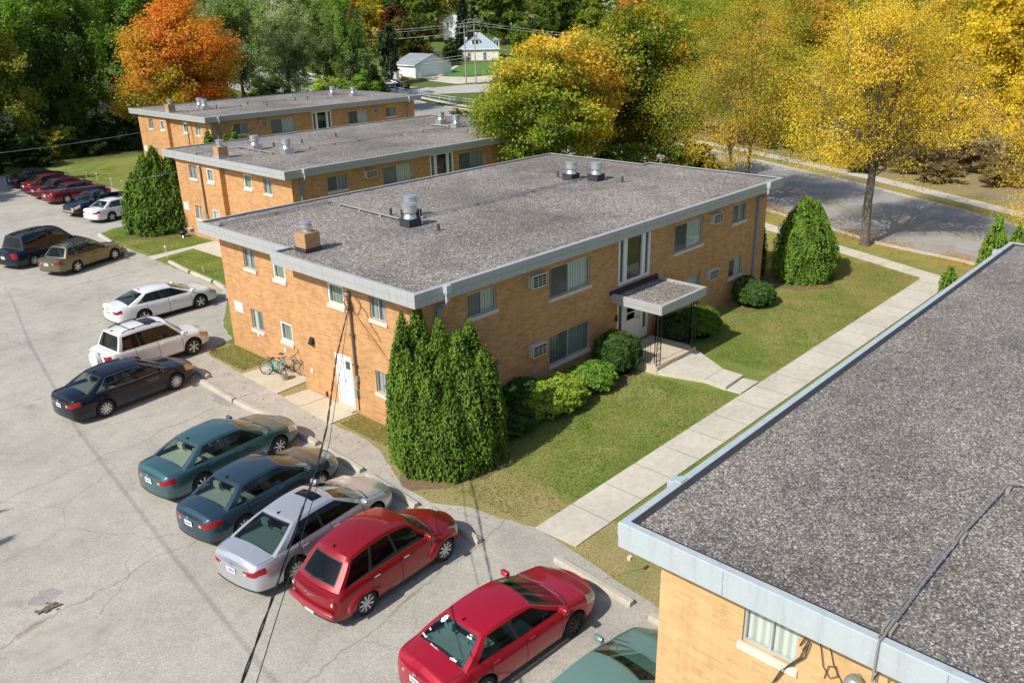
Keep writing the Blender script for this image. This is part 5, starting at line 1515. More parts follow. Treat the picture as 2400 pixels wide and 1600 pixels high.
def arborvitae(loc, leaders, label, seed=1, group=None, leaf=.070, dens=1.0, tint=1.0, pw=2.3):
    """leaders: (dx, dy, height, radius)"""
    rng = np.random.default_rng(seed); root = empty('arborvitae', loc, 0, label, 'evergreen', group)
    Ps, Ns, Cs, Ts, Ss = [], [], [], [], []; EV, EF, EC = [], [], []
    for (dx, dy, h, r) in leaders:
        def prof(z): 
            t = np.clip(z / h, 0, 1); return r * np.clip((1 - t ** pw), 0, 1) ** .82 * (.90 + .10 * np.sin(np.clip(t * 3.4, 0, pi)))
        n = int(dens * 6.2 * r * h / (leaf * leaf * 1.05))
        z = rng.uniform(0, 1, n * 2); z = z[rng.uniform(0, 1, n * 2) < (1 - z ** pw) ** .6][:n] * h * 1.0; n = len(z)
        th = rng.uniform(0, 2 * pi, n)
        # feathery plumes that rise and part
        pl = .5 + .5 * np.sin(th * 9 + z * 2.2 + 3 * np.sin(th * 2 + z) + dx * 9) * np.sin(z * 4.2 + th * 3 + dx * 7)
        cl = .5 + .5 * np.sin(th * 21 + z * 7) * np.cos(z * 13 + th * 5)
        rr = prof(z) * (.78 + .22 * pl) + .05 * cl - rng.exponential(.045, n)
        rr = np.maximum(rr, .01)
        C = np.stack([dx + rr * np.cos(th), dy + rr * np.sin(th), z + .04], 1)
        o = np.stack([np.cos(th), np.sin(th), .35 + 0 * z], 1)
        N_ = o + rng.normal(size=(n, 3)) * .55
        up = np.stack([.35 * np.cos(th), .35 * np.sin(th), 1 + 0 * z], 1) + rng.normal(size=(n, 3)) * .35
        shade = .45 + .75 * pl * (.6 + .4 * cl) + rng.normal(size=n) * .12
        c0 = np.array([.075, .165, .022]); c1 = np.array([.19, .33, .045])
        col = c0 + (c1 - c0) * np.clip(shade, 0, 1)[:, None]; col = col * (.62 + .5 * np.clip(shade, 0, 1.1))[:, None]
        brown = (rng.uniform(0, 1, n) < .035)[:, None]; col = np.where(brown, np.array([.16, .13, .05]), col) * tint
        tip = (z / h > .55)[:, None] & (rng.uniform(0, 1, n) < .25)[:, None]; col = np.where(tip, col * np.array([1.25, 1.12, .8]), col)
        Ps.append(C); Ns.append(N_); Cs.append(col); Ts.append(up); Ss.append(leaf * rng.uniform(.6, 1.35, n))
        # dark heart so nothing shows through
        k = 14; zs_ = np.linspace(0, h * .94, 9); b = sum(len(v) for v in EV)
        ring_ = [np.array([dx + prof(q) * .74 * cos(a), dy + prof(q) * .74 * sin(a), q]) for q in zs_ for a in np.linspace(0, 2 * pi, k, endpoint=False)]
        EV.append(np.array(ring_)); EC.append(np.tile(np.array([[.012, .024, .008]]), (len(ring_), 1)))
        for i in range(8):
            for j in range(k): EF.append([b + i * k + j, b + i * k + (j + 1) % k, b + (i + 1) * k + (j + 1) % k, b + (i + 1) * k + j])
    leaf_object('crown', np.vstack(Ps), np.vstack(Ns), np.concatenate(Ss), np.vstack(Cs), M['needle'], root, .42, np.vstack(Ts), rng, (np.vstack(EV), np.array(EF), np.vstack(EC)))
    mb = MB(); mb.tube([(0, 0, -.1), (0, 0, .5)], [.12, .09], 8); mb.build('trunk', M['bark'], root, True, 60)
    return root

def shrub(loc, rx, ry, h, label, c0, c1, seed=1, leaf=.05, dens=1.0, rot=0, group='clipped shrubs along the front wall', power=2.4, name='shrub'):
    rng = np.random.default_rng(seed); root = empty(name, loc, rot, label, 'shrub', group)
    n = int(dens * 2.4 * (rx * ry + (rx + ry) * h) * pi / (leaf * leaf * 1.25))
    d = unit(rng.normal(size=(n, 3))); d[:, 2] = np.abs(d[:, 2]) * 1.0 - .25 * (rng.uniform(0, 1, n) < .35)
    k = 1 / (np.abs(d[:, 0]) ** power + np.abs(d[:, 1]) ** power + np.abs(d[:, 2]) ** power) ** (1 / power)
    bump = .055 * np.sin(d[:, 0] * 9 + seed) * np.sin(d[:, 1] * 8 + 2 * seed) + .04 * np.sin(d[:, 2] * 13 + d[:, 0] * 11) + .03 * np.sin(d[:, 1] * 21 + d[:, 0] * 17)
    k = k * (1 + bump) - rng.exponential(.022, n)
    hz = h * .62
    P = d * k[:, None] * np.array([rx, ry, hz]) + np.array([0, 0, h * .40]); P[:, 2] = np.maximum(P[:, 2], .02)
    nr = d + rng.normal(size=(n, 3)) * .8 + np.array([0, 0, .25])
    f = np.clip(.5 + 6 * bump + rng.normal(size=n) * .28, 0, 1)[:, None]
    col = np.array(c0) * (1 - f) + np.array(c1) * f
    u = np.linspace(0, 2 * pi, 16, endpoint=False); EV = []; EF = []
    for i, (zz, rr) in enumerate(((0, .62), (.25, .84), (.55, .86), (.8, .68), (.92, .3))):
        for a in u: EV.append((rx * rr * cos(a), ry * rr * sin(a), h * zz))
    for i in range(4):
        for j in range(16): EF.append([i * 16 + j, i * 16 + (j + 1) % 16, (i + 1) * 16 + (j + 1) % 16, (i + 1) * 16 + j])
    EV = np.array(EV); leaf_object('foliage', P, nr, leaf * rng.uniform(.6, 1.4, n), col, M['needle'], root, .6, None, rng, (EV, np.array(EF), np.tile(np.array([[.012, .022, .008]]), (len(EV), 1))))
    return root

def spruce(loc, h, r, label, seed=1, col=BLUEG, n=5000, size=.35, group=None):
    rng = np.random.default_rng(seed); root = empty('spruce', loc, 0, label, 'conifer', group)
    t = 1 - np.sqrt(rng.uniform(0, 1, n)); z = t * h
    lay = (t * 14) % 1.0
    th = rng.uniform(0, 2 * pi, n); arm = .75 + .25 * np.sin(th * 7 + np.floor(t * 14) * 2.1)
    rr = r * (1 - t) * (.35 + .65 * np.sqrt(rng.uniform(0, 1, n))) * arm * (1.08 - .35 * lay)
    C = np.stack([rr * np.cos(th), rr * np.sin(th), z + h * .03 - .12 * rr], 1)
    N_ = np.stack([np.cos(th) * .4, np.sin(th) * .4, .8 + 0 * z], 1) + rng.normal(size=(n, 3)) * .4
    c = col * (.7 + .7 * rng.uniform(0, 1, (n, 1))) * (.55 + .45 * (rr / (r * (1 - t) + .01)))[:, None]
    T = np.stack([np.cos(th), np.sin(th), -.25 + 0 * z], 1) + rng.normal(size=(n, 3)) * .3
    leaf_object('crown', C, N_, size * rng.uniform(.6, 1.3, n), c, M['needle'], root, .4, T, rng)
    MB().tube([(0, 0, -.3), (0, 0, h * .92)], [r * .07, .02], 7).build('trunk', M['bark_dark'], root)
    return root

# evergreens at the corners of the blocks
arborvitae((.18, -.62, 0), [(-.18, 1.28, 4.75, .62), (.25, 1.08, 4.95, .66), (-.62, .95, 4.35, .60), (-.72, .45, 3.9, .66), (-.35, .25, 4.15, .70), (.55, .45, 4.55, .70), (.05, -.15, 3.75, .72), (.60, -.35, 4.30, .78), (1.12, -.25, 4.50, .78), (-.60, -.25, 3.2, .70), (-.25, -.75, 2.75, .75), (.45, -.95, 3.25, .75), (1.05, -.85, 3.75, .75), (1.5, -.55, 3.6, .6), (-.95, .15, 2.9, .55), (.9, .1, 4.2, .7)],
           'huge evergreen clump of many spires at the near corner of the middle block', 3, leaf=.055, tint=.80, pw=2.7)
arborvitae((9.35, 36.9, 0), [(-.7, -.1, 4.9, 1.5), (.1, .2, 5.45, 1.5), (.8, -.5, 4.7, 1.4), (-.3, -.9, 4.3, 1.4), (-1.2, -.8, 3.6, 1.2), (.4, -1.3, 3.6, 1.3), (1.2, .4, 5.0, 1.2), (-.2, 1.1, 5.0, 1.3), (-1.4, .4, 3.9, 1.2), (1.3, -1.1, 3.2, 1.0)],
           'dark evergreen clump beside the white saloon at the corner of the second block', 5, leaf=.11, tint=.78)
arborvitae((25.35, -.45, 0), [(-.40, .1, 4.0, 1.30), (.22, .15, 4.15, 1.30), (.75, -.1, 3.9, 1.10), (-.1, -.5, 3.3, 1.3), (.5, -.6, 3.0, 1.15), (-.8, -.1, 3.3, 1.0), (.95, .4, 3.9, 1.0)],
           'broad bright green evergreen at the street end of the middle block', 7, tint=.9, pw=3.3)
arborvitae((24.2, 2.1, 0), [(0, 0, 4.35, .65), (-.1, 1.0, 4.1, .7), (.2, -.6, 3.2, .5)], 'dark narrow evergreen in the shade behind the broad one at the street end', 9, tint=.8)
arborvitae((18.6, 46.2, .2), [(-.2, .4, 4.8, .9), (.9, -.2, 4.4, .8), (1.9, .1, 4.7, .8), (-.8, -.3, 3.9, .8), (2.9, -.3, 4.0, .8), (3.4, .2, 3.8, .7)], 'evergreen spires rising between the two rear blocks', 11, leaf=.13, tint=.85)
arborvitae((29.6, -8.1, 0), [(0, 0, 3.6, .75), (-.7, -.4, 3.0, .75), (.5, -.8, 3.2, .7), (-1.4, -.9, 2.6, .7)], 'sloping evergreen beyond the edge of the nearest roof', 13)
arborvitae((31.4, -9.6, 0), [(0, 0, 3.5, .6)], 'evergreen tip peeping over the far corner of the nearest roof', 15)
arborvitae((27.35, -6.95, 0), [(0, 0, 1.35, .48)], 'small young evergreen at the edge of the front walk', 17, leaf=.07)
# clipped shrubs under the front wall
yl0, yl1 = (.13, .22, .03), (.36, .48, .06); dk0, dk1 = (.035, .085, .022), (.09, .165, .036); gr0, gr1 = (.08, .18, .024), (.22, .37, .05)
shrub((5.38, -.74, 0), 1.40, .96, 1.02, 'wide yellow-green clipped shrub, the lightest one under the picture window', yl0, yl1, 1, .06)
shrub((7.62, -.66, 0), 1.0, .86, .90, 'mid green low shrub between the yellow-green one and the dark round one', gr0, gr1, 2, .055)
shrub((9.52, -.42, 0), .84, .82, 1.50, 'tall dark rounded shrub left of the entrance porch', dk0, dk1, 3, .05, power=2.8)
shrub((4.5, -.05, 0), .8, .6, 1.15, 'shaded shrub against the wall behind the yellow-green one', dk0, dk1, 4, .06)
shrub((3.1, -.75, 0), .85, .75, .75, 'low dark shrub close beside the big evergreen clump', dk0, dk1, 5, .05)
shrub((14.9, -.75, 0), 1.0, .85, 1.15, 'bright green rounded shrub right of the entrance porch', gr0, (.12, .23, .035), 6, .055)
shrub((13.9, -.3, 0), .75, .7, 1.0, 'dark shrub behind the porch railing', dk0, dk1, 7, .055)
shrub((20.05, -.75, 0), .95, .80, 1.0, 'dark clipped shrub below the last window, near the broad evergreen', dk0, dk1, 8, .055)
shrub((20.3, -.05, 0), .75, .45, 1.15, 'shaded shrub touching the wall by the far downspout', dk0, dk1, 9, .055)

# ---------------------------------------------------------------- the big coloured trees
def hue_orange(q): return .18 * np.sin(q[:, 0] * 3 + 1) - .10 * q[:, 2] + .12 * np.sin(q[:, 1] * 4) + .10 - .45 * np.clip(-q[:, 2] - .45, 0, 1)
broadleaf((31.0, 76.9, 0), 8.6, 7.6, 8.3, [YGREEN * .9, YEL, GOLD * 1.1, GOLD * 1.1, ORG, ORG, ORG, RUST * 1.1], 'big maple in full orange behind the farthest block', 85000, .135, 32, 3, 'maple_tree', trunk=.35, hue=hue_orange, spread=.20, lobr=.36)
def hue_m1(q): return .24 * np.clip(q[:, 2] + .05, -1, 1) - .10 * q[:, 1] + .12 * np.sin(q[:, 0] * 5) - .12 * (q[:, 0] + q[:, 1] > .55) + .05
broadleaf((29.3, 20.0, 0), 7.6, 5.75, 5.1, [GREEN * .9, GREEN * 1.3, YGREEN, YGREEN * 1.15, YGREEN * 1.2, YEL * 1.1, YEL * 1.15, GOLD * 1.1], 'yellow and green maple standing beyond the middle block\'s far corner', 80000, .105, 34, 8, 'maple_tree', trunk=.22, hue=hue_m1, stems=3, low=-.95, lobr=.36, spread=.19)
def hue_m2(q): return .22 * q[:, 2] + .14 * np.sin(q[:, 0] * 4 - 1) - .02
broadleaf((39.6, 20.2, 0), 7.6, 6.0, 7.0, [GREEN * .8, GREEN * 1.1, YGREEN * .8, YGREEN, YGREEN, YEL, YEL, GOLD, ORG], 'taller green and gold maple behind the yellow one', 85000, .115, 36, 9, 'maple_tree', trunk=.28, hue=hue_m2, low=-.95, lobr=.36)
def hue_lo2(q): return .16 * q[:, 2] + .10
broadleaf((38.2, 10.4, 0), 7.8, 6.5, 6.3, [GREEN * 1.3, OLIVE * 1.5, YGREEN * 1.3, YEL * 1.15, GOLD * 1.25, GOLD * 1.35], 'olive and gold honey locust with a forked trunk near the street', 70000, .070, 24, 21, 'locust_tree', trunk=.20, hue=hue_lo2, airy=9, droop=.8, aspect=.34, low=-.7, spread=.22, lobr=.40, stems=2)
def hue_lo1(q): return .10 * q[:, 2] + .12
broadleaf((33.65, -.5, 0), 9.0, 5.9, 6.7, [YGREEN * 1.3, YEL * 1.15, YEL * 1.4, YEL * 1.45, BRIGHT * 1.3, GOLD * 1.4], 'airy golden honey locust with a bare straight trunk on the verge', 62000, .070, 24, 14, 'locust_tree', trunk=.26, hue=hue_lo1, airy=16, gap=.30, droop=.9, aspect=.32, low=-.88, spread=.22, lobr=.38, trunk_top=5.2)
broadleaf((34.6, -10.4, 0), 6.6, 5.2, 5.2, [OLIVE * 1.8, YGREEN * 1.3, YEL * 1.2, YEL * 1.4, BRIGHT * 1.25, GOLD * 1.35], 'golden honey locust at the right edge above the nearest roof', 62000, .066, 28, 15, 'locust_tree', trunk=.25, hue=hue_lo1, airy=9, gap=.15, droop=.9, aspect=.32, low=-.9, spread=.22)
broadleaf((69.5, 1.5, 0), 10.4, 6.4, 7.2, [YEL * .8, YEL, BRIGHT, BRIGHT, BRIGHT, GOLD], 'bright lemon yellow tree across the street at the top right', 30000, .16, 24, 16, 'tree', trunk=.3)

# trees across the street
GT = 'trees across the street'
for k, (x, y, cz, R, Rz, pal, lab) in enumerate([
    (70.7, 28.0, 9.5, 4.9, 7.5, [OLIVE, YGREEN * .8, YEL * .6, GOLD * .7], 'olive gold tree behind the forked honey locust'),
    (79.4, 25.2, 9.8, 4.8, 8.0, [OLIVE, YGREEN * .8, GOLD * .7, GOLD * .8], 'dull gold tree across the street, left of the lemon yellow one'),
    (82.1, 17.5, 9.3, 4.8, 8.0, [OLIVE * .9, OLIVE, YEL * .6, GOLD * .8], 'thin brownish gold tree behind the airy honey locust'),
    (80.2, 10.4, 9.2, 4.4, 7.8, [OLIVE, YEL * .7, YEL, GOLD], 'golden tree just left of the lemon yellow one'),
    (82.1, 43.1, 10.5, 5.6, 7.5, [GREEN, YGREEN * .8, YGREEN, YEL * .8], 'green-gold tree between the two maples and the olive one'),
    (88.0, 34.0, 11.5, 5.6, 8.2, [GREEN, OLIVE, YGREEN, GOLD * .7], 'tall green-gold tree at the top, right of the maples'),
    (64.5, -9.5, 7.0, 4.6, 6.0, [YGREEN, YEL, BRIGHT, GOLD], 'yellow tree across the street at the far right edge'),
    (97.0, 22.0, 11.0, 6.0, 9.0, [OLIVE * .7, OLIVE, YGREEN * .8, GOLD * .6], 'tall olive tree far back at the top right'),
    (96.0, 6.0, 10.5, 6.0, 9.0, [OLIVE * .7, YGREEN * .8, YEL * .8, YEL], 'tall yellow-green tree far back at the right edge'),
    (101.0, 52.0, 12.0, 6.5, 9.0, [GREEN, GREEN * 1.2, YGREEN, YEL * .7], 'big green tree far back above the maples'),
    (71.0, 16.5, 5.6, 3.6, 5.0, [OLIVE, YGREEN, YEL, GOLD], 'short gold and green tree behind the trunk of the airy honey locust'),
    (66.5, 6.5, 5.2, 3.3, 4.6, [OLIVE, BROWN * 1.4, YEL * .8, GOLD], 'short tawny tree right of the airy honey locust\'s trunk'),
    (70.5, -1.0, 5.4, 3.6, 5.0, [YGREEN, YEL, BRIGHT, GOLD], 'short bright yellow tree low at the right, behind the brush'),
    (60.0, -7.5, 4.6, 3.0, 4.2, [OLIVE, YEL, GOLD, GOLD], 'small gold tree by the far walk at the right edge'),
    (73.0, 24.0, 5.6, 3.8, 5.2, [GREEN, OLIVE, YGREEN, GOLD], 'short green-gold tree low behind the forked honey locust'),
    (64.5, 20.0, 4.2, 2.8, 3.8, [GREEN, YGREEN, YGREEN, YEL], 'small yellow-green tree across the street beside the forked honey locust')]):
    pal = [p * 1.35 for p in pal]
    broadleaf((x, y, 0), cz * .85, R * 1.28, Rz * 1.04, pal, lab, 30000, .14, 24, 40 + k, 'tree', GT, trunk=.22, airy=4 if k in (1, 2, 3) else 0, gap=.15, droop=.5, aspect=.42)
# dark undergrowth trees that fill in under the maples
for k, (x, y, cz, R, Rz, lab) in enumerate([(27.2, 18.6, 2.3, 2.2, 2.5, 'dark green bush under the yellow maple, against the second block'), (31.6, 17.2, 2.0, 2.6, 2.2, 'dark leafy bush under the yellow maple, behind the middle block'), (36.2, 16.8, 2.3, 2.8, 2.6, 'leafy bush with golden tips between the two maples'), (38.6, 14.2, 2.0, 2.4, 2.3, 'dark bush left of the forked honey locust'), (34.6, 12.6, 1.4, 1.6, 1.6, 'low golden bush at the foot of the forked honey locust'), (42.0, 17.4, 3.2, 3.0, 3.6, 'bushy green sapling behind the taller maple')]):
    broadleaf((x, y, 0), cz, R, Rz, [DKGREEN, GREEN * .8, GREEN, GREEN * 1.2, YGREEN, YEL if k in (2, 4) else YGREEN], lab, 10000, .11, 12, 60 + k, 'bush', 'bushes under the maples', trunk=.07, cat='bush', low=-.95)
# low brush on the slope beyond the far walk
rngb = np.random.default_rng(5)
GB = 'dry brush beyond the far walk'
k = 0
for (x, y, r, h, c, lab) in [(58.5, 5.5, 2.0, 2.6, [BROWN, OLIVE, BROWN * 1.3], 'low reddish brown brush opposite the airy honey locust'), (61.5, 2.0, 2.2, 3.0, [BROWN * .8, BROWN, RUST * .6], 'rust brown brush heap beyond the far walk'), (57.0, -1.5, 1.9, 2.3, [BROWN, BROWN * 1.2, OLIVE * 1.2], 'pale brown brush nearest the far walk'), (64.0, 8.0, 2.6, 3.6, [OLIVE * .8, BROWN, OLIVE], 'olive brown thicket beyond the brush'), (60.0, 14.0, 2.4, 3.8, [OLIVE, YGREEN * .7, GOLD * .7], 'gold-green thicket left of the bare trunk'), (66.5, 15.0, 3.0, 4.5, [GREEN, OLIVE, BROWN], 'dark green thicket behind the gold-green one'), (55.5, -6.5, 1.8, 2.4, [BROWN, GOLD * .6, OLIVE], 'yellow brown brush at the right, below the yellow tree'), (63.0, -3.0, 2.5, 3.5, [BROWN, OLIVE, GOLD * .6], 'tawny thicket behind the pale brown brush'), (66.0, 24.0, 2.8, 4.0, [GREEN * .8, OLIVE, YGREEN * .7], 'green thicket behind the forked locust'), (55.5, 2.5, 1.7, 2.0, [BROWN * 1.2, BROWN, OLIVE], 'low tan brush by the far walk, left of the pale brown one'), (59.5, -4.5, 2.0, 2.8, [BROWN, BROWN * 1.3, RUST * .5], 'russet brush between the pale brown and the yellow brown ones'), (62.0, 10.5, 2.2, 3.0, [BROWN, OLIVE * .9, BROWN * 1.2], 'brown thicket straight behind the bare trunk'), (56.5, 9.0, 1.6, 1.9, [OLIVE, BROWN * 1.2], 'olive tan brush at the far walk, left of the reddish one'),
    (72.0, 38.0, 3.0, 4.5, [GREEN * .8, GREEN, YGREEN * .7], 'green thicket beyond the street behind the maples')]:
    k += 1
    broadleaf((x, y, 0), h * .5, r, h * .55, c, lab, 9000, .085, 12, 70 + k, 'brush', GB, trunk=.06, airy=6, cat='bush', low=-.9, gap=.1)

# ---------------------------------------------------------------- the dark wood on the left
GW = 'trees of the wood behind the lot'
wood = [
    (12.4, 79.5, 9.0, 5.0, 9.6, [DKGREEN, OLIVE * .8, OLIVE, YGREEN * .8], 'olive tree at the left edge with yellowing top', .16),
    (19.6, 83.6, 8.8, 4.4, 10.2, [DKGREEN * .8, DKGREEN, GREEN * .8, GREEN], 'dark green tree second from the left edge', 0),
    (25.6, 90.9, 9.5, 4.6, 11.0, [DKGREEN * .8, DKGREEN, GREEN * .9, GREEN * 1.1], 'tall dark tree left of the orange maple', 0),
    (36.1, 100.6, 11.0, 5.2, 10.5, [DKGREEN, GREEN * .8, GREEN], 'dark tree directly behind the orange maple', 0),
    (8.0, 86.0, 8.5, 5.2, 9.5, [DKGREEN, OLIVE * .8, OLIVE, YEL * .5], 'tree with golden leaves at the far left edge', .1),
    (16.0, 93.0, 11.0, 5.5, 9.5, [DKGREEN, GREEN * .9, GREEN * 1.2], 'green tree deep in the wood at the upper left', 0),
    (30.0, 106.0, 13.0, 6.0, 9.0, [DKGREEN, GREEN, GREEN * 1.3], 'tall green tree deep in the wood left of the orange crown', 0),
    (47.0, 90.5, 9.5, 4.9, 9.0, [DKGREEN * 1.2, GREYG * .8, GREYG, GREEN], 'grey-green willow right of the orange maple', 0),
    (56.2, 93.0, 10.0, 5.6, 9.8, [GREYG * .7, GREYG * .9, GREYG, GREYG * 1.2], 'silvery willow in the middle of the wood above the farthest roof', 0),
    (60.4, 84.0, 9.8, 4.4, 9.4, [DKGREEN * 1.1, GREYG * .7, GREEN, GREEN * 1.2], 'dark green willow nearest the road gap', 0),
    (66.5, 97.0, 10.0, 4.6, 9.5, [DKGREEN, GREEN * .8, GREYG * .8], 'shadowy tree right of the willows', 0),
    (52.0, 104.0, 12.0, 6.0, 9.0, [DKGREEN, GREYG * .7, GREYG, GREEN], 'tall grey-green tree behind the willows', 0),
    (42.0, 112.0, 13.0, 6.0, 9.0, [DKGREEN, GREEN * .8, GREEN], 'tall tree far behind the orange maple', 0),
    (44.4, 78.5, 3.8, 3.4, 3.6, [DKGREEN, GREEN * .8, GREYG * .7], 'low green bush peeping over the farthest roof', 0),
    (50.7, 76.2, 3.6, 3.6, 3.4, [DKGREEN, GREEN, YGREEN], 'bright low bush over the right half of the farthest roof', 0),
    (56.2, 76.5, 3.2, 3.2, 3.4, [DKGREEN, GREEN, GREEN * 1.3], 'leafy bush at the road end of the farthest roof', 0)]
for k, (x, y, cz, R, Rz, pal, lab, hu) in enumerate(wood):
    pal = [p * 1.85 for p in pal]
    broadleaf((x, y, gh(x, y)), cz, R, Rz, pal, lab, 19000 if cz > 5 else 8000, .19 if cz > 5 else .14, 20 if cz > 5 else 9, 100 + k, 'tree' if cz > 5 else 'bush', GW if cz > 5 else 'bushes over the farthest roof', trunk=.24 if cz > 5 else .08, hue=(lambda q, h_=hu: .25 * q[:, 2] + h_), airy=3, gap=.05, low=-.95, cat='tree' if cz > 5 else 'bush', bark='bark_dark', droop=.5 if 'willow' in lab else 0, aspect=.35 if 'willow' in lab else .6)
for k, (x, y, r, h, pal, lab) in enumerate([(17.4, 77.0, 2.2, 3.2, [OLIVE, YGREEN, YEL * .8], 'yellowing bush in the dark under the wood'), (23.9, 76.6, 2.4, 3.6, [DKGREEN * .7, DKGREEN, GREEN * .7], 'dark bush at the foot of the wood near the farthest block'), (12.5, 75.5, 2.2, 3.0, [DKGREEN * .6, DKGREEN * .9, DKGREEN], 'black-green bush at the left edge behind the dark car'), (20.2, 75.6, 1.6, 2.0, [DKGREEN, GREEN * .7], 'small dark bush between the yellowing one and the wall'), (9.2, 71.5, 2.2, 2.8, [DKGREEN * .7, DKGREEN], 'dark bush just behind the dark navy saloon'), (6.0, 68.5, 2.4, 3.2, [DKGREEN * .6, DKGREEN], 'dark bush at the left edge beyond the navy saloon'), (13.6, 72.8, 1.8, 2.4, [DKGREEN * .8, DKGREEN * 1.1], 'dark bush left of the yellowing one')]):
    broadleaf((x, y, 0), h * .5, r, h * .55, pal, lab, 3500, .17, 9, 140 + k, 'bush', 'bushes at the foot of the wood', trunk=.06, cat='bush', low=-.95)

# ---------------------------------------------------------------- trees around the houses
def far(x, y, cz, R, Rz, pal, lab, n=4200, size=.34, seed=1, hue=None, grp='trees around the far houses', **k):
    g0 = gh(x, y)
    return broadleaf((x, y, g0), cz - g0, R, Rz, pal, lab, n, size, k.pop('lobes', 14), seed, 'tree', grp, trunk=.25, low=-.95, hue=hue, **k)
far(75.5, 100.5, 6.2, 3.3, 7.0, [DKGREEN, GREEN * .8, GREEN, ORG, GOLD], 'green tree with an orange top at the road gap', 5200, .28, 201, lambda q: .55 * q[:, 2] - .18)
far(86.3, 106.6, 6.6, 2.4, 6.2, [BLUEG, DKGREEN * 1.3, BLUEG * 1.5], 'slim grey-green poplar left of the white garage', 5200, .26, 202)
far(111.5, 148.8, 12.5, 3.0, 4.6, [WINE, WINE * 1.2, RUST * .6], 'small wine red tree at the top beside the yellow one', 2600, .34, 203)
far(108.8, 141.6, 12.0, 4.0, 6.6, [YGREEN * 1.2, BRIGHT * .8, BRIGHT], 'bright yellow-green tree at the top above the orange-topped one', 4200, .34, 204)
far(110.0, 133.0, 10.6, 3.2, 6.8, [WINE * .8, WINE * 1.2, BROWN * .6, WINE], 'wine red tree above the brownish conifer', 4200, .32, 205)
far(103.2, 120.5, 8.4, 5.2, 6.9, [DKGREEN * 1.1, OLIVE * .6, OLIVE * .8, BROWN * .55], 'broad dark brownish green tree behind the white garage', 7500, .30, 206)
far(147.3, 136.1, 13.6, 8.2, 8.4, [DKGREEN * 1.3, GREEN, GREEN * 1.2, YGREEN], 'large green tree behind the cream house', 7500, .42, 207)
far(140.1, 156.0, 15.0, 6.2, 7.5, [GREEN, GREEN * 1.2, YGREEN], 'green tree at the top left of the brick chimney', 5200, .42, 208)
far(162.0, 128.0, 12.5, 5.0, 6.6, [GREEN * .8, GREEN, OLIVE], 'dark green tree left of the grey roofed houses', 4200, .42, 209)
far(129.0, 113.0, 7.6, 3.6, 5.2, [GREEN, GREEN * 1.2, YGREEN], 'leafy green tree right of the cream house', 4200, .30, 221)
far(144.0, 123.0, 9.5, 4.6, 6.0, [GREEN * .9, GREEN * 1.2, OLIVE], 'green tree on the slope behind the cream house', 4600, .34, 222)
far(158.0, 116.0, 9.8, 5.0, 5.4, [GREEN, YGREEN * .8, YGREEN], 'round green tree on the slope below the grey roofed houses', 4600, .38, 223)
far(132.5, 112.0, 8.5, 3.2, 4.8, [DKGREEN, GREEN * .8], 'dark tree right behind the cream house', 3200, .34, 210)
far(116.0, 121.8, 5.6, 2.6, 3.2, [DKGREEN, DKGREEN * 1.2, GREEN * .6], 'dark thicket in front of the board fence', 2800, .28, 211)
far(79.5, 104.5, 2.3, 2.2, 2.3, [GREEN, GREEN * 1.2, YGREEN * .9], 'green bush by the farthest roof corner', 2600, .2, 212)
far(77.0, 98.0, 1.6, 1.8, 1.5, [GREEN, YGREEN * .8, OLIVE], 'weedy bush left of the yield sign', 2200, .17, 213)
far(84.8, 100.2, 1.6, .7, .8, [YGREEN, YEL * .6], 'weed tuft at the foot of the yield sign', 700, .13, 214, lobes=5)
far(57.2, 57.8, 1.4, 2.2, 1.5, [GREEN * .7, OLIVE * .8, BROWN], 'low dark bush at the road end of the second block', 3200, .13, 215)
spruce((134.4, 137.4, gh(134.4, 137.4)), 14.5, 3.0, 'dark blue spruce at the top beside the brick chimney', 1, BLUEG * .7, 4500, .42)
spruce((123.4, 123.0, gh(123, 123)), 9.6, 2.9, 'blue spruce in front of the far white house', 2, BLUEG * 1.1, 4500, .36)
spruce((230.9, 192.5, 13), 12, 5.5, 'large grey-blue spruce above the grey roofed houses', 3, BLUEG * 1.2, 4000, .6)
far(228.6, 176.0, 17.0, 6.5, 9.0, [GREEN, GREEN * 1.3, YGREEN], 'pale green tree right of the grey-blue spruce', 3600, .55, 216)
# the far wood that closes the view: one mass
rngw = np.random.default_rng(77); PP, CC_ = [], []
pals = [GREEN, DKGREEN * 1.4, OLIVE, YGREEN * .8, GREEN * 1.3, GOLD * .7, GREYG, RUST * .8]
for k in range(150):
    a = radians(rngw.uniform(8, 82)); d = rngw.uniform(230, 340); x, y = -15 + d * cos(a), -18 + d * sin(a); R = rngw.uniform(4.5, 8); n = 330
    q = unit(rngw.normal(size=(n, 3))) * (rngw.uniform(.55, 1, (n, 1))); PP.append(q * np.array([R, R, R * 1.25]) + np.array([x, y, gh(x, y) + R * 1.1])); c = pals[rngw.choice(len(pals), p=[.26, .2, .16, .14, .1, .06, .06, .02])]
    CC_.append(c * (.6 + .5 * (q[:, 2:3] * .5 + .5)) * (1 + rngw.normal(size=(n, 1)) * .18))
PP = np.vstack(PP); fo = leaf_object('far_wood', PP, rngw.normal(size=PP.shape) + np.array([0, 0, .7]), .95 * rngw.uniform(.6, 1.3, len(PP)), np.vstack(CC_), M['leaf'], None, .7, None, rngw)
tag(fo, 'mixed far-off woodland closing the view along the top', 'woodland', None, 'stuff')
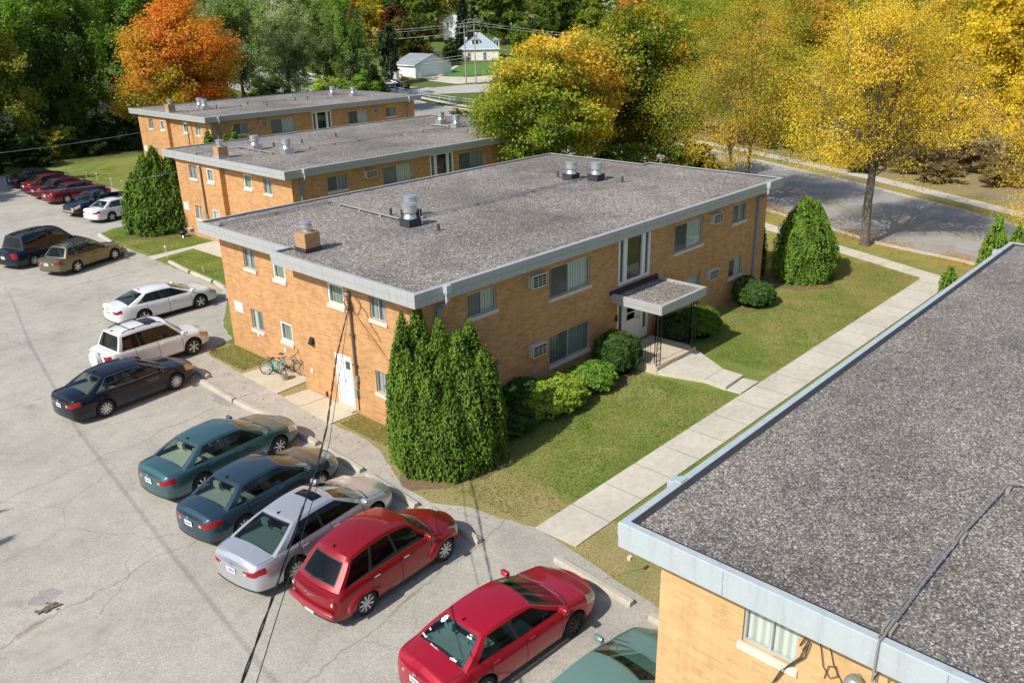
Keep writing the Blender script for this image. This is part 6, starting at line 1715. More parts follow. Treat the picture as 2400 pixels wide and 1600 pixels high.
# dark floor of the wood: dense shaded undergrowth as one mass
PP = []
for k in range(120):
    x, y = rngw.uniform(2, 62), rngw.uniform(80, 112); R = rngw.uniform(.9, 2.0); n = 90
    q = unit(rngw.normal(size=(n, 3))); q[:, 2] = np.abs(q[:, 2]); PP.append(q * np.array([R, R, R * 1.2]) + np.array([x, y, gh(x, y)]))
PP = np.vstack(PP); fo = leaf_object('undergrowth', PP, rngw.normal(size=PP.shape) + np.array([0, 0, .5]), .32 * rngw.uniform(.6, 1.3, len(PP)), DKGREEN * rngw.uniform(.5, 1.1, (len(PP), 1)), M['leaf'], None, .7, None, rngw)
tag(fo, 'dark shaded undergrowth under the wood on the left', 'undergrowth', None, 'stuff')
# fallen leaves along the kerb and on the verge
n = 11000; u = rngw.uniform(-20, 30, n); off = np.abs(rngw.normal(size=n)) * .75; side_ = rngw.uniform(0, 1, n) < .7
X, Y = [], []
bx = np.interp(u, [p[1] for p in near_e], [p[0] for p in near_e])
X = bx + np.where(side_, off * 1.1 + .02, -off * 1.2); Y = u + rngw.normal(size=n) * .2
clump = (np.sin(u * 2.1) + np.sin(u * .9 + 1) + rngw.normal(size=n) * .8) > -.3
X, Y = X[clump], Y[clump]; n = len(X)
P = np.stack([X, Y, np.full(n, .03)], 1); Nn = rngw.normal(size=(n, 3)) * .25 + np.array([0, 0, 1])
cols = pick([BROWN, GOLD * .9, ORG * .9, GOLD, ORG * .9], rngw.uniform(0, 1, n))
fo = leaf_object('fallen_leaves', P, Nn, .075 * rngw.uniform(.5, 1.3, n), cols, M['leaf'], None, .6, None, rngw)
tag(fo, 'orange and yellow fallen leaves drifted along the near kerb', 'fallen leaves', None, 'stuff')
# evergreens beyond the left edge that throw spiky shadows on the lot
for k, (x, y, h) in enumerate(((-21.2, 7.6, 10.4), (-21.6, 5.9, 10.4), (-24.2, -.6, 11.3))):
    spruce((x, y, 0), h, 2.2, ('spruce beyond the left edge, casting the upper spiky shadow on the lot', 'spruce beyond the left edge, casting the middle spiky shadow on the lot', 'spruce beyond the left edge, casting the shadow at the bottom left corner')[k], 30 + k, DKGREEN, 2500, .3)
# trees just outside the left edge whose shade reaches the end of the lot
for k, (x, y, lab) in enumerate(((-4.5, 62.5, 'tree outside the left edge, shading the dark navy saloon'), (-5.5, 68.5, 'tree outside the left edge, shading the end of the lot'), (-3.0, 76.0, 'tree outside the left edge, shading the rear lawn'))):
    broadleaf((x, y, 0), 9.5, 6.0, 8.0, [DKGREEN, GREEN, OLIVE], lab, 8000, .34, 14, 160 + k, 'tree', None, trunk=.25)
n = 2600; X = rngw.uniform(-1, 32, n); Y = -5.1 + 5.0 * rngw.uniform(0, 1, n); keep = (rngw.uniform(0, 1, n) < .15 + .85 * np.clip((X - 8) / 24, 0, 1)); X, Y = X[keep], Y[keep]
m = 500; X = np.concatenate([X, rngw.uniform(5.6, 12, m), rngw.uniform(-1.5, -.6, 120)]); Y = np.concatenate([Y, rngw.uniform(19, 39, m), rngw.uniform(-4, 12, 120)]); n = len(X)
fo = leaf_object('fallen_leaves', np.stack([X, Y, np.full(n, .035)], 1), rngw.normal(size=(n, 3)) * .3 + np.array([0, 0, 1]), .035 * rngw.uniform(.5, 1.4, n), pick([BROWN, GOLD * .8, YEL * .8, BROWN * 1.3], rngw.uniform(0, 1, n)), M['leaf'], None, .6, None, rngw)
tag(fo, 'scattered small dry leaves lying on the lawns', 'fallen leaves', None, 'stuff')

# short turf blades on the lawns
def turf(n, rect, bad):
    X = rngw.uniform(rect[0], rect[1], n); Y = rngw.uniform(rect[2], rect[3], n); k = np.ones(n, bool)
    for (a, b, c, d) in bad: k &= ~((X > a) & (X < b) & (Y > c) & (Y < d))
    return X[k], Y[k]
TX, TY_ = [], []
for n, rect, bad in ((62000, (-.6, 30.5, -5.10, .25), [(10.0, 13.1, -5.2, .3), (-2, .2, -6, -4.6), (30.0, 40, -2, 1), (29.4, 40, -6, -3)]), (9000, (25.5, 31.0, -5.0, 6.0), [(29.8, 40, -6, 0), (22, 27, -3, 2)]), (22000, (5.7, 9.4, 20.0, 39.0), [(5, 8.1, 29.7, 30.9), (8.0, 9.8, 26.5, 31.0)]), (9000, (9.9, 14, 28.5, 39), [(9, 15, 29.3, 31.2)]), (3200, (-.05, 1.2, 10.8, 13.7), []), (3000, (-.3, .6, 1.6, 4.1), []), (9000, (13.8, 20, 50, 66), [])):
    a, b = turf(n, rect, bad); TX.append(a); TY_.append(b)
TX = np.concatenate(TX); TY_ = np.concatenate(TY_); n = len(TX)
patch = .58 + .22 * np.sin(TX * 1.3 + 2 * np.sin(TY_ * .9)) + .18 * np.sin(TY_ * 2.1 + TX * .45) + .02 * (TX - 8) * (TX > 8) + rngw.normal(size=n) * .16 + .35 * (TX < 1.3)
cols = pick([np.array([.10, .20, .03]), np.array([.17, .27, .045]), np.array([.25, .31, .07]), np.array([.42, .38, .15])], patch)
up = rngw.normal(size=(n, 3)) * .55 + np.array([0, 0, 1]); nr = rngw.normal(size=(n, 3)) + np.array([0, 0, .5])
fo = leaf_object('turf_blades', np.stack([TX, TY_, np.full(n, .018)], 1), nr, .038 * rngw.uniform(.5, 1.5, n), cols, M['leaf'], None, .22, up, rngw)
tag(fo, 'short green and straw coloured grass blades on the lawns round the blocks', 'grass', None, 'stuff')
# ------------------------------------------------------------------ loose things and street furniture
def wheel_stop(x0, y0, x1, y1, label, broken=False):
    a = Vector((x0, y0)); b = Vector((x1, y1)); L = (b - a).length; rz = math.atan2(b.y - a.y, b.x - a.x)
    mb = MB(); w0, w1, h = .105, .07, .15
    for (u0, u1) in ((0, L),):
        c = .05
        prof = [(-w0, 0), (-w0, h * .55), (-w1, h), (w1, h), (w0, h * .55), (w0, 0)]
        st = [u0, u0 + c, u1 - c, u1]; k_ = [.78, 1, 1, .78]
        vs = [(u, p[0] * (k if i_ else k), p[1] * (1 if 0 < i_ < 3 else .9)) for i_, (u, k) in enumerate(zip(st, k_)) for p in prof]
        fs = []
        for i in range(3):
            for j in range(5): fs.append((i * 6 + j, i * 6 + j + 1, (i + 1) * 6 + j + 1, (i + 1) * 6 + j))
        fs.append(tuple(range(6))); fs.append(tuple(range(23, 17, -1)))
        mb.add(vs, fs)
    o = mb.build('wheel_stop', M['kerb'], None, True, 30)
    o.location = (x0, y0, .012); o.rotation_euler = (0, 0, rz)
    tag(o, label, 'wheel stop', 'concrete wheel stops'); return o
for a in [(-1.30, 13.4, -1.36, 11.15, 'concrete wheel stop in front of the black saloon'), (-1.72, 10.95, -1.80, 8.45, 'bare concrete wheel stop in the empty bay, next to the black saloon'), (-1.80, 8.35, -1.66, 5.95, 'concrete wheel stop half under the nose of the teal saloon, on its left'),
          (-1.66, 5.5, -1.74, 3.3, 'concrete wheel stop under the right front corner of the teal saloon'), (-1.76, 3.0, -1.86, .80, 'concrete wheel stop in front of the slate blue saloon'), (-1.88, .5, -2.04, -1.95, 'concrete wheel stop in front of the silver saloon'), (-1.90, -2.25, -2.08, -4.52, 'concrete wheel stop in front of the dark red hatchback'),
          (-1.32, -6.48, -1.48, -8.95, 'long weathered wheel stop ahead of the bright red saloon, by the wire flag'), (-1.55, -9.5, -1.62, -11.6, 'wheel stop in front of the sage green saloon'),
          (4.15, 19.5, 4.98, 21.15, 'wheel stop beside the nose of the white coupe-like saloon'), (5.02, 21.25, 5.24, 22.75, 'second wheel stop from the middle block along the grass'), (5.2, 22.9, 5.3, 25.4, 'third wheel stop from the middle block along the grass'), (5.28, 25.6, 5.56, 28.5, 'fourth wheel stop along the grass, ending at the side path'),
          (4.45, 31.75, 5.15, 33.9, 'chipped wheel stop at the olive estate car\'s front wheel'), (5.35, 35.9, 5.72, 38.7, 'wheel stop at the corner of the grass past the black people carrier')]:
    wheel_stop(*a)

# bicycles by the side door
def bicycle(loc, rz, lean, frame_mat, label, wheel_r=.33, wh=True, small=False):
    root = empty('bicycle', loc, rz, label, 'bicycle', None); root.rotation_euler = (lean, 0, rz)
    r = wheel_r; k = .75 if small else 1.0
    mb = MB(); H_ = Vector((.42 * k, 0, .78 * k)); S_ = Vector((-.18 * k, 0, .82 * k)); B_ = Vector((-.05 * k, 0, .30 * k)); Rw = Vector((-.52 * k, 0, r)); Fw_ = Vector((.58 * k, 0, r)); H2 = Vector((.44 * k, 0, .66 * k))
    for a, b, t in ((H_ + Vector((0, 0, -.05)), S_ + Vector((.03, 0, -.14)), .017), (H2, B_, .020), (S_, B_, .016), (B_, Rw, .012), (S_ + Vector((.02, 0, -.1)), Rw, .011), (H_ + Vector((-.03, 0, .1)), Fw_ + Vector((-.08, 0, r * .9)), .018), (Fw_ + Vector((-.08, 0, r * .9)), Fw_, .013)):
        mb.tube([a, b], t * 1.25, 6)
    mb.build('frame', frame_mat, root, True, 50)
    mb = MB(); mb.tube([H_ + Vector((-.05, -.30, .16)), H_ + Vector((.05, -.2, .15)), H_ + Vector((.02, 0, .14)), H_ + Vector((.05, .2, .15)), H_ + Vector((-.05, .30, .16))], .014, 6); mb.build('handlebar', M['black'], root)
    mb = MB(); mb.add([(S_.x - .13, -.08, S_.z + .05), (S_.x - .13, .08, S_.z + .05), (S_.x + .02, .05, S_.z + .055), (S_.x + .15, .018, S_.z + .05), (S_.x + .15, -.018, S_.z + .05), (S_.x + .02, -.05, S_.z + .055)], [(0, 5, 2, 1), (5, 4, 3, 2)]); mb.tube([S_, S_ + Vector((0, 0, .05))], .016, 6); mb.build('saddle', M['black'], root)
    for c in ((Rw, Fw_) if wh else (Rw,)):
        mb = MB(); mb.tube([(c.x + r * cos(2 * pi * i / 24), 0, c.z + r * sin(2 * pi * i / 24)) for i in range(24)], .022, 6, closed=True)
        w = mb.build('wheel', M['rubber'], root, True, 60)
        mb = MB(); mb.tube([(c.x + (r - .03) * cos(2 * pi * i / 24), 0, c.z + (r - .03) * sin(2 * pi * i / 24)) for i in range(24)], .012, 5, closed=True)
        for i in range(12): a = 2 * pi * i / 12; mb.tube([c, c + Vector((cos(a), 0, sin(a))) * (r - .03)], .003, 3)
        mb.build('rim', M['galv'], w)
    mb = MB(); mb.lathe([(.09, -.012), (.095, 0), (.09, .012)], tuple(B_), 14, 0, 'y'); mb.tube([B_ + Vector((0, .05, 0)), B_ + Vector((.12, .06, -.11))], .012, 5); mb.tube([B_ - Vector((0, .05, 0)), B_ - Vector((.12, .06, -.11))], .012, 5); mb.build('crank', M['black'], root)
    return root
teal = plain('turquoise_paint', (.03, .52, .46), .35, 0, .1, 6)
bicycle((.98, 9.05, .04), radians(-68), radians(9), plain('grey_bike_frame', (.36, .36, .40), .35, .4, .1, 6), 'grey bicycle leaning on the wall beside the turquoise one')
bicycle((.50, 9.35, .04), radians(-62), radians(-16), teal, 'turquoise bicycle tipped over the path without its front wheel', .28, False, True)
# bike rack, pail, leaning board
mb = MB(); y0 = 9.9
mb.tube([(.62, 9.95, .05), (.62, 9.95, .62), (.62, 8.75, .62), (.62, 8.75, .05)], .016, 6)
for k in range(8): mb.tube([(.62, 8.9 + k * .13, .62), (.62, 8.9 + k * .13, .10)], .010, 5)
mb.tube([(.62, 8.75, .10), (.62, 9.95, .10)], .012, 5)
tag(mb.build('bike_rack', M['black']), 'black wire bicycle rack behind the turquoise bicycle', 'bike rack')
mb = MB(); mb.lathe([(.13, 0), (.17, .27), (.18, .28), (.165, .27), (.13, .06)], (.50, 8.72, .04), 18)
tag(mb.build('pail', plain('dirty_pail', (.46, .43, .38), .7, 0, .25, 8), None, True, 40), 'dirty white pail by the grey bicycle\'s wheel', 'pail')
g = G('painted_board'); v = g.obj(); nz = g.noise(v, 5, 3)
g.p(Base_Color=g.ramp(nz, [(.35, (.30, .45, .50)), (.5, (.62, .62, .58)), (.62, (.42, .22, .10))], 'LINEAR'), Roughness=.7)
mb = MB(); mb.add([(1.18, 7.62, .04), (.84, 7.62, .04), (.86, 7.52, .82), (1.2, 7.52, .82), (1.18, 7.65, .04), (.84, 7.65, .04), (.86, 7.55, .82), (1.2, 7.55, .82)], [(0, 1, 2, 3), (4, 7, 6, 5), (0, 4, 5, 1), (1, 5, 6, 2), (2, 6, 7, 3), (3, 7, 4, 0)])
tag(mb.build('painted_board', g.m), 'mottled board leaning in the wall corner behind the grey bicycle', 'board')

# folding chair and kettle barbecue on the rear lawn
ch = empty('folding_chair', (9.75, 33.95, 0), radians(205), 'pale folding camp chair on the grass by the second block', 'chair')
fab = plain('pale_canvas', (.50, .48, .44), .85, 0, .12, 5); tb = MB()
for s in (-1, 1):
    tb.tube([(.26, s * .26, .02), (-.24, -s * .26, .46)], .011, 5); tb.tube([(-.24, s * .26, .02), (.26, s * .26, .46)], .011, 5)
    tb.tube([(-.24, s * .28, .02), (-.28, s * .30, .92)], .011, 5); tb.tube([(.26, s * .28, .02), (.26, s * .30, .62)], .011, 5); tb.tube([(.28, s * .31, .63), (-.26, s * .31, .62)], .018, 5)
for a in (-1, 1): tb.tube([(a * .25, -.26, .02), (a * .25, .26, .46)], .011, 5); tb.tube([(a * .25, .26, .02), (a * .25, -.26, .46)], .011, 5)
tb.build('frame', M['conduit'], ch)
MB().box(-.24, .25, -.25, .25, .43, .445).build('seat', fab, ch)
mb = MB(); mb.add([(-.25, -.28, .48), (-.25, .28, .48), (-.29, .30, .92), (-.29, -.30, .92), (-.27, -.28, .48), (-.27, .28, .48), (-.31, .30, .92), (-.31, -.30, .92)], [(0, 1, 2, 3), (4, 7, 6, 5), (2, 6, 7, 3), (0, 3, 7, 4), (1, 5, 6, 2)]); mb.build('backrest', fab, ch)
gr = empty('kettle_barbecue', (9.05, 33.75, 0), 0, 'small black kettle barbecue in front of the camp chair', 'barbecue')
mb = MB(); mb.lathe([(.05, .10), (.16, .16), (.20, .26), (.20, .29)], (0, 0, 0), 18); mb.build('bowl', M['black'], gr, True, 50)
mb = MB(); mb.lathe([(.205, .29), (.19, .36), (.12, .43), (.02, .455)], (0, 0, 0), 18); mb.tube([(-.04, 0, .45), (0, 0, .49), (.04, 0, .45)], .01, 5); mb.build('lid', M['black'], gr, True, 50)
for k in range(3): a = 2 * pi * k / 3; MB().tube([(.12 * cos(a), .12 * sin(a), .16), (.22 * cos(a), .22 * sin(a), 0)], .009, 5).build('leg', M['galv'], gr)

# stakes and markers
def stake(x, y, h, label, head=True, red=False):
    mb = MB(); mb.tube([(x, y, 0), (x, y, h)], .014, 6); r = empty('marker_stake', (0, 0, 0)); bpy.data.objects.remove(r)
    o = mb.build('marker_stake', M['white'])
    o.location = (0, 0, 0); tag(o, label, 'stake', 'marker stakes on the grass')
    if head: MB().lathe([(.03, 0), (.055, .03), (.055, .14), (.03, .16)], (x, y, h), 10).build('reflector', M['white'], o)
    return o
for a in [(5.85, 29.4, .66, 'white marker stake beside the side path, in front of the olive estate car'), (5.8, 25.0, .38, 'short thin stake on the grass strip halfway along the wheel stops', False), (13.75, 63.35, .72, 'farthest thin stake behind the red saloons', False), (13.82, 61.2, .66, 'second farthest stake behind the red saloons', False),
          (14.1, 59.6, .55, 'stake with a white head behind the nearest red saloon\'s bonnet'), (13.7, 55.6, .60, 'white headed stake close to the left of the dark evergreen clump'), (14.1, 54.5, .45, 'white headed stake closest to the dark evergreen clump')]: stake(*a)
fl = empty('wire_flag', (-1.12, -7.85, 0), 0, 'leaning wire stake with an orange and white flag by the long wheel stop', 'marker')
mb = MB(); mb.tube([(0, 0, 0), (.12, -.18, .30), (.30, -.36, .52), (.42, -.46, .62)], .008, 6); mb.build('wire', plain('orange_wire', (.62, .24, .10), .5, 0, .1, 9), fl)
mb = MB(); mb.box(.37, .47, -.51, -.42, .58, .68); mb.build('flag', plain('orange_white_flag', (.75, .55, .45), .6, 0, .3, 12), fl)

# overhead cables of the service drops
def cable(name, pts, r, label, mat='cable', n=26, sag=0.0, cat='cable'):
    P = []
    for a, b in zip(pts, pts[1:]):
        a = Vector(a); b = Vector(b)
        for k in range(n): t = k / n; q = a.lerp(b, t); q.z -= sag * 4 * t * (1 - t); P.append(q)
    P.append(Vector(pts[-1])); mb = MB(); mb.tube(P, r, 6)
    return tag(mb.build(name, M[mat], None, True, 60), label, cat)
main_pts = [(.50, 4.02, 4.02), (-2.4, .7, 4.03), (-5.24, -2.87, 4.13), (-6.74, -4.6, 4.22), (-7.69, -5.63, 4.36), (-9.96, -8.19, 4.76), (-11.21, -9.6, 5.05), (-16.5, -15.6, 6.6), (-22, -21.8, 8.4)]
def twisted(pts, r, gap, turns):
    P = [Vector(p) for p in pts]; out = [[], []]; acc = 0
    for a, b in zip(P, P[1:]):
        L = (b - a).length; d = (b - a).normalized(); x = d.cross(Vector((0, 0, 1))).normalized(); y = x.cross(d); n = max(2, int(L / .10))
        for k in range(n):
            ph = (acc + L * k / n) * turns
            q = a + (b - a) * (k / n)
            for s in (0, 1): out[s].append(q + (x * cos(ph + pi * s) + y * sin(ph + pi * s)) * gap)
        acc += L
    return out
tw = twisted(main_pts, .012, .014, 3.4)
mb = MB(); mb.tube(tw[0], .0125, 5); mb.tube(tw[1], .0125, 5)
tag(mb.build('service_cable', M['cable'], None, True, 60), 'thick twisted black service cable running from the wall mast down to the lower left', 'cable')
cable('telephone_cable', [(.52, 4.06, 3.88), (-5.24, -2.9, 3.72), (-6.47, -4.25, 3.79), (-8.26, -6.28, 4.06), (-9.2, -7.34, 4.22), (-9.95, -8.2, 4.38), (-11.2, -9.65, 4.65), (-16.4, -15.7, 5.9), (-22, -21.8, 7.6)], .008, 'thin black cable hanging close to the thick twisted one', n=6)
cable('service_cable', [(9.55, 31.55, 4.62), (-10, 30.5, 6.3)], .012, 'pale service cable from the second block\'s mast to the left edge', 'wire_pale', 26, .75)
cable('service_cable', [(19.1, 51.75, 4.95), (-12, 50, 5.4)], .013, 'pale service cable from the farthest block crossing the dark wood', 'wire_pale', 26, .75)
# the street line that runs along the lot beyond the left edge; its shadow falls on the asphalt
for dz, dx, lab in ((0, 0, 'overhead line beyond the left edge, casting the long straight shadow over the lot'),):
    cable('overhead_line', [(-11.4 + dx, 30, 8.2 + dz), (-13.1 + dx, 21.5, 8.0 + dz), (-15.0 + dx, 11.1, 7.95 + dz), (-16.3 + dx, 1.5, 8.0 + dz), (-16.95 + dx, -3.7, 8.05 + dz), (-18.6 + dx, -18, 8.3 + dz)], .013 if dx == 0 else .006, lab, n=10)

# utility poles and street wires
def utility_pole(x, y, top, label, arms=2):
    g0 = gh(x, y); r = empty('utility_pole', (x, y, g0), radians(-35), label, 'utility pole', 'utility poles by the road')
    h = top - g0
    MB().tube([(0, 0, -.2), (0, 0, h)], [.13, .09], 10).build('post', plain('grey_pole', (.33, .31, .28), .9, 0, .2, 3), r, True, 60)
    for k in range(arms):
        z = h - .5 - 1.4 * k
        a = MB().box(-1.2, 1.2, -.16, -.06, z - .06, z + .06).build('crossarm', M['wood_block'], r)
        for s in (-1.05, -.55, .55, 1.05): MB().lathe([(.03, 0), (.05, .05), (.04, .14), (.02, .16)], (s, -.11, z + .06), 8).build('insulator', M['galv'], a)
    mb = MB(); mb.lathe([(.20, 0), (.22, .05), (.22, .75), (.18, .8)], (.30, -.18, h - 3.0), 12); mb.build('transformer', M['galv'], r, True, 40)
    return r
utility_pole(96.7, 95.3, 12.4, 'taller grey utility pole in front of the cream house')
utility_pole(95.6, 96.7, 11.6, 'shorter grey utility pole just left of the taller one', 1)
P1 = Vector((96.7, 95.3, 0))
for (z0, e, lab) in ((11.9, (90.0, 133.0, 10.6), 'upper street wire running left from the poles'), (11.5, (89.6, 134, 10.1), 'second street wire running left from the poles'), (10.4, (90, 133, 8.9), 'third street wire running left, below the upper pair'), (6.6, (87.0, 127.0, 4.4), 'low communications wire running left past the garage roof'), (6.2, (86.8, 127.5, 3.2), 'lowest communications wire running left past the garage roof')):
    cable('street_wire', [(P1.x, P1.y, z0), e], .026, lab, 'wire_pale', 16, .5, 'wire')
for (z0, e, lab) in ((11.9, (75.6, -2, 7.3), 'upper street wire crossing the yellow trees at the right'), (11.5, (75.9, -2, 7.0), 'second street wire crossing the yellow trees at the right'), (8.0, (69.6, -2.5, 5.4), 'lower street wire crossing the brush at the right'), (6.3, (61.0, -3.6, 3.3), 'lowest street wire in front of the brush at the right')):
    cable('street_wire', [(P1.x, P1.y, z0), e], .022, lab, 'wire_pale', 20, .7, 'wire')
mb = MB()
for k, (dx, hh) in enumerate(((-2.6, 1.9), (-1.3, 2.3), (1.2, 2.4), (2.6, 1.8))):
    pts = [(P1.x - .1 + dx * .72 * sin(pi / 2 * t / 10), P1.y - dx * .70 * sin(pi / 2 * t / 10), 12.3 + hh * .18 * sin(pi * t / 10) - 2.5 * (t / 10) ** 2.2) for t in range(11)]
    mb.tube(pts, .02, 5)
tag(mb.build('slack_span', M['wire_pale'], None, True, 60), 'looping slack wires arching off the taller utility pole', 'wire')

# guard rail, yield sign
rl = empty('guard_rail', (0, 0, 0), 0, 'white two bar guard rail along the far side of the street', 'guard rail')
pts = [(83.5, 112), (81.6, 100), (80.6, 90), (79.9, 82), (78.0, 72), (75.0, 60), (71.5, 46)]
for z_ in (.45, .85):
    mb = MB(); mb.tube([(x, y, gh(x, y) + z_) for x, y in pts], .06, 6); mb.build('rail', M['alu'], rl)
for a, b in zip(pts, pts[1:]):
    L = math.hypot(b[0] - a[0], b[1] - a[1]); n = max(1, int(L / 2.4))
    for k in range(n):
        t = k / n; x = a[0] + (b[0] - a[0]) * t; y = a[1] + (b[1] - a[1]) * t
        MB().box(x - .06, x + .06, y - .06, y + .06, gh(x, y) - .1, gh(x, y) + .95).build('post', M['alu'], rl)
ys = empty('yield_sign', (83.9, 101.2, gh(83.9, 101.2)), radians(-44), 'red and white yield sign at the side road', 'road sign')
MB().tube([(0, 0, -.1), (0, 0, 2.75)], .03, 8).build('post', M['galv'], ys)
def tri(s, y, m, nm, par):
    mb = MB(); mb.add([(-.5 * s, y, 2.30 + .29 * s), (.5 * s, y, 2.30 + .29 * s), (0, y, 2.30 - .58 * s), (-.5 * s, y + .01, 2.30 + .29 * s), (.5 * s, y + .01, 2.30 + .29 * s), (0, y + .01, 2.30 - .58 * s)], [(0, 2, 1), (3, 4, 5), (0, 1, 4, 3), (1, 2, 5, 4), (2, 0, 3, 5)])
    return mb.build(nm, m, par)
pl_ = tri(1.05, -.045, plain('sign_red', (.52, .02, .03), .5, 0, .05, 4), 'sign_plate', ys)
tri(.62, -.058, M['white'], 'white_field', pl_)
def text_obj(body, size, parent, loc, rot, mat):
    cu = bpy.data.curves.new('lettering', 'FONT'); cu.body = body; cu.size = size; cu.align_x = 'CENTER'; cu.align_y = 'CENTER'; cu.extrude = .002
    o = bpy.data.objects.new('lettering', cu); COL.objects.link(o); o.location = loc; o.rotation_euler = rot
    dg = bpy.context.evaluated_depsgraph_get(); me = bpy.data.meshes.new_from_object(o.evaluated_get(dg)); bpy.data.objects.remove(o)
    me.materials.clear(); me.materials.append(mat); m_ = bpy.data.objects.new('lettering', me); COL.objects.link(m_); m_.parent = parent; m_.location = loc; m_.rotation_euler = rot
    return m_
text_obj('YIELD', .13, pl_, (0, -.064, 2.36), (pi / 2, 0, 0), plain('sign_red_ink', (.52, .02, .03), .5, 0, .05, 4))

# houses in the distance
def house(loc, rz, w, d, h, roof, rh, wall_col, roof_col, label, name='house', wins=(), door=None, over=.35, chim=None, cat='house', dormers=(), group=None):
    """front faces -y; origin at the front left ground corner"""
    r = empty(name, loc, rz, label, cat, group)
    g = G('siding'); v = g.obj(); sp = g.n('SeparateXYZ', {0: v}); st = g.math('FRACT', g.math('MULTIPLY', sp.outputs[2], 5.0)); c = g.ramp(st, [(0, tuple(x * .78 for x in wall_col)), (.18, wall_col), (1, wall_col)]); g.p(Base_Color=c, Roughness=.7)
    mb = MB(); mb.box(0, w, 0, d, -1.0, h)
    e = .0
    if roof == 'gable_front': mb.add([(0, 0, h), (w, 0, h), (w / 2, 0, h + rh), (0, d, h), (w, d, h), (w / 2, d, h + rh)], [(0, 1, 2), (4, 3, 5)])
    if roof == 'gable_side': mb.add([(0, 0, h), (0, d, h), (0, d / 2, h + rh), (w, 0, h), (w, d, h), (w, d / 2, h + rh)], [(1, 0, 2), (3, 4, 5)])
    wl = mb.build('wall', g.m, r)
    rm = plain('shingles', roof_col, .9, 0, .16, 3, bump=.2); mb = MB(); o = over; t = .12
    def slab(p):
        n = len(p); q = [(a, b, c + t) for a, b, c in p]; mb.add(list(p) + q, [tuple(range(n - 1, -1, -1)), tuple(range(n, 2 * n))] + [(i, (i + 1) % n, n + (i + 1) % n, n + i) for i in range(n)])
    sl = rh / (w / 2) if roof == 'gable_front' else rh / (d / 2)
    if roof == 'gable_front':
        slab([(-o, -o, h - o * sl), (w / 2, -o, h + rh), (w / 2, d + o, h + rh), (-o, d + o, h - o * sl)]); slab([(w / 2, -o, h + rh), (w + o, -o, h - o * sl), (w + o, d + o, h - o * sl), (w / 2, d + o, h + rh)])
    elif roof == 'gable_side':
        slab([(-o, -o, h - o * sl), (w + o, -o, h - o * sl), (w + o, d / 2, h + rh), (-o, d / 2, h + rh)]); slab([(-o, d / 2, h + rh), (w + o, d / 2, h + rh), (w + o, d + o, h - o * sl), (-o, d + o, h - o * sl)])
    else:
        k = min(w, d) / 2; a, b = ((k, d / 2), (w - k, d / 2)) if w >= d else ((w / 2, k), (w / 2, d - k))
        c4 = [(-o, -o, h), (w + o, -o, h), (w + o, d + o, h), (-o, d + o, h)]; A_, B_ = (*a, h + rh), (*b, h + rh)
        if w >= d: [slab(p) for p in ([c4[0], c4[1], B_, A_], [c4[1], c4[2], B_], [c4[2], c4[3], A_, B_], [c4[3], c4[0], A_])]
        else: [slab(p) for p in ([c4[0], c4[1], A_], [c4[1], c4[2], B_, A_], [c4[2], c4[3], B_], [c4[3], c4[0], A_, B_])]
    ro = mb.build('roof', rm, r)
    mb = MB(); mb.box(-o - .02, w + o + .02, -o - .03, -o - .003, h - .16, h + .10) if roof != 'gable_front' else mb.box(-o - .03, -o - .003, -o, d + o, h - o * sl - .06, h - o * sl + .12)
    mb.build('eaves_board', M['white'], ro)
    for (x0, x1, z0, z1) in wins:
        f = MB().box(x0 - .09, x1 + .09, -.06, -.003, z0 - .09, z1 + .09).build('window', M['white'], r)
        for (a, b, c, d_) in ((x0, (x0 + x1) / 2 - .03, z0, (z0 + z1) / 2 - .03), ((x0 + x1) / 2 + .03, x1, z0, (z0 + z1) / 2 - .03), (x0, (x0 + x1) / 2 - .03, (z0 + z1) / 2 + .03, z1), ((x0 + x1) / 2 + .03, x1, (z0 + z1) / 2 + .03, z1)):
            MB().box(a, b, -.07, -.062, c, d_).build('pane', M['dark'], f)
    if door:
        x0, x1, z0, z1, m_ = door
        dd = MB().box(x0, x1, -.05, -.003, z0, z1).build('door', m_, r); mb = MB()
        for k in range(1, 4): mb.box(x0, x1, -.056, -.051, z0 + (z1 - z0) * k / 4 - .012, z0 + (z1 - z0) * k / 4 + .012)
        mb.build('door_panel', M['faded'], dd)
    if chim:
        x, y, zt, s = chim; MB().box(x - s, x + s, y - s, y + s, h - .5 if zt > 0 else 0, abs(zt)).build('chimney', M['chimney_brick'], ro)
    for (x, y, z, ww, hh, dep) in dormers:
        mb = MB(); mb.box(x, x + ww, y, y + dep, z, z + hh); q = mb.build('dormer', g.m, ro)
        mb = MB(); mb.add([(x - .15, y - .15, z + hh), (x + ww + .15, y - .15, z + hh), (x + ww / 2, y - .15, z + hh + .75), (x - .15, y + dep, z + hh), (x + ww + .15, y + dep, z + hh), (x + ww / 2, y + dep, z + hh + .75)], [(0, 1, 2), (0, 2, 5, 3), (1, 4, 5, 2)]); mb.build('dormer_roof', rm, q)
        for a in (x + .22, x + ww / 2 + .08): MB().box(a, a + ww / 2 - .3, y - .03, y - .003, z + .25, z + hh - .15).build('pane', M['dark'], q)
    return r
WH = (.78, .78, .75); GRY = (.24, .27, .29)
house((94.7, 109.6, 1.75), radians(-5.7), 8.6, 7.4, 2.7, 'gable_front', 1.75, WH, GRY, 'white double garage with a grey roof at the top of the driveway', 'garage', door=(1.0, 5.4, .25, 2.35, M['white']), cat='garage', wins=())
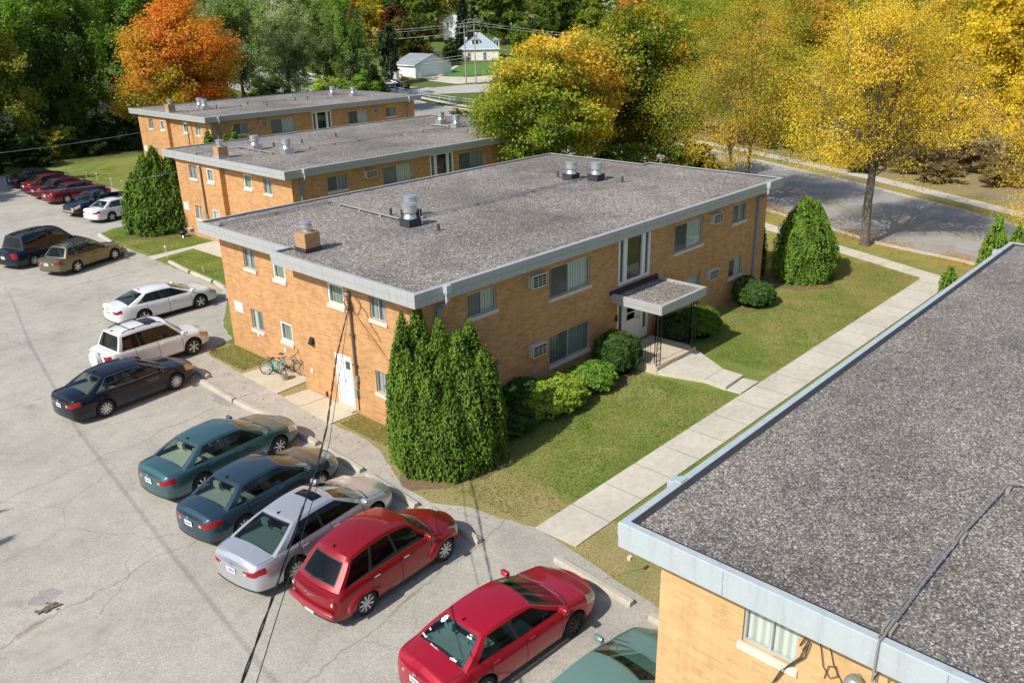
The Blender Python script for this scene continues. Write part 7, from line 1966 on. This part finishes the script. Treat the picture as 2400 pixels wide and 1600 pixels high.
house((117.6, 120.9, 3.0), radians(-46), 8.2, 8.0, 3.25, 'hip', 3.2, (.80, .77, .68), (.33, .40, .45), 'cream house with a blue-grey hipped roof and small dormer, behind the utility poles', wins=((1.5, 2.1, 1.0, 2.5), (4.9, 5.5, 1.0, 2.5)), dormers=((2.3, .8, 3.5, 1.8, 1.6, 2.6), (7.0, 3.2, 3.4, 1.4, 1.4, 2.0)))
house((141.8, 152.4, 8.0), radians(-44), 5.2, 9, 4.3, 'gable_front', 1.6, WH, (.24, .24, .24), 'white gabled house with an orange brick chimney, half hidden by the blue spruce', wins=((1.0, 1.5, 2.2, 3.4), (1.8, 2.3, 2.2, 3.4)), chim=(-.6, .6, -6.2, .55))
house((87.7, 110.6, 1.6), radians(-38), 2.9, 4.5, 2.2, 'gable_front', 1.0, (.20, .27, .28), (.14, .16, .16), 'little grey-green shed with a white door behind the navy car', 'shed', door=(.7, 2.4, .1, 1.9, M['white']), cat='shed')
GH = 'grey roofed houses far up the hill'
house((199.4, 164.0, 8.3), radians(-46), 8.0, 7, 2.9, 'hip', 1.6, (.62, .54, .44), (.30, .31, .33), 'far tan house with a broad grey hipped roof at the right of its group', wins=((1.5, 2.6, 1.2, 2.3), (4.2, 5.8, 1.2, 2.3)), group=GH)
house((188.6, 165.4, 8.1), radians(-46), 6.0, 5, 2.0, 'gable_side', 1.2, (.60, .62, .62), (.40, .46, .50), 'far pale blue-grey roofed garage in front of the tan house', 'garage', group=GH, cat='garage')
house((190.5, 173.5, 8.6), radians(-46), 11.0, 6, 2.6, 'gable_side', 1.3, (.55, .56, .55), (.28, .30, .34), 'far long house with a slate grey roof left of the tan one', group=GH)
house((124.5, 27.5, 0.0), radians(-62), 8.5, 7, 5.6, 'gable_side', 2.0, (.58, .60, .60), (.35, .36, .37), 'pale grey two storey house glimpsed through the yellow trees at the right', wins=((1, 2, 3.4, 4.8), (4, 5, 3.4, 4.8), (1, 2, 1.0, 2.3), (6, 7, 3.4, 4.8)))
fe = empty('board_fence', (113.8, 129.8, gh(114, 130) - .2), radians(-47), 'dark weathered board fence between the brown conifer and the cream house', 'fence')
mb = MB()
for k in range(66): mb.box(k * .16, k * .16 + .15, -.015, .015, 0, 1.85 + .03 * ((k * 7) % 3))
mb.build('boards', plain('weathered_boards', (.13, .10, .075), .95, 0, .35, 1.5), fe)
mb = MB(); [mb.box(k * 2.1, k * 2.1 + .1, .018, .11, 0, 1.9) for k in range(6)]; mb.build('post', M['wood_block'], fe)

# ------------------------------------------------------------------ camera, sun, sky
cam = bpy.data.cameras.new('camera'); co = bpy.data.objects.new('camera', cam); COL.objects.link(co)
CX, CY, CZ, YAW, PIT, ROL, FL = -14.8544, -17.942, 12.9208, .7581, .3724, -.022, 1955.7119
fw = Vector((cos(PIT) * cos(YAW), cos(PIT) * sin(YAW), -sin(PIT))); r0 = Vector((sin(YAW), -cos(YAW), 0)); u0 = r0.cross(fw)
r2 = r0 * cos(ROL) + u0 * sin(ROL); u2 = r2.cross(fw)
mx = Matrix(((r2.x, u2.x, -fw.x), (r2.y, u2.y, -fw.y), (r2.z, u2.z, -fw.z))).to_4x4()
mx.translation = (CX, CY, CZ); co.matrix_world = mx
cam.sensor_fit = 'HORIZONTAL'; cam.sensor_width = 36.0; cam.lens = 36.0 * FL / 2400.0; cam.clip_start = .1; cam.clip_end = 2000
SC.camera = co
EL, AZ = radians(43), radians(-3.5)          # light travels towards +x, a little towards -y
sd_ = Vector((cos(AZ) * cos(EL), sin(AZ) * cos(EL), -sin(EL)))
su = bpy.data.lights.new('sun', 'SUN'); so = bpy.data.objects.new('sun', su); COL.objects.link(so)
su.energy = 5.0; su.angle = radians(.53); su.color = (1.0, .955, .87)
so.rotation_euler = sd_.to_track_quat('-Z', 'Y').to_euler()
w = bpy.data.worlds.new('World'); SC.world = w; w.use_nodes = True
nt = w.node_tree; nt.nodes.clear(); out = nt.nodes.new('ShaderNodeOutputWorld'); bg = nt.nodes.new('ShaderNodeBackground'); sk = nt.nodes.new('ShaderNodeTexSky')
sk.sky_type = 'NISHITA'; sk.sun_disc = False; sk.sun_elevation = EL
to_sun = -sd_; sk.sun_rotation = math.atan2(to_sun.x, to_sun.y)
sk.air_density = 1.0; sk.dust_density = 1.2; sk.ozone_density = 1.0
bg.inputs[1].default_value = .14
nt.links.new(sk.outputs[0], bg.inputs[0]); nt.links.new(bg.outputs[0], out.inputs[0])
SC.view_settings.view_transform = 'Standard'; SC.view_settings.look = 'None'; SC.view_settings.exposure = 0; SC.view_settings.gamma = 1
SC.render.engine = 'CYCLES'; SC.cycles.max_bounces = 6; SC.cycles.transparent_max_bounces = 12; SC.cycles.use_denoising = True; SC.cycles.caustics_reflective = False; SC.cycles.caustics_refractive = False
